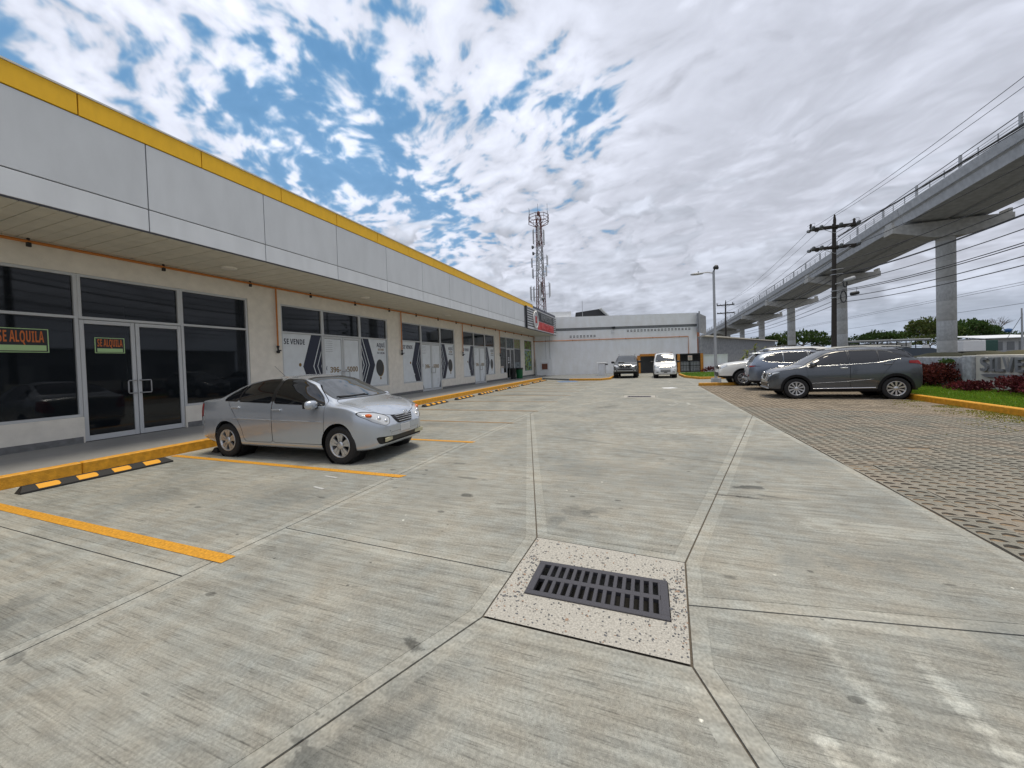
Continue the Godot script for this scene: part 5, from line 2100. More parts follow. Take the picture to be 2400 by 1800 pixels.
func handle(t: Node, body: Body, x: float, y: float, s: int, m: Material) -> void:
	var z := body.hw(x, y)
	var st := new_st()
	cbox(st, Vector3(x, y, s * (z + 0.022)), Vector3(0.19, 0.030, 0.018), 0.008)
	cbox(st, Vector3(x - 0.08, y, s * (z + 0.006)), Vector3(0.03, 0.026, 0.03), 0.005)
	cbox(st, Vector3(x + 0.08, y, s * (z + 0.006)), Vector3(0.03, 0.026, 0.03), 0.005)
	part(st, "door_handle", m, t)

# a strip laid on the skin along points given as (x, y) on one side
func strip(t: Node, body: Body, pts: Array, s: int, r: float, m: Material, called: String, lift := 0.004) -> void:
	var p: Array = []
	for i in pts.size() - 1:
		for k in 6:
			var q: Vector2 = pts[i].lerp(pts[i + 1], k / 6.0)
			p.append(Vector3(q.x, q.y, s * (body.hw(q.x, q.y) + lift)))
	var e: Vector2 = pts[pts.size() - 1]
	p.append(Vector3(e.x, e.y, s * (body.hw(e.x, e.y) + lift)))
	var st := new_st()
	tube(st, p, r, 6)
	part(st, called, m, t)

# a piece set on the nose or tail: its middle at (y, z), following the skin
func on_end(t: Node, body: Body, y: float, z: float, w: float, h: float, th: float, m: Material, called: String, back := false, ch := 0.006) -> MeshInstance3D:
	var sg := -1.0 if back else 1.0
	var xa := body.front_x(y, z - w * 0.4, back)
	var xb := body.front_x(y, z + w * 0.4, back)
	var xu := body.front_x(y + h * 0.4, z, back)
	var xd := body.front_x(y - h * 0.4, z, back)
	var x := (xa + xb + xu + xd) / 4.0
	var yaw := atan2(xa - xb, w * 0.8)
	var tilt := atan2(xd - xu, h * 0.8)
	var st := new_st()
	cbox(st, Vector3.ZERO, Vector3(th, h, w), ch)
	var o := part(st, called, m, t)
	o.transform = Transform3D(Basis(Vector3.UP, yaw) * Basis(Vector3.BACK, tilt), Vector3(x + sg * th * 0.25, y, z))
	return o

func silver_sedan() -> void:
	var t := thing("silver_sedan", "silver four-door sedan with scuffed front bumper parked tail-in to the shops", "car", Vector3(-5.84, 0, -5.19), 0.035)
	var paint := carpaint(0.46, 0.50, 0.555, 0.27, 0.6)
	var b := Body.new()
	b.x0 = -2.19
	b.x1 = 2.10
	b.top = Curve1.new([-2.19, 0.60, -2.175, 0.82, -2.14, 0.97, -2.06, 1.045, -1.9, 1.065, -1.66, 1.085, -1.45, 1.19, -1.15, 1.335, -0.85, 1.42, -0.5, 1.46, -0.1, 1.47, 0.2, 1.455, 0.42, 1.415, 0.7, 1.28, 1.0, 1.115, 1.17, 1.02, 1.3, 0.985, 1.6, 0.915, 1.85, 0.82, 1.99, 0.73, 2.06, 0.64, 2.10, 0.56])
	b.bot = Curve1.new([-2.19, 0.50, -2.17, 0.36, -2.1, 0.30, -1.8, 0.25, -1.4, 0.20, 1.5, 0.19, 1.85, 0.20, 2.02, 0.235, 2.08, 0.30, 2.10, 0.44])
	b.sh = Curve1.new([-2.19, 0.58, -2.14, 0.90, -2.0, 1.0, -1.6, 1.01, -1.1, 0.995, 0.0, 0.96, 1.0, 0.915, 1.35, 0.89, 1.7, 0.80, 1.95, 0.68, 2.10, 0.54])
	b.wid = Curve1.new([-2.19, 0.60, -2.15, 0.71, -2.05, 0.775, -1.8, 0.82, -1.3, 0.845, 0.0, 0.8475, 1.2, 0.845, 1.55, 0.825, 1.8, 0.775, 1.97, 0.69, 2.06, 0.59, 2.10, 0.48])
	b.roof = Curve1.new([-2.19, 0.5, -2.1, 0.62, -1.9, 0.67, -1.6, 0.66, -1.2, 0.60, -0.7, 0.575, 0.0, 0.58, 0.4, 0.575, 0.8, 0.62, 1.15, 0.70, 1.5, 0.68, 1.85, 0.58, 2.0, 0.50, 2.10, 0.40])
	b.build(200)
	var rest := b.idx
	rest = arches(b, rest, t, [-1.25, 1.25], 0.298, 0.352, 0.298, 0.83, 0.185, 5, 1, 0.195)
	var r: Array
	for s in [1, -1]:
		var k := side_keep(s, 0.50)
		# glass
		r = cut_part(b, rest, rounded([-0.10, 0.985, 0.98, 0.945, 0.80, 1.10, 0.55, 1.275, 0.28, 1.375, -0.10, 1.395], 0.05), 0, k, "side_window", M.car_glass, t, 0.0, -0.004, 0.014)
		rest = r[0]
		r = cut_part(b, rest, rounded([-0.18, 0.988, -0.18, 1.395, -0.50, 1.388, -0.92, 1.30, -0.92, 1.015], 0.04), 0, k, "side_window", M.car_glass, t, 0.0, -0.004, 0.014)
		rest = r[0]
		r = cut_part(b, rest, rounded([-0.955, 1.018, -0.955, 1.285, -1.12, 1.20, -1.27, 1.075, -1.28, 1.03], 0.03), 0, k, "side_window", M.car_glass, t, 0.0, -0.004, 0.014)
		rest = r[0]
		r = cut_part(b, rest, pv([-0.168, 1.003, -0.113, 1.001, -0.113, 1.378, -0.168, 1.378]), 0, k, "pillar_trim", M.black_trim, t, 0.0, -0.002)
		rest = r[0]
		r = cut_part(b, rest, pv([-0.957, 1.03, -0.918, 1.03, -0.918, 1.285, -0.957, 1.275]), 0, k, "pillar_trim", M.black_trim, t, 0.0, -0.002)
		rest = r[0]
		# doors
		r = cut_part(b, rest, rounded([-0.14, 0.30, 0.93, 0.30, 0.965, 0.5, 0.98, 0.93, 1.0, 1.00, 0.80, 1.14, 0.55, 1.32, 0.26, 1.425, -0.14, 1.435], 0.05), 0, k, "door", paint, t, 0.0035)
		rest = r[0]
		r = cut_part(b, rest, rounded([-0.145, 0.30, -0.145, 1.435, -0.55, 1.425, -0.96, 1.34, -1.22, 1.19, -1.18, 1.0, -1.02, 0.78, -0.87, 0.55, -0.80, 0.30], 0.05), 0, k, "door", paint, t, 0.0035)
		rest = r[0]
		handle(t, b, -0.02, 0.865, s, paint)
		handle(t, b, -0.98, 0.905, s, paint)
		strip(t, b, [Vector2(-1.05, 0.70), Vector2(-0.2, 0.685), Vector2(0.95, 0.665)], s, 0.010, paint, "rub_strip")
		# lamps
		r = cut_part(b, rest, rounded([0.375 * s, 0.675, 0.46 * s, 0.585, 0.60 * s, 0.575, 0.71 * s, 0.64, 0.785 * s, 0.765, 0.79 * s, 0.82, 0.70 * s, 0.825, 0.54 * s, 0.785, 0.42 * s, 0.73], 0.04), 1, end_keep(1, 1.45, s), "headlight", M.lamp_clear, t, 0.003, -0.006)
		rest = r[0]
		if r[1]:
			var hl: MeshInstance3D = r[1]
			for q in [[0.635, 0.50, 0.040], [0.685, 0.60, 0.045]]:
				var st := new_st()
				var x := b.front_x(q[0], q[1] * s)
				ellipsoid(st, Vector3(x - 0.012, q[0], q[1] * s), Vector3(0.03, q[2], q[2]))
				part(st, "reflector", M.chrome, hl)
			var st2 := new_st()
			ellipsoid(st2, Vector3(b.front_x(0.755, 0.705 * s) - 0.02, 0.752, 0.70 * s), Vector3(0.07, 0.035, 0.045))
			part(st2, "indicator", M.lamp_amber, hl)
		r = cut_part(b, rest, rounded([0.50 * s, 0.62, 0.74 * s, 0.66, 0.80 * s, 0.72, 0.80 * s, 0.96, 0.70 * s, 0.98, 0.60 * s, 0.90], 0.04), 1, end_keep(-1, 1.95, s), "taillight", M.lamp_red, t, 0.003)
		rest = r[0]
		on_end(t, b, 0.345, 0.50 * s, 0.26, 0.065, 0.03, M.lamp_fog, "fog_lamp")
	# screens
	r = cut_part(b, rest, rounded([-0.65, 1.035, 0.65, 1.035, 0.585, 1.20, 0.505, 1.375, 0.38, 1.405, -0.38, 1.405, -0.505, 1.375, -0.585, 1.20], 0.05), 1, end_keep(1, 0.30), "windscreen", M.screen_glass, t, 0.0, -0.003, 0.016)
	rest = r[0]
	r = cut_part(b, rest, rounded([-0.60, 1.13, 0.60, 1.13, 0.53, 1.38, 0.40, 1.405, -0.40, 1.405, -0.53, 1.38], 0.06), 1, end_keep(-1, 0.80), "rear_window", M.car_glass, t, 0.0, -0.003, 0.014)
	rest = r[0]
	# bonnet, boot lid
	r = cut_part(b, rest, rounded([1.06, -0.66, 1.25, -0.70, 1.6, -0.66, 1.90, -0.50, 2.0, -0.28, 2.02, 0.0, 2.0, 0.28, 1.90, 0.50, 1.6, 0.66, 1.25, 0.70, 1.06, 0.66, 1.16, 0.0], 0.06), 2, func(w: Vector3) -> float: return 0.70 - w.y, "bonnet", paint, t, 0.0035)
	rest = r[0]
	r = cut_part(b, rest, rounded([-1.68, -0.58, -1.68, 0.58, -1.9, 0.62, -2.08, 0.60, -2.08, -0.60, -1.9, -0.62], 0.06), 2, func(w: Vector3) -> float: return 0.95 - w.y, "boot_lid", paint, t, 0.0035)
	rest = r[0]
	# grille, intake, plate, emblem
	r = cut_part(b, rest, rounded([-0.33, 0.72, -0.27, 0.60, -0.22, 0.565, 0.22, 0.565, 0.27, 0.60, 0.33, 0.72, 0.18, 0.765, -0.18, 0.765], 0.04), 1, end_keep(1, 1.7), "grille", M.black_trim, t, 0.002, -0.012)
	rest = r[0]
	for k in 4:
		var w := [0.42, 0.47, 0.52, 0.54]
		on_end(t, b, 0.597 + 0.036 * k, 0.0, w[k], 0.010, 0.03, M.chrome, "grille_bar", false, 0.003)
	r = cut_part(b, rest, rounded([-0.70, 0.40, -0.66, 0.285, 0.66, 0.285, 0.70, 0.40, 0.3, 0.375, -0.3, 0.375], 0.03), 1, end_keep(1, 1.7), "lower_intake", M.black_trim, t, 0.002, -0.02)
	rest = r[0]
	var em := Node3D.new()
	em.name = "emblem"
	t.add_child(em, true)
	var ex := b.front_x(0.735, 0.0) + 0.022
	var st3 := new_st()
	var ring: Array = []
	for k in 25:
		ring.append(Vector3(ex - 0.012 * sin(TAU * k / 24), 0.735 + 0.036 * sin(TAU * k / 24), 0.062 * cos(TAU * k / 24)))
	tube(st3, ring, 0.007, 6, false)
	part(st3, "oval_ring", M.chrome, em)
	st3 = new_st()
	for q in [[[-0.022, -0.024], [-0.034, 0.026]], [[0.034, -0.026], [0.022, 0.024]], [[-0.028, -0.004], [0.028, 0.004]]]:
		tube(st3, [Vector3(ex, 0.735 + q[0][1], -q[0][0]), Vector3(ex - 0.004, 0.735 + q[1][1], -q[1][0])], 0.006, 5)
	part(st3, "letter", M.chrome, em)
	on_end(t, b, 0.475, 0.0, 0.31, 0.115, 0.012, M.plate, "number_plate", false, 0.004)
	for q in [[0.44, -0.4], [0.47, -0.46], [0.40, -0.43]]:
		on_end(t, b, q[0], -q[1], 0.06, 0.010, 0.004, M.cladding, "bumper_scuff", false, 0.001)
	mirror_pair(t, 0.80, 0.965, 0.80, paint)
	var st := new_st()
	for q in [[-0.1, 0.52, 0.98], [0.5, -0.05, 1.0]]:
		var p: Array = []
		for k in 7:
			var z := lerpf(q[0], q[1], k / 6.0) + 0.05
			var y: float = 1.058 + 0.016 * k / 6.0
			p.append(Vector3(b.front_x(y, z) + 0.014, y, z))
		tube(st, p, 0.009, 6)
	part(st, "wiper", M.black_trim, t)
	st = new_st()
	tube(st, [Vector3(-0.78, 1.43, 0.0), Vector3(-1.06, 1.66, 0.0)], 0.006, 6, true, 0.003)
	part(st, "aerial", M.black_trim, t)
	st = new_st()
	box(st, Vector3(0.0, 0.30, 0), Vector3(3.9, 0.14, 1.35))
	part(st, "underbody", M.black_trim, t)
	give(b.mesh(rest), "body", paint, t)
	# shorter overhangs, lower cabin
	warp_car(t, 1.0, func(p: Vector3) -> Vector3:
		if p.x > 1.30:
			p.x = 1.30 + (p.x - 1.30) * 0.74
			p.z *= 1.0 - 0.16 * smooth(1.55, 1.95, p.x)
		elif p.x < -1.35:
			p.x = -1.35 + (p.x + 1.35) * 0.86
		if p.y > 0.62:
			p.y = 0.62 + (p.y - 0.62) * 0.94
		return p)

func warp_car(t: Node3D, kx: float, f: Callable) -> void:
	for c in t.get_children():
		if c.name.begins_with("wheel") and not c.name.begins_with("wheel_well"):
			c.position.x *= kx
		else:
			warp(c, Transform3D.IDENTITY, f)

func warp(o: Node, above: Transform3D, f: Callable) -> void:
	var xf: Transform3D = above * o.transform
	if o is MeshInstance3D:
		var arr: Array = o.mesh.surface_get_arrays(0)
		var vv: PackedVector3Array = arr[Mesh.ARRAY_VERTEX]
		var back := xf.affine_inverse()
		for i in vv.size():
			vv[i] = back * f.call(xf * vv[i])
		arr[Mesh.ARRAY_VERTEX] = vv
		var m := ArrayMesh.new()
		m.add_surface_from_arrays(Mesh.PRIMITIVE_TRIANGLES, arr)
		o.mesh = m
	for c in o.get_children():
		warp(c, xf, f)

func suv_common(t: Node, b: Body, paint: Material, rest: PackedInt32Array, wins: Array, doors: Array, wind: Array, rear: Array, wx: float, rx: float) -> PackedInt32Array:
	var r: Array
	for s in [1, -1]:
		var k := side_keep(s, 0.53)
		for w in wins:
			r = cut_part(b, rest, rounded(w, 0.04), 0, k, "side_window", M.car_glass, t, 0.0, -0.004, 0.016)
			rest = r[0]
		for d in doors:
			r = cut_part(b, rest, rounded(d, 0.05), 0, k, "door", paint, t, 0.0035)
			rest = r[0]
	r = cut_part(b, rest, rounded(wind, 0.05), 1, end_keep(1, wx), "windscreen", M.screen_glass, t, 0.0, -0.003, 0.016)
	rest = r[0]
	r = cut_part(b, rest, rounded(rear, 0.05), 1, end_keep(-1, -rx), "rear_window", M.car_glass, t, 0.0, -0.003, 0.014)
	return r[0]

func cladding(b: Body, rest: PackedInt32Array, t: Node, y: float, m: Material) -> PackedInt32Array:
	var d := PackedFloat32Array()
	d.resize(b.v.size())
	for i in b.v.size():
		d[i] = b.v[i].y - y
	var c := b.cut(rest, d, 0.0)
	give(b.mesh(c[0]), "lower_cladding", m, t)
	return c[1]

func grey_crossover() -> void:
	var t := thing("grey_crossover", "dark grey small crossover with pale roof edge, nearest on the pavers, nose left", "car", Vector3(5.86, 0, -15.35), PI - 0.06)
	var paint := carpaint(0.088, 0.097, 0.11, 0.27, 0.55)
	var b := Body.new()
	b.x0 = -2.12
	b.x1 = 2.17
	b.top = Curve1.new([-2.12, 0.80, -2.10, 1.02, -2.03, 1.16, -1.93, 1.26, -1.80, 1.38, -1.66, 1.50, -1.52, 1.555, -1.2, 1.585, -0.6, 1.60, 0.0, 1.585, 0.35, 1.53, 0.7, 1.37, 1.05, 1.17, 1.22, 1.085, 1.4, 1.045, 1.75, 0.985, 2.0, 0.91, 2.10, 0.82, 2.15, 0.70, 2.17, 0.60])
	b.bot = Curve1.new([-2.12, 0.62, -2.10, 0.42, -2.0, 0.34, -1.6, 0.26, -1.2, 0.22, 1.5, 0.21, 1.9, 0.23, 2.08, 0.28, 2.15, 0.38, 2.17, 0.5])
	b.sh = Curve1.new([-2.12, 0.75, -2.05, 1.04, -1.8, 1.15, -1.3, 1.13, -0.5, 1.075, 0.5, 1.04, 1.1, 1.01, 1.5, 0.96, 1.9, 0.87, 2.1, 0.72, 2.17, 0.56])
	b.wid = Curve1.new([-2.12, 0.68, -2.07, 0.79, -1.9, 0.845, -1.5, 0.875, -0.4, 0.87, 0.8, 0.87, 1.35, 0.875, 1.7, 0.845, 1.95, 0.76, 2.1, 0.64, 2.17, 0.5])
	b.roof = Curve1.new([-2.12, 0.60, -2.0, 0.66, -1.7, 0.60, -1.3, 0.60, -0.5, 0.615, 0.2, 0.61, 0.6, 0.64, 1.15, 0.74, 1.5, 0.72, 1.9, 0.60, 2.1, 0.5, 2.17, 0.42])
	b.build(130)
	var rest := b.idx
	rest = arches2(b, rest, t, [-1.31, 1.31], 0.335, 0.385, 0.335, 0.862, 0.20, 10, 0, 0.225, 0.075)
	rest = suv_common(t, b, paint, rest,
		[[-0.13, 1.105, 1.02, 1.065, 0.82, 1.19, 0.50, 1.37, 0.22, 1.475, -0.13, 1.495], [-0.19, 1.11, -0.19, 1.497, -0.90, 1.485, -0.90, 1.155], [-0.94, 1.16, -0.94, 1.48, -1.18, 1.44, -1.44, 1.315, -1.50, 1.27, -1.25, 1.225]],
		[[-0.16, 0.36, 0.88, 0.36, 0.95, 0.6, 1.03, 1.03, 1.05, 1.09, 0.80, 1.25, 0.48, 1.43, 0.18, 1.535, -0.16, 1.555], [-0.165, 0.36, -0.165, 1.555, -0.95, 1.545, -1.30, 1.44, -1.36, 1.24, -1.05, 0.85, -0.88, 0.60, -0.84, 0.36]],
		[-0.70, 1.11, 0.70, 1.11, 0.62, 1.35, 0.54, 1.52, -0.54, 1.52, -0.62, 1.35], [-0.60, 1.19, 0.60, 1.19, 0.54, 1.46, -0.54, 1.46], 0.2, -1.55)
	# black rear quarter that makes the roof float
	var r: Array
	for s in [1, -1]:
		r = cut_part(b, rest, rounded([-1.47, 1.245, -1.10, 1.475, -1.45, 1.515, -1.62, 1.46, -1.93, 1.235], 0.03), 0, side_keep(s, 0.5), "rear_quarter", M.car_glass, t, 0.0)
		rest = r[0]
		handle(t, b, 0.0, 0.975, s, M.chrome)
		handle(t, b, -1.12, 1.06, s, paint)
		strip(t, b, [Vector2(1.0, 1.03), Vector2(-0.2, 1.075), Vector2(-0.9, 1.12), Vector2(-1.45, 1.225)], s, 0.010, M.chrome, "window_trim", 0.002)
		strip(t, b, [Vector2(0.85, 0.335), Vector2(-0.8, 0.36)], s, 0.016, M.chrome, "sill_strip", 0.006)
		strip(t, b, [Vector2(0.9, 0.50), Vector2(0.0, 0.55), Vector2(-0.75, 0.62)], s, 0.018, paint, "door_crease", -0.010)
		r = cut_part(b, rest, rounded([0.40 * s, 0.80, 0.46 * s, 0.73, 0.62 * s, 0.745, 0.80 * s, 0.85, 0.83 * s, 0.90, 0.66 * s, 0.865], 0.03), 1, end_keep(1, 1.50, s), "headlight", M.lamp_clear, t, 0.003, -0.004)
		rest = r[0]
		if r[1]:
			for q in [[0.785, 0.52, 0.035], [0.81, 0.62, 0.035]]:
				var st := new_st()
				ellipsoid(st, Vector3(b.front_x(q[0], q[1] * s) - 0.008, q[0], q[1] * s), Vector3(0.03, q[2], q[2]))
				part(st, "projector", M.black_trim, r[1])
		on_end(t, b, 0.44, 0.56 * s, 0.16, 0.05, 0.03, M.lamp_white, "fog_lamp")
		r = cut_part(b, rest, rounded([0.45 * s, 1.04, 0.70 * s, 0.98, 0.85 * s, 1.06, 0.88 * s, 1.16, 0.70 * s, 1.15, 0.5 * s, 1.10], 0.03), 1, end_keep(-1, 1.62, s), "taillight", M.lamp_red, t, 0.003, 0.004)
		rest = r[0]
		st_rail(t, [Vector3(-1.55, 1.585, 0.575 * s), Vector3(-0.9, 1.625, 0.585 * s), Vector3(-0.2, 1.625, 0.585 * s), Vector3(0.3, 1.575, 0.575 * s)], M.coping)
	rest = cladding(b, rest, t, 0.33, M.cladding)
	var gm := on_end(t, b, 0.72, 0.0, 0.50, 0.24, 0.02, M.black_trim, "grille")
	for s in [1, -1]:
		on_end(t, b, 0.74, 0.27 * s, 0.05, 0.26, 0.045, M.chrome, "grille_frame", false, 0.012)
	on_end(t, b, 0.615, 0.0, 0.44, 0.04, 0.045, M.chrome, "grille_frame")
	on_end(t, b, 0.46, 0.0, 1.0, 0.12, 0.02, M.black_trim, "lower_intake")
	on_end(t, b, 0.33, 0.0, 1.15, 0.05, 0.05, M.galv, "skid_plate")
	var em := new_st()
	lathe(em, [Vector2(0.06, 0), Vector2(0.07, 0.012), Vector2(0.05, 0.012), Vector2(0.048, 0.0)], Vector3(b.front_x(0.76, 0) + 0.03, 0.76, 0), Basis(Vector3.FORWARD, PI / 2), 20)
	box(em, Vector3(b.front_x(0.76, 0) + 0.04, 0.76, 0), Vector3(0.012, 0.022, 0.16))
	part(em, "emblem", M.chrome, t)
	mirror_pair(t, 0.86, 1.10, 0.80, paint, 1.05)
	var spo := new_st()
	cbox(spo, Vector3(-1.66, 1.545, 0), Vector3(0.26, 0.035, 1.12), 0.012)
	part(spo, "spoiler", paint, t)
	var ub := new_st()
	box(ub, Vector3(0.0, 0.36, 0), Vector3(3.9, 0.16, 1.4))
	part(ub, "underbody", M.black_trim, t)
	give(b.mesh(rest), "body", paint, t)
	warp_car(t, 0.94, func(p: Vector3) -> Vector3:
		p.x *= 0.94
		if p.x < -1.68:
			p.x = -1.68 + (p.x + 1.68) * 0.62
		elif p.x > 1.68:
			p.x = 1.68 + (p.x - 1.68) * 0.80
		if p.y > 0.60:
			p.y = 0.60 + (p.y - 0.60) * 1.035
		return p)

func st_rail(t: Node, pts: Array, m: Material) -> void:
	var st := new_st()
	tube(st, pts, 0.018, 6)
	part(st, "roof_rail", m, t)

# arches with a dark cladding ring round them
func arches2(body: Body, rest: PackedInt32Array, t: Node, ax: Array, r: float, ra: float, yw: float, zw: float, wd: float, spokes: int, style: int, rimr: float, clad: float) -> PackedInt32Array:
	for x in ax:
		for s in [1, -1]:
			var c := PackedVector2Array()
			for k in 32:
				c.append(Vector2(x + cos(TAU * k / 32) * ra, yw + sin(TAU * k / 32) * ra))
			var d := body.field(c, 0, side_keep(s, zw * 0.55))
			rest = body.cut(rest, d, 0.0)[1]
			d = body.field(c, 0, side_keep(s, zw * 0.55))
			var q := body.cut(rest, d, clad)
			rest = q[1]
			give(body.mesh(q[0], 0.008), "arch_trim", M.cladding, t)
			wheel(t, Vector3(x, yw, s * (zw - wd / 2)), r, wd, spokes, style, s, rimr)
	var well := new_st()
	for x in ax:
		for s in [1, -1]:
			lathe(well, [Vector2(0, 0.0), Vector2(ra - 0.004, 0.0), Vector2(ra - 0.004, 0.31)], Vector3(x, yw, s * (zw - 0.34)), Basis(Vector3.RIGHT, PI / 2 * s), 26)
	part(well, "wheel_well", M.black_trim, t)
	return rest

func silver_suv() -> void:
	var t := thing("silver_suv", "blue-grey rounded SUV parked nose right, its red-lamped tail towards the lot", "car", Vector3(6.25, 0, -18.6), -0.10)
	var paint := carpaint(0.17, 0.20, 0.25, 0.27, 0.55)
	var b := Body.new()
	b.x0 = -2.20
	b.x1 = 2.28
	b.top = Curve1.new([-2.20, 0.72, -2.18, 1.0, -2.12, 1.12, -2.02, 1.28, -1.90, 1.48, -1.80, 1.56, -1.5, 1.625, -0.8, 1.66, -0.1, 1.65, 0.3, 1.58, 0.75, 1.38, 1.15, 1.17, 1.3, 1.11, 1.7, 1.04, 2.05, 0.95, 2.2, 0.84, 2.28, 0.66])
	b.bot = Curve1.new([-2.20, 0.60, -2.17, 0.40, -2.0, 0.33, -1.6, 0.26, 1.6, 0.22, 2.0, 0.25, 2.2, 0.33, 2.28, 0.5])
	b.sh = Curve1.new([-2.20, 0.68, -2.12, 1.02, -1.8, 1.12, -1.0, 1.10, 0.5, 1.06, 1.2, 1.04, 1.7, 0.98, 2.05, 0.86, 2.28, 0.6])
	b.wid = Curve1.new([-2.20, 0.72, -2.12, 0.84, -1.9, 0.90, -1.4, 0.925, 1.3, 0.925, 1.8, 0.87, 2.1, 0.74, 2.28, 0.55])
	b.roof = Curve1.new([-2.20, 0.62, -2.05, 0.66, -1.8, 0.60, -1.0, 0.63, 0.2, 0.63, 0.7, 0.68, 1.2, 0.78, 1.7, 0.74, 2.1, 0.6, 2.28, 0.45])
	b.build(100)
	var rest := b.idx
	rest = arches2(b, rest, t, [-1.33, 1.34], 0.355, 0.40, 0.355, 0.91, 0.22, 5, 1, 0.24, 0.06)
	rest = suv_common(t, b, paint, rest,
		[[-0.12, 1.125, 1.05, 1.09, 0.8, 1.24, 0.45, 1.43, 0.15, 1.53, -0.12, 1.545], [-0.18, 1.128, -0.18, 1.548, -0.95, 1.54, -0.95, 1.15], [-1.0, 1.155, -1.0, 1.535, -1.35, 1.49, -1.60, 1.35, -1.68, 1.24, -1.45, 1.19]],
		[[-0.15, 0.36, 0.95, 0.36, 1.05, 1.05, 1.08, 1.11, 0.8, 1.30, 0.42, 1.49, 0.1, 1.59, -0.15, 1.60], [-0.155, 0.36, -0.155, 1.60, -1.0, 1.59, -1.1, 1.2, -1.05, 0.85, -0.9, 0.6, -0.86, 0.36]],
		[-0.74, 1.14, 0.74, 1.14, 0.64, 1.40, 0.56, 1.57, -0.56, 1.57, -0.64, 1.40], [-0.64, 1.20, 0.64, 1.20, 0.56, 1.47, -0.56, 1.47], 0.2, -1.75)
	for s in [1, -1]:
		strip(t, b, [Vector2(1.02, 1.08), Vector2(-0.2, 1.112), Vector2(-1.0, 1.138), Vector2(-1.5, 1.18), Vector2(-1.70, 1.25), Vector2(-1.6, 1.39), Vector2(-1.38, 1.51), Vector2(-1.0, 1.56), Vector2(-0.2, 1.565), Vector2(0.2, 1.54)], s, 0.013, M.chrome, "window_trim", 0.003)
		handle(t, b, 0.0, 0.98, s, M.chrome)
		handle(t, b, -1.08, 1.0, s, M.chrome)
		var r := cut_part(b, rest, rounded([0.46 * s, 0.985, 0.60 * s, 0.955, 0.86 * s, 0.99, 0.93 * s, 1.04, 0.80 * s, 1.05, 0.60 * s, 1.035], 0.02), 1, end_keep(-1, 1.45, s), "taillight", M.lamp_red, t, 0.003, 0.004)
		rest = r[0]
		on_end(t, b, 0.62, 0.62 * s, 0.30, 0.05, 0.02, M.lamp_red, "rear_reflector", true)
		st_rail(t, [Vector3(-1.6, 1.635, 0.60 * s), Vector3(-1.0, 1.685, 0.61 * s), Vector3(0.0, 1.685, 0.61 * s), Vector3(0.25, 1.63, 0.60 * s)], M.black_trim)
		on_end(t, b, 0.92, 0.62 * s, 0.3, 0.13, 0.02, M.lamp_clear, "headlight")
	on_end(t, b, 1.0, 0.0, 0.62, 0.05, 0.02, M.chrome, "boot_trim", true)
	on_end(t, b, 0.70, 0.0, 0.42, 0.13, 0.012, M.plate, "number_plate", true)
	on_end(t, b, 0.60, 0.0, 1.25, 0.03, 0.02, M.chrome, "bumper_trim", true)
	on_end(t, b, 0.80, 0.0, 0.6, 0.2, 0.02, M.black_trim, "grille")
	on_end(t, b, 0.46, 0.0, 1.0, 0.10, 0.03, M.galv, "skid_plate", true)
	rest = cladding(b, rest, t, 0.42, M.cladding)
	mirror_pair(t, 0.90, 1.13, 0.84, paint, 1.1)
	var spo := new_st()
	cbox(spo, Vector3(-1.86, 1.555, 0), Vector3(0.30, 0.04, 1.10), 0.014)
	part(spo, "spoiler", paint, t)
	spo = new_st()
	ellipsoid(spo, Vector3(-1.45, 1.68, 0), Vector3(0.10, 0.07, 0.03))
	part(spo, "aerial_fin", paint, t)
	var ub := new_st()
	box(ub, Vector3(0.0, 0.38, 0), Vector3(4.0, 0.16, 1.5))
	part(ub, "underbody", M.black_trim, t)
	give(b.mesh(rest), "body", paint, t)

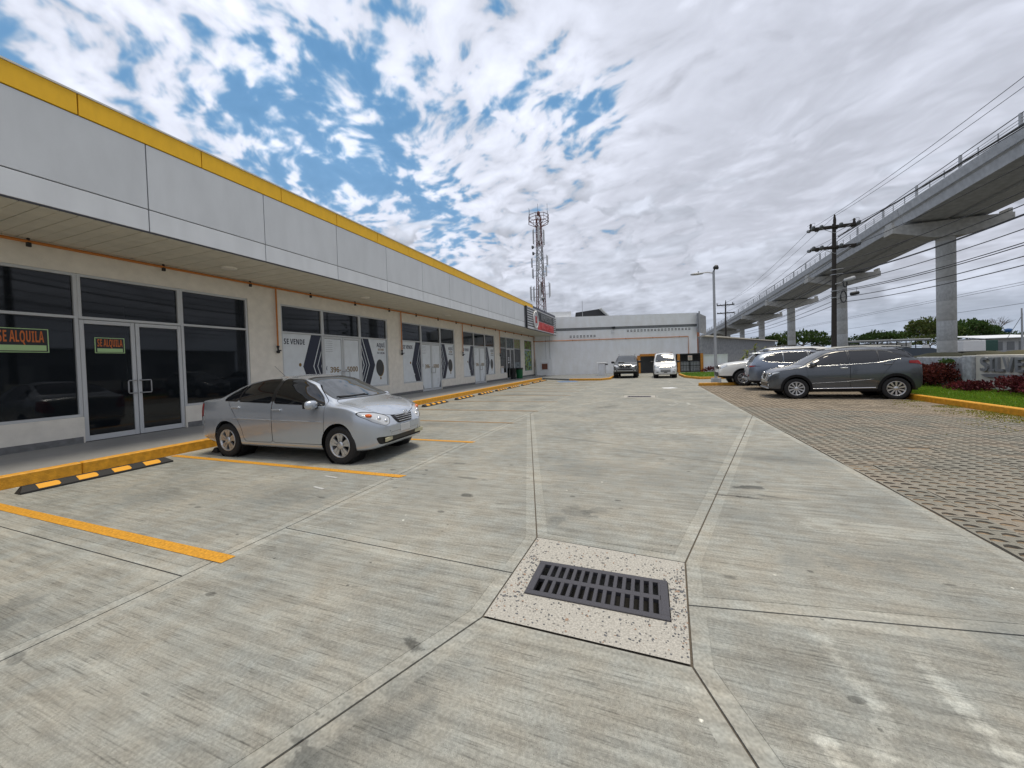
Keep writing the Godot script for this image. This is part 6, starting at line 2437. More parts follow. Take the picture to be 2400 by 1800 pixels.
func big_suv(called: String, label: String, at: Vector3, turn: float, paint: Material, st_n: int) -> Array:
	var t := thing(called, label, "car", at, turn)
	var b := Body.new()
	b.x0 = -2.35
	b.x1 = 2.40
	b.top = Curve1.new([-2.35, 0.8, -2.33, 1.1, -2.27, 1.40, -2.18, 1.68, -2.08, 1.78, -1.6, 1.83, -0.6, 1.85, 0.0, 1.83, 0.3, 1.76, 0.65, 1.52, 0.98, 1.28, 1.12, 1.22, 1.5, 1.19, 1.95, 1.12, 2.2, 1.04, 2.32, 0.92, 2.37, 0.78, 2.40, 0.66])
	b.bot = Curve1.new([-2.35, 0.62, -2.3, 0.45, -2.0, 0.38, 1.7, 0.34, 2.1, 0.36, 2.32, 0.44, 2.40, 0.56])
	b.sh = Curve1.new([-2.35, 0.74, -2.25, 1.12, -1.8, 1.19, 0.5, 1.15, 1.2, 1.13, 1.8, 1.06, 2.2, 0.92, 2.4, 0.62])
	b.wid = Curve1.new([-2.35, 0.80, -2.28, 0.88, -2.0, 0.92, -1.4, 0.935, 1.4, 0.935, 1.9, 0.91, 2.2, 0.83, 2.34, 0.74, 2.40, 0.66])
	b.roof = Curve1.new([-2.35, 0.72, -2.1, 0.68, -1.0, 0.69, 0.2, 0.68, 0.6, 0.73, 1.1, 0.82, 1.8, 0.80, 2.2, 0.72, 2.40, 0.58])
	b.build(st_n)
	var rest := b.idx
	rest = arches2(b, rest, t, [-1.40, 1.40], 0.385, 0.44, 0.385, 0.925, 0.25, 6, 1, 0.24, 0.05)
	rest = suv_common(t, b, paint, rest,
		[[-0.10, 1.20, 0.90, 1.18, 0.62, 1.42, 0.30, 1.64, 0.05, 1.70, -0.10, 1.70], [-0.17, 1.20, -0.17, 1.71, -1.05, 1.71, -1.05, 1.21], [-1.15, 1.22, -1.15, 1.71, -1.95, 1.66, -2.0, 1.26]],
		[[-0.13, 0.5, 0.85, 0.5, 0.98, 1.15, 0.95, 1.22, 0.62, 1.48, 0.28, 1.71, -0.13, 1.77], [-0.135, 0.5, -0.135, 1.77, -1.10, 1.77, -1.12, 1.2, -0.95, 0.85, -0.85, 0.5]],
		[-0.76, 1.26, 0.76, 1.26, 0.68, 1.52, 0.60, 1.74, -0.60, 1.74, -0.68, 1.52], [-0.66, 1.25, 0.66, 1.25, 0.58, 1.66, -0.58, 1.66], 0.1, -1.9)
	rest = cladding(b, rest, t, 0.50, M.cladding)
	var ub := new_st()
	box(ub, Vector3(0.0, 0.46, 0), Vector3(4.2, 0.2, 1.5))
	part(ub, "underbody", M.black_trim, t)
	return [t, b, rest]

func white_suv() -> void:
	var paint := carpaint(0.70, 0.70, 0.67, 0.3, 0.0)
	var q := big_suv("white_suv", "white SUV parked nose left, mostly hidden behind the blue-grey SUV", Vector3(5.75, 0, -21.7), PI + 0.02, paint, 90)
	var t: Node3D = q[0]
	var b: Body = q[1]
	var rest: PackedInt32Array = q[2]
	for s in [1, -1]:
		var r := cut_part(b, rest, rounded([0.42 * s, 0.96, 0.52 * s, 0.84, 0.78 * s, 0.88, 0.86 * s, 1.0, 0.70 * s, 1.05], 0.04), 1, end_keep(1, 1.75, s), "headlight", M.lamp_clear, t, 0.004, 0.003)
		rest = r[0]
		st_rail(t, [Vector3(-1.9, 1.80, 0.62 * s), Vector3(-1.2, 1.90, 0.64 * s), Vector3(-0.3, 1.90, 0.64 * s), Vector3(0.1, 1.83, 0.62 * s)], M.black_trim)
	on_end(t, b, 0.92, 0.0, 0.62, 0.15, 0.04, M.black_trim, "grille")
	on_end(t, b, 0.98, 0.0, 0.68, 0.04, 0.06, M.chrome, "grille_bar")
	on_end(t, b, 0.60, 0.0, 0.9, 0.16, 0.03, M.black_trim, "lower_intake")
	mirror_pair(t, 0.82, 1.22, 0.88, paint, 1.2)
	give(b.mesh(rest), "body", paint, t)

func dark_suv() -> void:
	var paint := carpaint(0.10, 0.104, 0.10, 0.32, 0.4)
	var q := big_suv("dark_suv", "dark grey SUV with roof rails facing the camera at the far wall", Vector3(-1.68, 0, -32.2), -PI / 2, paint, 90)
	var t: Node3D = q[0]
	var b: Body = q[1]
	var rest: PackedInt32Array = q[2]
	for s in [1, -1]:
		var r := cut_part(b, rest, rounded([0.50 * s, 0.98, 0.52 * s, 0.86, 0.80 * s, 0.90, 0.89 * s, 1.04, 0.74 * s, 1.06], 0.03), 1, end_keep(1, 1.8, s), "headlight", M.lamp_clear, t, 0.004, 0.003)
		rest = r[0]
		on_end(t, b, 0.93, 0.70 * s, 0.26, 0.05, 0.03, M.black_trim, "headlight_slot")
		on_end(t, b, 0.60, 0.72 * s, 0.12, 0.09, 0.03, M.lamp_white, "fog_lamp")
		st_rail(t, [Vector3(-1.9, 1.80, 0.62 * s), Vector3(-1.2, 1.93, 0.66 * s), Vector3(-0.3, 1.93, 0.66 * s), Vector3(0.1, 1.83, 0.64 * s)], M.galv)
	on_end(t, b, 0.92, 0.0, 0.98, 0.30, 0.03, M.chrome, "grille_frame", false, 0.03)
	on_end(t, b, 0.91, 0.0, 0.86, 0.24, 0.07, M.black_trim, "grille", false, 0.03)
	for k in 5:
		on_end(t, b, 0.91, -0.34 + 0.17 * k, 0.025, 0.22, 0.10, M.chrome if k != 2 else M.black_trim, "grille_bar")
	var em := new_st()
	ellipsoid(em, Vector3(b.front_x(0.93, 0) + 0.05, 0.93, 0), Vector3(0.02, 0.06, 0.085))
	part(em, "emblem", M.chrome, t)
	on_end(t, b, 0.70, 0.0, 1.1, 0.10, 0.03, M.black_trim, "lower_intake")
	on_end(t, b, 0.60, 0.0, 1.2, 0.035, 0.05, M.galv, "bumper_trim")
	mirror_pair(t, 0.80, 1.26, 0.90, M.black_trim, 1.25)
	var pb := new_st()
	box(pb, Vector3(0.95, 1.29, 0.35), Vector3(0.2, 0.02, 0.5))
	part(pb, "dashboard_paper", M.white_print, t)
	give(b.mesh(rest), "body", paint, t)

func white_van() -> void:
	var paint := carpaint(0.70, 0.72, 0.74, 0.3, 0.0)
	var t := thing("white_van", "small white minivan facing the camera in front of the orange doorway", "van", Vector3(1.20, 0, -31.0), -PI / 2)
	var b := Body.new()
	b.x0 = -1.95
	b.x1 = 2.05
	b.top = Curve1.new([-1.95, 0.8, -1.94, 1.3, -1.88, 1.72, -1.78, 1.83, -1.2, 1.89, -0.2, 1.90, 0.6, 1.87, 0.9, 1.80, 1.2, 1.52, 1.45, 1.22, 1.55, 1.14, 1.75, 1.06, 1.92, 0.95, 2.0, 0.80, 2.05, 0.62])
	b.bot = Curve1.new([-1.95, 0.6, -1.92, 0.40, -1.7, 0.30, 1.6, 0.26, 1.9, 0.28, 2.02, 0.34, 2.05, 0.46])
	b.sh = Curve1.new([-1.95, 0.75, -1.85, 1.10, -1.0, 1.10, 0.8, 1.06, 1.4, 1.02, 1.8, 0.92, 2.05, 0.58])
	b.wid = Curve1.new([-1.95, 0.72, -1.85, 0.80, -1.0, 0.815, 1.0, 0.815, 1.5, 0.80, 1.8, 0.765, 1.98, 0.70, 2.05, 0.62])
	b.roof = Curve1.new([-1.95, 0.66, -1.7, 0.64, -0.5, 0.65, 0.7, 0.63, 1.2, 0.66, 1.5, 0.72, 1.8, 0.70, 2.05, 0.55])
	b.build(90)
	var rest := b.idx
	rest = arches2(b, rest, t, [-1.30, 1.22], 0.30, 0.345, 0.30, 0.80, 0.175, 5, 1, 0.18, 0.03)
	rest = suv_common(t, b, paint, rest,
		[[0.10, 1.12, 1.15, 1.10, 0.90, 1.42, 0.65, 1.66, 0.10, 1.70], [0.02, 1.12, 0.02, 1.70, -0.85, 1.70, -0.85, 1.12], [-0.95, 1.12, -0.95, 1.70, -1.75, 1.66, -1.78, 1.14]],
		[[0.06, 0.35, 0.85, 0.35, 1.2, 0.9, 1.24, 1.1, 0.95, 1.48, 0.68, 1.74, 0.06, 1.77], [0.055, 0.35, 0.055, 1.77, -0.90, 1.77, -0.90, 0.35]],
		[-0.66, 1.20, 0.66, 1.20, 0.62, 1.45, 0.54, 1.74, 0.3, 1.78, -0.3, 1.78, -0.54, 1.74, -0.62, 1.45], [-0.6, 1.2, 0.6, 1.2, 0.54, 1.68, -0.54, 1.68], 0.5, -1.6)
	for s in [1, -1]:
		var r := cut_part(b, rest, rounded([0.42 * s, 0.80, 0.48 * s, 0.76, 0.72 * s, 0.78, 0.76 * s, 0.94, 0.66 * s, 0.98, 0.5 * s, 0.90], 0.04), 1, end_keep(1, 1.5, s), "headlight", M.lamp_clear, t, 0.004, 0.003)
		rest = r[0]
		on_end(t, b, 0.46, 0.55 * s, 0.16, 0.05, 0.03, M.black_trim, "fog_lamp_slot")
		on_end(t, b, 0.64, 0.56 * s, 0.34, 0.10, 0.02, M.paint_van_grey, "bumper_inset")
	on_end(t, b, 0.79, 0.0, 0.80, 0.06, 0.03, M.alu_dark, "grille", false, 0.02)
	on_end(t, b, 0.82, 0.0, 0.84, 0.025, 0.05, M.chrome, "grille_bar")
	on_end(t, b, 0.56, 0.0, 0.66, 0.20, 0.02, M.alu_dark, "lower_intake", false, 0.02)
	for k in 5:
		on_end(t, b, 0.49 + 0.035 * k, 0.0, 0.62, 0.014, 0.05, M.galv, "intake_slat", false, 0.003)
	on_end(t, b, 0.44, 0.0, 0.22, 0.06, 0.05, M.black_trim, "number_plate")
	mirror_pair(t, 1.10, 1.20, 0.80, M.black_trim, 1.05)
	var st := new_st()
	for q in [[-0.05, 0.55], [-0.58, -0.02]]:
		var p: Array = []
		for k in 6:
			var z := lerpf(q[0], q[1], k / 5.0)
			var y: float = 1.225 + 0.012 * k
			p.append(Vector3(b.front_x(y, z) + 0.016, y, z))
		tube(st, p, 0.010, 6)
	part(st, "wiper", M.black_trim, t)
	var pb := new_st()
	box(pb, Vector3(b.front_x(1.28, -0.54) + 0.006, 1.28, 0.54), Vector3(0.004, 0.10, 0.07))
	part(pb, "screen_sticker", M.white_print, t)
	var ub := new_st()
	box(ub, Vector3(0.0, 0.36, 0), Vector3(3.7, 0.16, 1.3))
	part(ub, "underbody", M.black_trim, t)
	give(b.mesh(rest), "body", paint, t)

# ---------------------------------------------------------------- telecom tower
func make_tower() -> void:
	var t := thing("telecom_tower", "red and white lattice telecom tower with panel antennas behind the shops", "tower", Vector3(-16.6, 0, -60.0))
	var w := func(y: float) -> float: return lerpf(1.02, 0.40, clampf(y / 25.0, 0.0, 1.0))
	var H := 26.0
	var bays := 20
	for s in 4:
		var a := PI / 4 + PI / 2 * s
		for k in 5:
			var y0 := H * k / 5.0
			var y1 := H * (k + 1) / 5.0
			var st := new_st()
			tube(st, [Vector3(cos(a) * w.call(y0) * 1.2, y0, sin(a) * w.call(y0) * 1.2), Vector3(cos(a) * w.call(y1) * 1.2, y1, sin(a) * w.call(y1) * 1.2)], 0.065, 6)
			part(st, "leg", M.tower_red if k % 2 == 0 else M.tower_white, t)
	for k in bays:
		var y0 := H * k / bays
		var y1 := H * (k + 1) / bays
		var st := new_st()
		for s in 4:
			var a := PI / 4 + PI / 2 * s
			var b := a + PI / 2
			var p0 := Vector3(cos(a) * w.call(y0) * 1.2, y0, sin(a) * w.call(y0) * 1.2)
			var q0 := Vector3(cos(b) * w.call(y0) * 1.2, y0, sin(b) * w.call(y0) * 1.2)
			var p1 := Vector3(cos(a) * w.call(y1) * 1.2, y1, sin(a) * w.call(y1) * 1.2)
			var q1 := Vector3(cos(b) * w.call(y1) * 1.2, y1, sin(b) * w.call(y1) * 1.2)
			tube(st, [p0, q1], 0.028, 4)
			tube(st, [q0, p1], 0.028, 4)
			tube(st, [p1, q1], 0.028, 4)
		part(st, "bracing", M.tower_red if (k / 4) % 2 == 0 else M.tower_white, t)
	# cable ladder up one side
	var cl := new_st()
	for k in 60:
		box(cl, Vector3(0.62 - 0.005 * k, 0.3 + k * 0.42, 0.55 - 0.004 * k), Vector3(0.22, 0.06, 0.05))
	tube(cl, [Vector3(0.75, 0, 0.6), Vector3(0.35, 25, 0.3)], 0.07, 6)
	part(cl, "cable_ladder", M.tower_red, t)
	# crown platform with its rail and whips
	var st := new_st()
	for h in [24.9, 25.5, 26.0]:
		var ring: Array = []
		for k in 9:
			ring.append(Vector3(cos(TAU * k / 8) * 1.75, h + (0.0 if h > 25.0 else 0.0), sin(TAU * k / 8) * 1.75))
		tube(st, ring, 0.045, 5, false)
	for k in 8:
		var d := Vector3(cos(TAU * k / 8), 0, sin(TAU * k / 8))
		tube(st, [d * 1.75 + Vector3(0, 24.9, 0), d * 1.75 + Vector3(0, 26.0, 0)], 0.035, 5)
		tube(st, [d * 0.4 + Vector3(0, 24.2, 0), d * 1.75 + Vector3(0, 24.9, 0)], 0.05, 5)
	part(st, "platform", M.tower_red, t)
	for k in 6:
		var d := Vector3(cos(TAU * k / 6 + 0.3), 0, sin(TAU * k / 6 + 0.3)) * 1.75
		st = new_st()
		tube(st, [d + Vector3(0, 25.2, 0), d + Vector3(0, 27.6 - 0.25 * (k % 3), 0)], 0.028, 5)
		part(st, "whip_antenna", M.alu_dark, t)
	st = new_st()
	lathe(st, [Vector2(0, 0), Vector2(0.25, 0.1), Vector2(0.3, 0.5), Vector2(0.15, 0.8), Vector2(0, 0.85)], Vector3(0, 26.0, 0), Basis.IDENTITY, 12)
	part(st, "beacon", M.tower_red, t)
	# panel antennas: height, angle, reach, size
	for q in [[22.6, 2.9, 0.95, 2.3], [22.3, 0.1, 0.8, 2.5], [22.8, 1.4, 0.7, 2.4], [22.5, 4.4, 0.8, 2.4], [18.3, 3.0, 1.35, 1.5], [16.5, 3.1, 1.25, 1.5], [18.4, 0.15, 1.3, 1.6], [16.6, 0.2, 1.1, 1.5], [17.6, 1.5, 0.9, 1.6], [13.2, 3.05, 1.7, 2.2], [13.0, 2.6, 1.2, 2.2], [13.5, 0.1, 1.55, 2.2], [13.2, 1.45, 0.9, 2.2], [14.2, 4.6, 0.9, 2.0]]:
		var d := Vector3(cos(q[1]), 0, sin(q[1]))
		var an := Node3D.new()
		an.name = "panel_antenna"
		an.position = d * q[2] + Vector3(0, q[0], 0)
		an.rotation.y = -q[1]
		t.add_child(an, true)
		st = new_st()
		cbox(st, Vector3(0.06, 0, 0), Vector3(0.16, q[3], 0.34), 0.03)
		part(st, "panel", M.antenna, an)
		st = new_st()
		tube(st, [Vector3(-0.07, -q[3] * 0.62, 0), Vector3(-0.07, q[3] * 0.6, 0)], 0.04, 6)
		for h in [-0.3, 0.3]:
			tube(st, [Vector3(-0.07, h * q[3], 0), Vector3(-q[2] + 0.3, h * q[3], 0)], 0.03, 5)
		part(st, "mount", M.alu_dark, an)
	for q in [[21.0, 3.2, 1.1], [19.9, 3.1, 1.0], [12.0, 0.9, 0.7]]:
		st = new_st()
		var d := Vector3(cos(q[1]), 0, sin(q[1]))
		lathe(st, [Vector2(0, -0.12), Vector2(0.2, -0.08), Vector2(0.3, 0.1), Vector2(0.3, 0.22), Vector2(0, 0.24)], d * q[2] + Vector3(0, q[0], 0), Basis(Vector3.UP, -q[1]) * Basis(Vector3.FORWARD, PI / 2), 14)
		tube(st, [d * q[2] + Vector3(0, q[0], 0), Vector3(0, q[0] - 0.1, 0)], 0.04, 5)
		part(st, "dish", M.alu_dark, t)

# ---------------------------------------------------------------- poles and wires
func pole(at: Vector3, h: float, label: String, full: bool) -> Node3D:
	var p := thing("utility_pole", label, "utility pole", at, 0.0, "wooden utility poles along the road")
	var st := new_st()
	tube(st, [Vector3(-0.10, -0.2, 0), Vector3(0.0, h * 0.5, 0), Vector3(0.08, h - 0.75, 0)], 0.20, 12, true, 0.13)
	part(st, "pole", M.wood_pole, p)
	for k in 2:
		var y := h - 1.0 - 1.68 * k
		st = new_st()
		box(st, Vector3(0.06, y, 0.16), Vector3(3.3, 0.17, 0.12))
		box(st, Vector3(0.06, y - 0.02, -0.16), Vector3(3.2, 0.15, 0.12))
		part(st, "crossarm", M.wood_pole, p)
		st = new_st()
		for s in [-1, 1]:
			tube(st, [Vector3(0.06 + s * 1.0, y - 0.05, 0.22), Vector3(0.06, y - 0.55, 0.15)], 0.025, 5)
		part(st, "brace", M.galv, p)
		for x in [-1.5, -0.95, 0.35, 1.5]:
			for dz in ([1, -1] if full else [1]):
				st = new_st()
				lathe(st, [Vector2(0.03, -0.32), Vector2(0.10, -0.26), Vector2(0.07, -0.2), Vector2(0.13, -0.14), Vector2(0.09, -0.06), Vector2(0.14, 0.0), Vector2(0.10, 0.1), Vector2(0.03, 0.14)], Vector3(x, y + 0.02, dz * 0.5), Basis(Vector3.RIGHT, dz * 1.2), 10)
				part(st, "insulator", M.porcelain, p)
		if k == 0:
			for x in [-1.5, 1.4]:
				st = new_st()
				lathe(st, [Vector2(0.07, 0), Vector2(0.11, 0.1), Vector2(0.07, 0.2), Vector2(0.10, 0.3), Vector2(0.04, 0.42)], Vector3(x, y + 0.08, 0), Basis.IDENTITY, 10)
				part(st, "post_insulator", M.wood_pole, p)
				st = new_st()
				var lp: Array = []
				for i in 9:
					lp.append(Vector3(x + 0.25 * sin(PI * i / 8.0), y + 0.5 + 0.22 * sin(PI * i / 8.0) - 0.4 * (i / 8.0), -0.7 + 1.4 * i / 8.0))
				tube(st, lp, 0.012, 4)
				part(st, "jumper", M.wire, p)
	st = new_st()
	lathe(st, [Vector2(0.10, 0), Vector2(0.11, 0.35), Vector2(0.05, 0.8)], Vector3(0.12, h - 0.8, 0), Basis.IDENTITY, 10)
	part(st, "pole_top", M.wood_pole, p)
	if full:
		st = new_st()
		for y in [6.0, 6.55, 7.9, 8.3]:
			tube(st, [Vector3(0.0, y, 0.22), Vector3(0.55, y + 0.02, 0.2)], 0.03, 5)
			lathe(st, [Vector2(0.205, -0.03), Vector2(0.215, 0.0), Vector2(0.205, 0.03)], Vector3(-0.01, y, 0), Basis.IDENTITY, 12)
		part(st, "bracket", M.galv, p)
		st = new_st()
		for q in [[0.5, 6.0, 0.46, 0.19], [0.62, 7.05, 0.26, 0.12]]:
			var ring: Array = []
			for k in 19:
				ring.append(Vector3(q[0] + cos(TAU * k / 18) * q[3], q[1] + sin(TAU * k / 18) * q[2], 0.3))
			tube(st, ring, 0.045, 6, false)
		part(st, "cable_loop", M.wire, p)
	return p

func wire(a: Vector3, b: Vector3, sag: float, r: float, label: String) -> void:
	var st := new_st()
	var p: Array = []
	for k in 15:
		var f := k / 14.0
		p.append(a.lerp(b, f) - Vector3(0, 4.0 * sag * f * (1.0 - f), 0))
	tube(st, p, r, 5, false)
	st.generate_normals()
	var o := MeshInstance3D.new()
	o.name = "overhead_wire"
	o.mesh = st.commit()
	o.material_override = M.wire
	add_child(o, true)
	tag(o, label, "wire", "overhead wires along the road")

func make_poles() -> void:
	var pz := [17.0, -10.5, -38.0, -88.5]
	var px := [15.0, 15.0, 14.65, 15.6]
	pole(Vector3(px[2], 0, pz[2]), 12.85, "dark wooden utility pole with two crossarms in front of the viaduct", true)
	pole(Vector3(px[3], 0, pz[3]), 13.2, "distant utility pole with two crossarms over the grey wall", false)
	pole(Vector3(px[1], 0, pz[1]), 12.85, "utility pole right of the frame, mirrored in the shop glass", true)
	pole(Vector3(px[0], 0, pz[0]), 12.85, "utility pole behind the viewpoint, beyond the near lawn", true)
	for i in 3:
		var a := Vector3(px[i], 0, pz[i])
		var b := Vector3(px[i + 1], 0, pz[i + 1])
		var span: String = ["behind the viewpoint", "from the dark pole towards the viewpoint", "from the dark pole to the distant pole"][i]
		for q in [[-1.5, 11.9, "upper left"], [0.1, 12.7, "topmost"], [1.5, 11.9, "upper right"], [-1.5, 10.2, "lower left"], [1.5, 10.2, "lower right"]]:
			wire(a + Vector3(q[0], q[1], 0), b + Vector3(q[0], q[1], 0), 0.45 if i < 2 else 0.9, 0.013 if q[0] < 1.0 else 0.022, q[2] + " power wire running " + span)
		for q in [[0.45, 8.3, "highest telephone cable"], [0.5, 7.9, "second telephone cable"], [0.5, 7.85, "thin cable twinned with the second"], [0.45, 6.6, "third telephone cable"], [0.5, 6.5, "fourth telephone cable"], [0.5, 6.0, "lowest telephone cable"], [0.4, 7.2, "middle telephone cable"], [0.45, 8.9, "cable just below the crossarms"], [0.5, 5.6, "slack bottom cable"]]:
			wire(a + Vector3(q[0], q[1], 0.1), b + Vector3(q[0], q[1], 0.1), 0.35 + 0.05 * q[1], 0.024, q[2] + " running " + span)
	wire(Vector3(15.3, 10.9, -10.5), Vector3(15.0, 11.0, -38.0), 0.1, 0.045, "thick black cable sloping above the viaduct rail at the right edge")
	var s := thing("splice_closure", "black splice closure hanging from the cables right of the dark pole", "cable box", Vector3(16.0, 6.0, -38.0))
	var st := new_st()
	lathe(st, [Vector2(0, -0.33), Vector2(0.13, -0.28), Vector2(0.15, 0.0), Vector2(0.13, 0.28), Vector2(0, 0.33)], Vector3(0, 0.25, 0), Basis(Vector3.UP, 0.2) * Basis(Vector3.FORWARD, PI / 2 - 0.15), 12)
	part(st, "body", M.black_iron, s)
	st = new_st()
	tube(st, [Vector3(0.1, 0.35, 0), Vector3(0.12, 0.75, 0.1)], 0.012, 5)
	part(st, "hanger", M.wire, s)
	var c := thing("pole_camera", "white tube camera on an arm fixed to the dark utility pole", "camera", Vector3(14.75, 7.2, -37.8))
	st = new_st()
	lathe(st, [Vector2(0.0, -0.4), Vector2(0.13, -0.4), Vector2(0.15, -0.3), Vector2(0.13, 0.3), Vector2(0.0, 0.31)], Vector3(0.72, 0.18, 0.2), Basis(Vector3.FORWARD, -PI / 2 - 0.25), 12)
	part(st, "housing", M.antenna, c)
	st = new_st()
	tube(st, [Vector3(-0.1, -0.1, 0), Vector3(0.6, 0.02, 0.15)], 0.04, 6)
	part(st, "arm", M.galv, c)
	# a line of poles on the far side of the road
	for q in [[Vector3(55, 0, 40), Vector3(55, 0, -260)]]:
		for h in [[11.4, "high pair, left"], [11.0, "high pair, right"], [8.1, "low single"]]:
			wire(q[0] + Vector3(0, h[0], 0), q[1] + Vector3(0, h[0], 0), 0.0, 0.03, "far wire passing behind the first pier, " + h[1])
	var fp := thing("steel_mast", "thin grey mast at the right edge beyond the white container", "mast", Vector3(76.9, 0, -114.0))
	st = new_st()
	tube(st, [Vector3(0, 0, 0), Vector3(-0.1, 9.7, 0)], 0.22, 8, true, 0.12)
	part(st, "pole", M.galv, fp)
	st = new_st()
	tube(st, [Vector3(0.1, 8.4, 0), Vector3(-2.4, 3.2, 0)], 0.05, 5)
	part(st, "stay", M.alu_dark, fp)
	var sl := thing("street_light", "street light head reaching in from the right edge of the photo", "street light", Vector3(47.6, 0, -60.0))
	st = new_st()
	tube(st, [Vector3(0, 0, 0), Vector3(0, 9.2, 0), Vector3(-0.3, 9.6, 0), Vector3(-1.6, 9.75, 0)], 0.09, 8, true, 0.05)
	part(st, "pole", M.galv, sl)
	st = new_st()
	cbox(st, Vector3(-2.1, 9.72, 0), Vector3(1.1, 0.12, 0.34), 0.05)
	part(st, "lamp_head", M.galv, sl)

# ---------------------------------------------------------------- foliage
func leaf_mesh(k: float, bend: float) -> ArrayMesh:
	var st := new_st()
	var a := Vector3(0, 0, 0)
	var b := Vector3(-0.30, 0.42, bend) * k
	var c := Vector3(0.30, 0.42, bend) * k
	var d := Vector3(0, 1.0, 0) * k
	var m := Vector3(0, 0.45, -bend * 0.6) * k
	tri(st, a, b, m)
	tri(st, a, m, c)
	tri(st, b, d, m)
	tri(st, m, d, c)
	return mesh_of(st)

func leafy(parent: Node, called: String, blobs: Array, n: int, size: float, col: Color, vary: float, seed_: int, shell := 0.55) -> void:
	var r := RandomNumberGenerator.new()
	r.seed = seed_
	var xf: Array = []
	var cols: Array = []
	var vol := 0.0
	for b in blobs:
		vol += b[1].x * b[1].z
	for b in blobs:
		var cnt := int(n * b[1].x * b[1].z / vol)
		var tone := r.randf_range(1.0 - vary, 1.0 + vary)
		for i in cnt:
			var d := Vector3(r.randfn(), r.randfn(), r.randfn()).normalized()
			if d.y < -0.5:
				d.y *= -0.5
			var q: Vector3 = b[0] + d * b[1] * pow(r.randf_range(shell, 1.0), 0.6) * r.randf_range(0.86, 1.08)
			var bas := Basis(Vector3(r.randfn(), r.randfn(), r.randfn()).normalized(), r.randf() * TAU)
			xf.append(Transform3D(bas.scaled(Vector3.ONE * size * r.randf_range(0.6, 1.3)), q))
			var v := tone * r.randf_range(1.0 - vary, 1.0 + vary)
			cols.append(Color(col.r * v * r.randf_range(0.85, 1.2), col.g * v, col.b * v * r.randf_range(0.8, 1.2)))
	var o := multi(leafm, xf, M.leaf, called, parent, cols)
	o.set_meta("kind", "stuff")

var leafm: ArrayMesh

func tree(at: Vector3, h: float, rad: float, col: Color, label: String, seed_: int, n := 1500) -> void:
	var t := thing("broadleaf_tree", label, "tree", at, 0.0, "trees along the far side of the road")
	var r := RandomNumberGenerator.new()
	r.seed = seed_
	var st := new_st()
	var th := h * 0.45
	tube(st, [Vector3.ZERO, Vector3(0.1, th * 0.5, 0.1), Vector3(0.2, th, 0)], 0.035 * h, 8, true, 0.02 * h)
	for k in 5:
		var a := TAU * k / 5 + r.randf()
		tube(st, [Vector3(0.2, th * 0.9, 0), Vector3(cos(a) * rad * 0.4, th * 1.25, sin(a) * rad * 0.4), Vector3(cos(a) * rad * 0.75, h * 0.75, sin(a) * rad * 0.75)], 0.016 * h, 6, true, 0.005 * h)
	part(st, "trunk", M.bark, t)
	var blobs: Array = [[Vector3(0, h * 0.72, 0), Vector3(rad * 0.62, h * 0.27, rad * 0.62)]]
	for k in 9:
		var a := TAU * k / 9 + r.randf() * 0.6
		var q := r.randf_range(0.45, 0.78)
		blobs.append([Vector3(cos(a) * rad * q, h * r.randf_range(0.46, 0.84), sin(a) * rad * q), Vector3(rad * r.randf_range(0.26, 0.42), h * r.randf_range(0.10, 0.18), rad * r.randf_range(0.26, 0.42))])
	leafy(t, "crown", blobs, n, h * 0.075, col, 0.24, seed_ + 1)

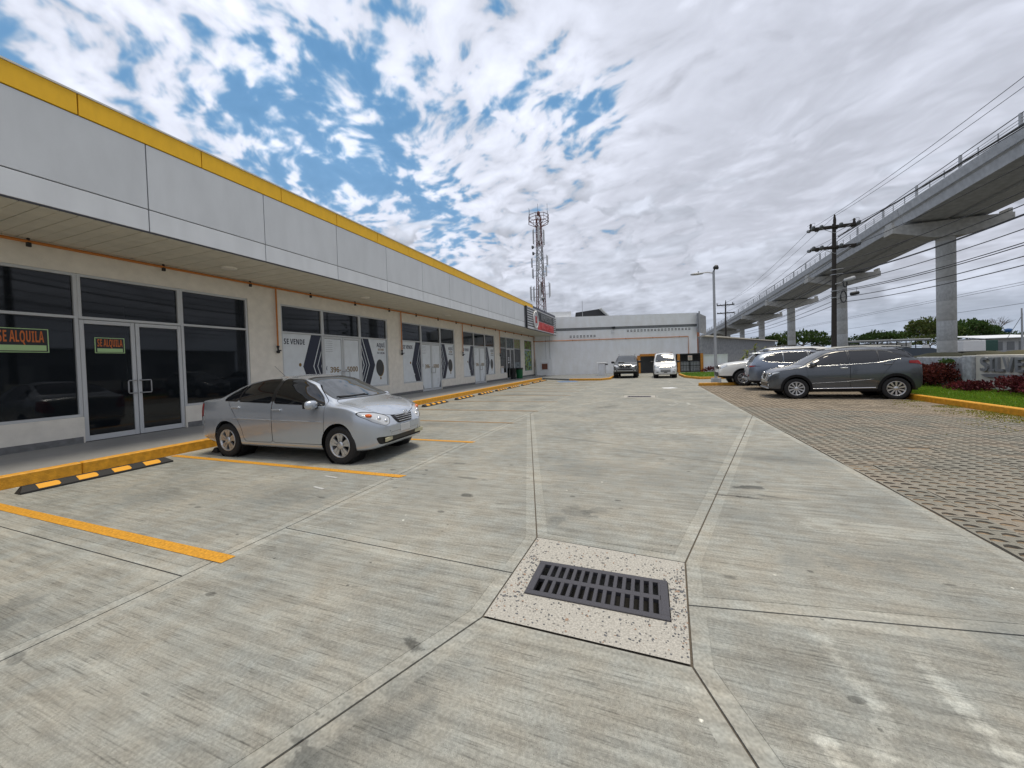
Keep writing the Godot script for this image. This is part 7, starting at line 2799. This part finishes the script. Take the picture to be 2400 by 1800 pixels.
# ---------------------------------------------------------------- planting and the wall on the right
func make_right_side() -> void:
	leafm = leaf_mesh(1.0, 0.12)
	var gw := thing("garden_wall", "low whitewashed garden wall with dark stains behind the red hedge", "wall")
	var st := new_st()
	cbox(st, Vector3(10.45, 0.6, -18.6), Vector3(0.22, 1.16, 2.56), 0.012)
	part(st, "wall", M.garden_wall, gw)
	st = new_st()
	cbox(st, Vector3(10.38, 0.61, -17.12), Vector3(0.38, 1.22, 0.38), 0.015)
	part(st, "pillar", M.garden_wall, gw)
	var sw := thing("name_wall", "beige low wall with raised grey metal letters and underline", "sign wall")
	st = new_st()
	cbox(st, Vector3(10.42, 0.62, -12.9), Vector3(0.26, 1.24, 8.0), 0.012)
	part(st, "wall", M.sign_wall, sw)
	for i in 6:
		text("SILVER"[i], 0.44, 0.07, "Droid Sans", true, "letter", M.letter, sw, Vector3(10.25, 0.93, -16.47 + 0.335 * i - (0.06 if i > 0 else 0.0) - (0.09 if i > 1 else 0.0)), -PI / 2, 1.05)
	st = new_st()
	prism(st, pv([-16.62, 0.60, -16.40, 0.52, -13.4, 0.55, -13.4, 0.66, -16.45, 0.63]), Vector3(10.28, 0, 0), Vector3(0, 0, 1), Vector3.UP, 0.05)
	part(st, "underline", M.letter, sw)
	# red hedges
	var h1 := thing("red_hedge", "dense dark red hedge between the crossover's tail and the pillar", "hedge", Vector3(9.75, 0.16, -18.72), 0.0, "red hedges along the garden wall")
	var b1: Array = []
	var r := RandomNumberGenerator.new()
	r.seed = 61
	for k in 26:
		for hh in [0.18, 0.40, 0.56]:
			b1.append([Vector3(r.randf_range(-0.36, 0.34), hh + r.randf_range(-0.08, 0.06), -1.5 + 2.85 * k / 25.0), Vector3(0.30, 0.24, 0.24)])
	leafy(h1, "foliage", b1, 9000, 0.085, Color(0.105, 0.024, 0.020), 0.35, 62, 0.4)
	leafy(h1, "green_leaves", [[Vector3(0.35, 0.80, 0.9), Vector3(0.16, 0.12, 0.34)], [Vector3(0.3, 0.78, -0.9), Vector3(0.1, 0.1, 0.4)]], 160, 0.12, Color(0.055, 0.11, 0.03), 0.3, 63, 0.3)
	leafy(h1, "yellow_flowers", [[Vector3(-0.2, 0.80, -0.9), Vector3(0.09, 0.05, 0.2)]], 70, 0.07, Color(0.6, 0.45, 0.05), 0.2, 64, 0.2)
	st = new_st()
	for k in 9:
		tube(st, [Vector3(0, -0.05, -1.3 + 0.32 * k), Vector3(0.05, 0.4, -1.25 + 0.32 * k)], 0.02, 5)
	part(st, "stems", M.bark, h1)
	var h2 := thing("red_hedge", "spreading purple-red hedge in front of the metal letters", "hedge", Vector3(9.75, 0.1, -14.0), 0.0, "red hedges along the garden wall")
	var b2: Array = []
	for k in 30:
		var f := k / 29.0
		var hh := lerpf(0.10, 0.36, smooth(0.0, 0.35, f))
		b2.append([Vector3(r.randf_range(-0.35, 0.35), hh * r.randf_range(0.5, 1.05), -2.6 + 6.2 * f), Vector3(0.32, 0.10 + hh * 0.55, 0.32)])
	leafy(h2, "foliage", b2, 5600, 0.085, Color(0.105, 0.020, 0.026), 0.35, 66, 0.4)
	# grass: a mown lawn, and sparse blades growing through the pavers by the kerb
	var blade := leaf_mesh(1.0, 0.25)
	var gs: Array = []
	var gc: Array = []
	for i in 26000:
		var x := 7.66 + 3.0 * pow(r.randf(), 1.3)
		var z := r.randf_range(-20.5, -8.0)
		var bas := Basis(Vector3.UP, r.randf() * TAU) * Basis(Vector3.RIGHT, r.randf_range(-0.6, 0.6))
		gs.append(Transform3D(bas.scaled(Vector3(0.028, r.randf_range(0.035, 0.075), 0.028)), Vector3(x, 0.12, z)))
		var v := r.randf_range(0.7, 1.35)
		gc.append(Color(0.20 * v * r.randf_range(0.85, 1.3), 0.34 * v, 0.035 * v))
	var lawn := multi(blade, gs, M.leaf, "lawn_grass", self, gc)
	lawn.set_meta("kind", "stuff")
	tag(lawn, "short mown green grass behind the yellow kerb", "grass")
	var ws: Array = []
	var wc: Array = []
	for i in 7000:
		var z := r.randf_range(-14.2, -5.0)
		var f := clampf((z + 14.2) / 5.0, 0.0, 1.0)
		var x := 7.42 - absf(r.randfn(0.0, lerpf(0.30, 0.7, f)))
		if nC.get_noise_2d(x * 40.0, z * 40.0) < -0.05:
			continue
		var bas := Basis(Vector3.UP, r.randf() * TAU) * Basis(Vector3.RIGHT, r.randf_range(-0.9, 0.9))
		ws.append(Transform3D(bas.scaled(Vector3(0.03, r.randf_range(0.012, 0.032), 0.03)), Vector3(x, -0.008, z)))
		var v := r.randf_range(0.6, 1.3)
		wc.append(Color(0.24 * v * r.randf_range(0.9, 1.3), 0.25 * v, 0.035 * v))
	var weeds := multi(blade, ws, M.leaf, "paver_grass", self, wc)
	weeds.set_meta("kind", "stuff")
	tag(weeds, "thin yellowish grass creeping over the pavers along the kerb", "grass")
	# gate, posts and low wall right of the van
	var g := thing("caged_enclosure", "black barred gate with a notice between orange posts beside the van", "gate", Vector3(2.7, 0.08, -37.4))
	for x in [0.0, 1.92]:
		st = new_st()
		cbox(st, Vector3(x, 0.85, 0), Vector3(0.22, 1.72, 0.22), 0.01)
		part(st, "post", M.orange_paint, g)
	st = new_st()
	for y in [0.05, 0.62, 1.12, 1.66]:
		box(st, Vector3(0.96, y, 0.0), Vector3(1.70, 0.04, 0.04))
	for k in 2:
		box(st, Vector3(0.13 + 1.66 * k, 0.85, 0.0), Vector3(0.05, 1.66, 0.05))
	box(st, Vector3(0.96, 0.85, 0.0), Vector3(0.06, 1.66, 0.05))
	part(st, "frame", M.black_iron, g)
	for k in 11:
		if k == 5:
			continue
		st = new_st()
		box(st, Vector3(0.26 + 0.14 * k, 0.85, 0.0), Vector3(0.016, 1.6, 0.016))
		part(st, "bar", M.black_iron, g)
	st = new_st()
	box(st, Vector3(0.96, 0.85, -1.6), Vector3(2.2, 1.75, 0.1))
	box(st, Vector3(0.96, 1.72, -0.8), Vector3(2.2, 0.06, 1.6))
	part(st, "back", M.bin_black, g)
	var nt := thing("gate_notice", "small pale notice board wired to the top of the black gate", "sign", Vector3(3.66, 1.42, -37.35))
	st = new_st()
	box(st, Vector3.ZERO, Vector3(0.36, 0.44, 0.01))
	part(st, "board", M.paper, nt)
	for k in 4:
		st = new_st()
		box(st, Vector3(0, 0.14 - 0.09 * k, 0.007), Vector3(0.26 - 0.04 * (k % 2), 0.035, 0.003))
		part(st, "print_line", M.sign_orange if k == 0 else M.alu_dark, nt)
	for k in 2:
		var tk := thing("liquid_tank", ["pale plastic tank in a wire cage, left one behind the black gate", "pale plastic tank in a wire cage, right one behind the black gate"][k], "tank", Vector3(3.22 + 0.86 * k, 0.1, -38.05), 0.0, "caged tanks behind the gate")
		st = new_st()
		cbox(st, Vector3(0, 0.52, 0), Vector3(0.78, 0.92, 0.8), 0.05)
		part(st, "tank", M.garden_wall, tk)
		st = new_st()
		for q in 4:
			box(st, Vector3(0, 0.12 + 0.27 * q, 0.42), Vector3(0.82, 0.022, 0.022))
			box(st, Vector3(-0.4 + 0.267 * q, 0.52, 0.42), Vector3(0.022, 0.95, 0.022))
		part(st, "cage", M.alu_dark, tk)
	var lw := thing("low_white_wall", "low white wall right of the gate behind the lamp post", "wall")
	st = new_st()
	cbox(st, Vector3(5.72, 0.8, -37.5), Vector3(1.95, 1.62, 0.2), 0.01)
	box(st, Vector3(5.72, 1.635, -37.48), Vector3(2.0, 0.05, 0.28))
	part(st, "wall", M.white_wall, lw)
	var rb := thing("red_shrub", "low red shrubs at the foot of the low white wall", "shrub", Vector3(5.6, 0.1, -37.0))
	leafy(rb, "foliage", [[Vector3(-0.4, 0.2, 0), Vector3(0.4, 0.28, 0.25)], [Vector3(0.2, 0.22, 0), Vector3(0.4, 0.32, 0.25)], [Vector3(0.75, 0.25, 0.1), Vector3(0.4, 0.36, 0.25)], [Vector3(-0.85, 0.12, 0), Vector3(0.25, 0.18, 0.2)]], 700, 0.11, Color(0.13, 0.03, 0.03), 0.3, 71, 0.4)
	var gl: Array = []
	var glc: Array = []
	for i in 5000:
		gl.append(Transform3D(Basis(Vector3.UP, r.randf() * TAU).scaled(Vector3(0.05, r.randf_range(0.04, 0.09), 0.05)), Vector3(r.randf_range(2.7, 9.0), 0.10, r.randf_range(-36.4, -27.6))))
		var v := r.randf_range(0.7, 1.3)
		glc.append(Color(0.17 * v, 0.31 * v, 0.03 * v))
	var fl := multi(blade, gl, M.leaf, "far_lawn_grass", self, glc)
	fl.set_meta("kind", "stuff")
	tag(fl, "small green lawn behind the curved yellow kerb by the van", "grass")
	# grey boundary wall running off along the road, pale coping on top
	var bw2 := thing("boundary_wall", "tall bare grey block wall with pale coping running off behind the parked cars", "wall")
	st = new_st()
	var a := Vector3(5.0, 0, -41.8)
	var d := Vector3(19.4, 0, -71.0) - a
	var bas := Basis(Vector3.UP, -atan2(d.z, d.x))
	box(st, a + d * 0.5 + Vector3(0, 1.75, 0), Vector3(d.length(), 3.5, 0.2), bas)
	part(st, "wall", M.grey_wall, bw2)
	st = new_st()
	box(st, a + d * 0.5 + Vector3(0.1, 3.56, -0.3), Vector3(d.length(), 0.12, 1.0), bas * Basis(Vector3.RIGHT, -0.15))
	part(st, "coping", M.sign_wall, bw2)
	# strap-leaved plants behind the SUVs
	for q in [[Vector3(7.05, 0.1, -30.0), 2.55, "tallest strap-leaved palm-like plant behind the SUVs, in front of the grey wall"], [Vector3(6.62, 0.1, -30.3), 2.1, "shorter palm-like plant left of the tallest one behind the SUVs"], [Vector3(7.5, 0.1, -29.8), 2.3, "palm-like plant right of the tallest one behind the SUVs"], [Vector3(6.35, 0.1, -29.9), 1.6, "smallest palm-like plant behind the white SUV's roof"]]:
		var p := thing("strap_leaf_plant", q[2], "plant", q[0], 0.0, "palm-like plants behind the SUVs")
		st = new_st()
		tube(st, [Vector3.ZERO, Vector3(0.03, q[1] * 0.5, 0), Vector3(0, q[1] * 0.78, 0.02)], 0.035, 6)
		part(st, "stem", M.bark, p)
		for k in 26:
			st = new_st()
			var az := TAU * k / 26 * 3.3
			var up := r.randf_range(0.0, 1.25)
			var dir := Vector3(cos(az) * cos(up), sin(up), sin(az) * cos(up))
			var L := r.randf_range(0.34, 0.58)
			var o := Vector3(0, q[1] * r.randf_range(0.62, 0.80), 0)
			var sd := dir.cross(Vector3.UP).normalized() * 0.032
			var m1 := o + dir * L * 0.5
			var tip := o + dir * L + Vector3(0, -L * 0.38, 0)
			tri(st, o - sd * 0.4, m1 - sd, o + sd * 0.4)
			tri(st, m1 - sd, m1 + sd, o + sd * 0.4)
			tri(st, m1 - sd, tip, m1 + sd)
			part(st, "leaf", M.strap_leaf[k % 2], p)

# ---------------------------------------------------------------- across the road
func make_far() -> void:
	var rd := setting("road")
	var st := new_st()
	flat(pv([17, -700, 36, -700, 36, 300, 17, 300]), -0.1, st)
	flat(pv([46.5, -700, 62, -700, 62, 300, 46.5, 300]), -0.1, st)
	part(st, "carriageway", M.asphalt, rd)
	var md := setting("median")
	st = new_st()
	flat(pv([36, -700, 46.5, -700, 46.5, 300, 36, 300]), 0.02, st)
	part(st, "verge", M.dry_grass, md)
	# dry berm behind the garden wall
	st = new_st()
	for k in 14:
		lathe(st, [Vector2(3.4, 0), Vector2(2.2, 0.55), Vector2(0.9, 0.95), Vector2(0, 1.05)], Vector3(38.5 + k * 1.4, -0.1, -70.0 - (k % 3) * 1.3), Basis.IDENTITY, 14)
	part(st, "berm", M.dry_grass, md)
	var greens := [Color(0.045, 0.085, 0.022), Color(0.06, 0.10, 0.025), Color(0.035, 0.07, 0.022), Color(0.075, 0.10, 0.03)]
	var list := [
		[44, -176, 9.0, 5.0, 0, "far tree left of the third pier"], [50.5, -180, 10.0, 6.5, 1, "far tree right of the third pier's foot"], [60, -184, 11.0, 8.0, 0, "broad far tree midway between two piers"], [68, -188, 9.0, 6.0, 2, "darker far tree left of the dark pole"],
		[73, -171, 7.6, 6.0, 2, "low far tree right of the second pier"], [79, -173, 9.0, 6.0, 0, "rounded far tree over the long canopy"], [85, -175, 8.6, 6.0, 1, "mid-green far tree over the long canopy's middle"], [80.0, -148, 6.0, 5.0, 3, "yellowish bushy tree in front of the tall one"],
		[92.5, -172, 12.6, 6.0, 3, "tall bright tree left of the nearest pier"], [99, -176, 10.6, 6.0, 1, "tree half hidden by the nearest pier"], [106, -178, 11.6, 6.5, 0, "dark spreading tree right of the nearest pier"], [112, -181, 9.6, 5.5, 2, "tree at the right of the dark spreading one"], [119, -187, 7.4, 6.0, 0, "low tree under the bare one"], [126, -190, 7.0, 6.0, 1, "last low tree at the right edge"],
		[33, -190, 7.0, 6.0, 1, "distant tree behind the grey wall's end"], [38, -150, 5.2, 4.0, 2, "bushy tree left of the third pier's shaft"],
	]
	for i in list.size():
		var q: Array = list[i]
		tree(Vector3(q[0], 0, q[1]), q[2], q[3], greens[q[4]], q[5], 300 + i * 7, 1700)
	for q in [[Vector3(66, 0, 2), 7.0, "first tree out of frame across the road, mirrored in the shop glass"], [Vector3(67, 0, -14), 8.0, "second tree out of frame across the road, mirrored in the shop glass"]]:
		tree(q[0], q[1], 5.0, greens[0], q[2], int(q[1]) * 31, 700)
	# roadside buildings out of frame, mirrored in the shop glass
	var mb := thing("roadside_building", "long grey roadside building outside the frame, mirrored in the shop windows", "building", Vector3(74, 0, -22))
	st = new_st()
	box(st, Vector3(4, 3.2, 0), Vector3(12, 6.4, 76))
	part(st, "wall", M.grey_wall, mb)
	st = new_st()
	box(st, Vector3(3.9, 6.5, 0), Vector3(12.6, 0.25, 77))
	part(st, "roof", M.alu_dark, mb)
	for k in 15:
		st = new_st()
		box(st, Vector3(-2.02, 2.2, -34 + 4.8 * k), Vector3(0.08, 3.0, 3.2))
		part(st, "shutter", M.alu_dark if k % 3 else M.garden_wall, mb)
	# bare tree on the skyline
	var bt := thing("bare_tree", "leafless pale tree on the skyline at the far right", "tree", Vector3(118, 0, -184))
	var r := RandomNumberGenerator.new()
	r.seed = 8
	st = new_st()
	tube(st, [Vector3.ZERO, Vector3(0.2, 7.5, 0)], 0.35, 7, true, 0.22)
	for k in 16:
		var a := TAU * k / 16 + r.randf() * 0.3
		var e := Vector3(cos(a) * r.randf_range(1.5, 3.4), 9.6 + r.randf_range(0.0, 2.2), sin(a) * 3.0)
		var m := Vector3(e.x * 0.4, 8.9, e.z * 0.4)
		tube(st, [Vector3(0.2, 7.3, 0), m, e], 0.10, 5, true, 0.03)
		for j in 5:
			tube(st, [m.lerp(e, 0.3 + 0.14 * j), e + Vector3(r.randfn() * 0.7, r.randf_range(0.0, 0.7), r.randfn() * 0.7)], 0.04, 4, true, 0.015)
	part(st, "branches", M.bark, bt)
	# long open canopy
	var c := thing("bus_canopy", "long low open canopy on thin columns across the road", "canopy", Vector3(49, 0, -119.5), -atan2(-6.5, 19.0) * 1.0)
	st = new_st()
	box(st, Vector3(9.8, 4.15, -2), Vector3(20.5, 0.22, 5.0))
	part(st, "roof", M.coping, c)
	st = new_st()
	box(st, Vector3(9.8, 3.85, 0.3), Vector3(20.2, 0.34, 0.15))
	part(st, "fascia", M.alu_dark, c)
	for k in 9:
		st = new_st()
		box(st, Vector3(0.2 + 2.4 * k, 2.0, -0.2), Vector3(0.14, 4.0, 0.14))
		part(st, "column", M.black_iron, c)
	st = new_st()
	box(st, Vector3(9.8, 2.2, 0.1), Vector3(20.0, 0.10, 0.08))
	part(st, "rail", M.black_iron, c)
	st = new_st()
	box(st, Vector3(9.8, 1.7, -4.2), Vector3(20.4, 3.4, 0.2))
	part(st, "back_wall", M.white_wall, c)
	for k in 4:
		st = new_st()
		box(st, Vector3(3.0 + 4.6 * k, 2.3, -4.07), Vector3(1.5, 1.0, 0.06))
		part(st, "window", M.alu_dark, c)
	var sb := thing("tarpaulin_stack", "long dark blue covered stack in front of the canopy", "stack", Vector3(60.5, 0, -119.0), 0.33)
	st = new_st()
	prism(st, pv([-6.5, -0.5, 6.2, -0.5, 6.6, 0.9, 4.2, 1.7, -2.5, 2.0, -6.0, 1.0]), Vector3(0, 0, -1.5), Vector3.RIGHT, Vector3.UP, 3.0)
	part(st, "cover", mat(0.05, 0.065, 0.085, 0.7), sb)
	for q in [[64.8, -121.5, "pale triangular awning left of the nearest pier, first one"], [68.5, -123.0, "pale triangular awning left of the nearest pier, second one"]]:
		var aw := thing("shade_sail", q[2], "awning", Vector3(q[0], 0, q[1]), 0.33, "triangular awnings")
		st = new_st()
		prism(st, pv([-1.6, 0, 1.6, 0, 0.9, 2.6, -0.5, 2.5]), Vector3(0, 0, 0), Vector3.RIGHT, Vector3.UP, 0.1)
		part(st, "cloth", M.sign_white, aw)
	for q in [[Vector3(78.3, 0.5, -130.6), 5.6, M.sign_white, "white shipping container just right of the nearest pier"], [Vector3(82.6, 0.45, -132.4), 3.2, mat(0.03, 0.085, 0.07, 0.6), "dark green shipping container beside the white one"]]:
		var k := thing("shipping_container", q[3], "container", q[0], 0.33, "containers across the road")
		st = new_st()
		cbox(st, Vector3(0, 1.4, 0), Vector3(q[1], 2.75, 2.4), 0.05)
		part(st, "box", q[2], k)
		for j in int(q[1] / 0.28):
			st = new_st()
			box(st, Vector3(-q[1] / 2 + 0.2 + 0.28 * j, 1.4, 1.21), Vector3(0.12, 2.5, 0.05))
			part(st, "rib", q[2], k)
		st = new_st()
		box(st, Vector3(0, -0.2, 0), Vector3(q[1] * 0.9, 0.4, 1.8))
		part(st, "skids", M.black_iron, k)
	var sh := thing("white_shed", "white metal-roofed workshop behind the containers at the far right", "building", Vector3(88, 0, -138), 0.33)
	st = new_st()
	box(st, Vector3(0, 1.9, 0), Vector3(16, 3.8, 6))
	part(st, "wall", M.garden_wall, sh)
	st = new_st()
	box(st, Vector3(0, 4.15, 0.6), Vector3(17, 0.15, 8.0), Basis(Vector3.RIGHT, 0.12))
	part(st, "roof", M.panel_low, sh)
	for k in 5:
		st = new_st()
		box(st, Vector3(-6 + 3 * k, 1.6, 3.02), Vector3(1.9, 2.2, 0.08))
		part(st, "door", M.alu_dark, sh)
	for q in [[90.5, -126.0, M.sign_white, "white truck parked at the right edge across the road"], [95.0, -127.5, M.rubber, "black truck parked at the right edge across the road"]]:
		var tk := thing("parked_truck", q[3], "truck", Vector3(q[0], 0, q[1]), 0.33, "trucks across the road")
		st = new_st()
		cbox(st, Vector3(-1.6, 1.5, 0), Vector3(1.7, 2.2, 2.2), 0.15)
		part(st, "cab", q[2], tk)
		st = new_st()
		cbox(st, Vector3(1.2, 1.3, 0), Vector3(3.6, 1.2, 2.2), 0.05)
		part(st, "bed", M.alu_dark, tk)
		st = new_st()
		box(st, Vector3(-1.75, 1.95, 1.08), Vector3(1.1, 0.7, 0.08))
		part(st, "window", M.car_glass, tk)
		for x in [-1.5, 1.8]:
			st = new_st()
			lathe(st, [Vector2(0.0, 0), Vector2(0.48, 0.02), Vector2(0.48, 0.28), Vector2(0, 0.3)], Vector3(x, 0.48, 0.85), Basis(Vector3.RIGHT, PI / 2), 16)
			part(st, "wheel", M.tyre, tk)
	var wt := thing("water_tank", "small blue rooftop tank far off at the right edge", "tank", Vector3(124.5, 0, -190))
	st = new_st()
	lathe(st, [Vector2(0, 6.6), Vector2(0.9, 6.6), Vector2(0.95, 7.8), Vector2(0, 8.1)], Vector3.ZERO, Basis.IDENTITY, 14)
	part(st, "tank", mat(0.03, 0.10, 0.25, 0.5), wt)
	st = new_st()
	for s in 4:
		tube(st, [Vector3(cos(PI / 2 * s) * 0.8, 0, sin(PI / 2 * s) * 0.8), Vector3(cos(PI / 2 * s) * 0.7, 6.6, sin(PI / 2 * s) * 0.7)], 0.09, 5)
	part(st, "stand", M.galv, wt)
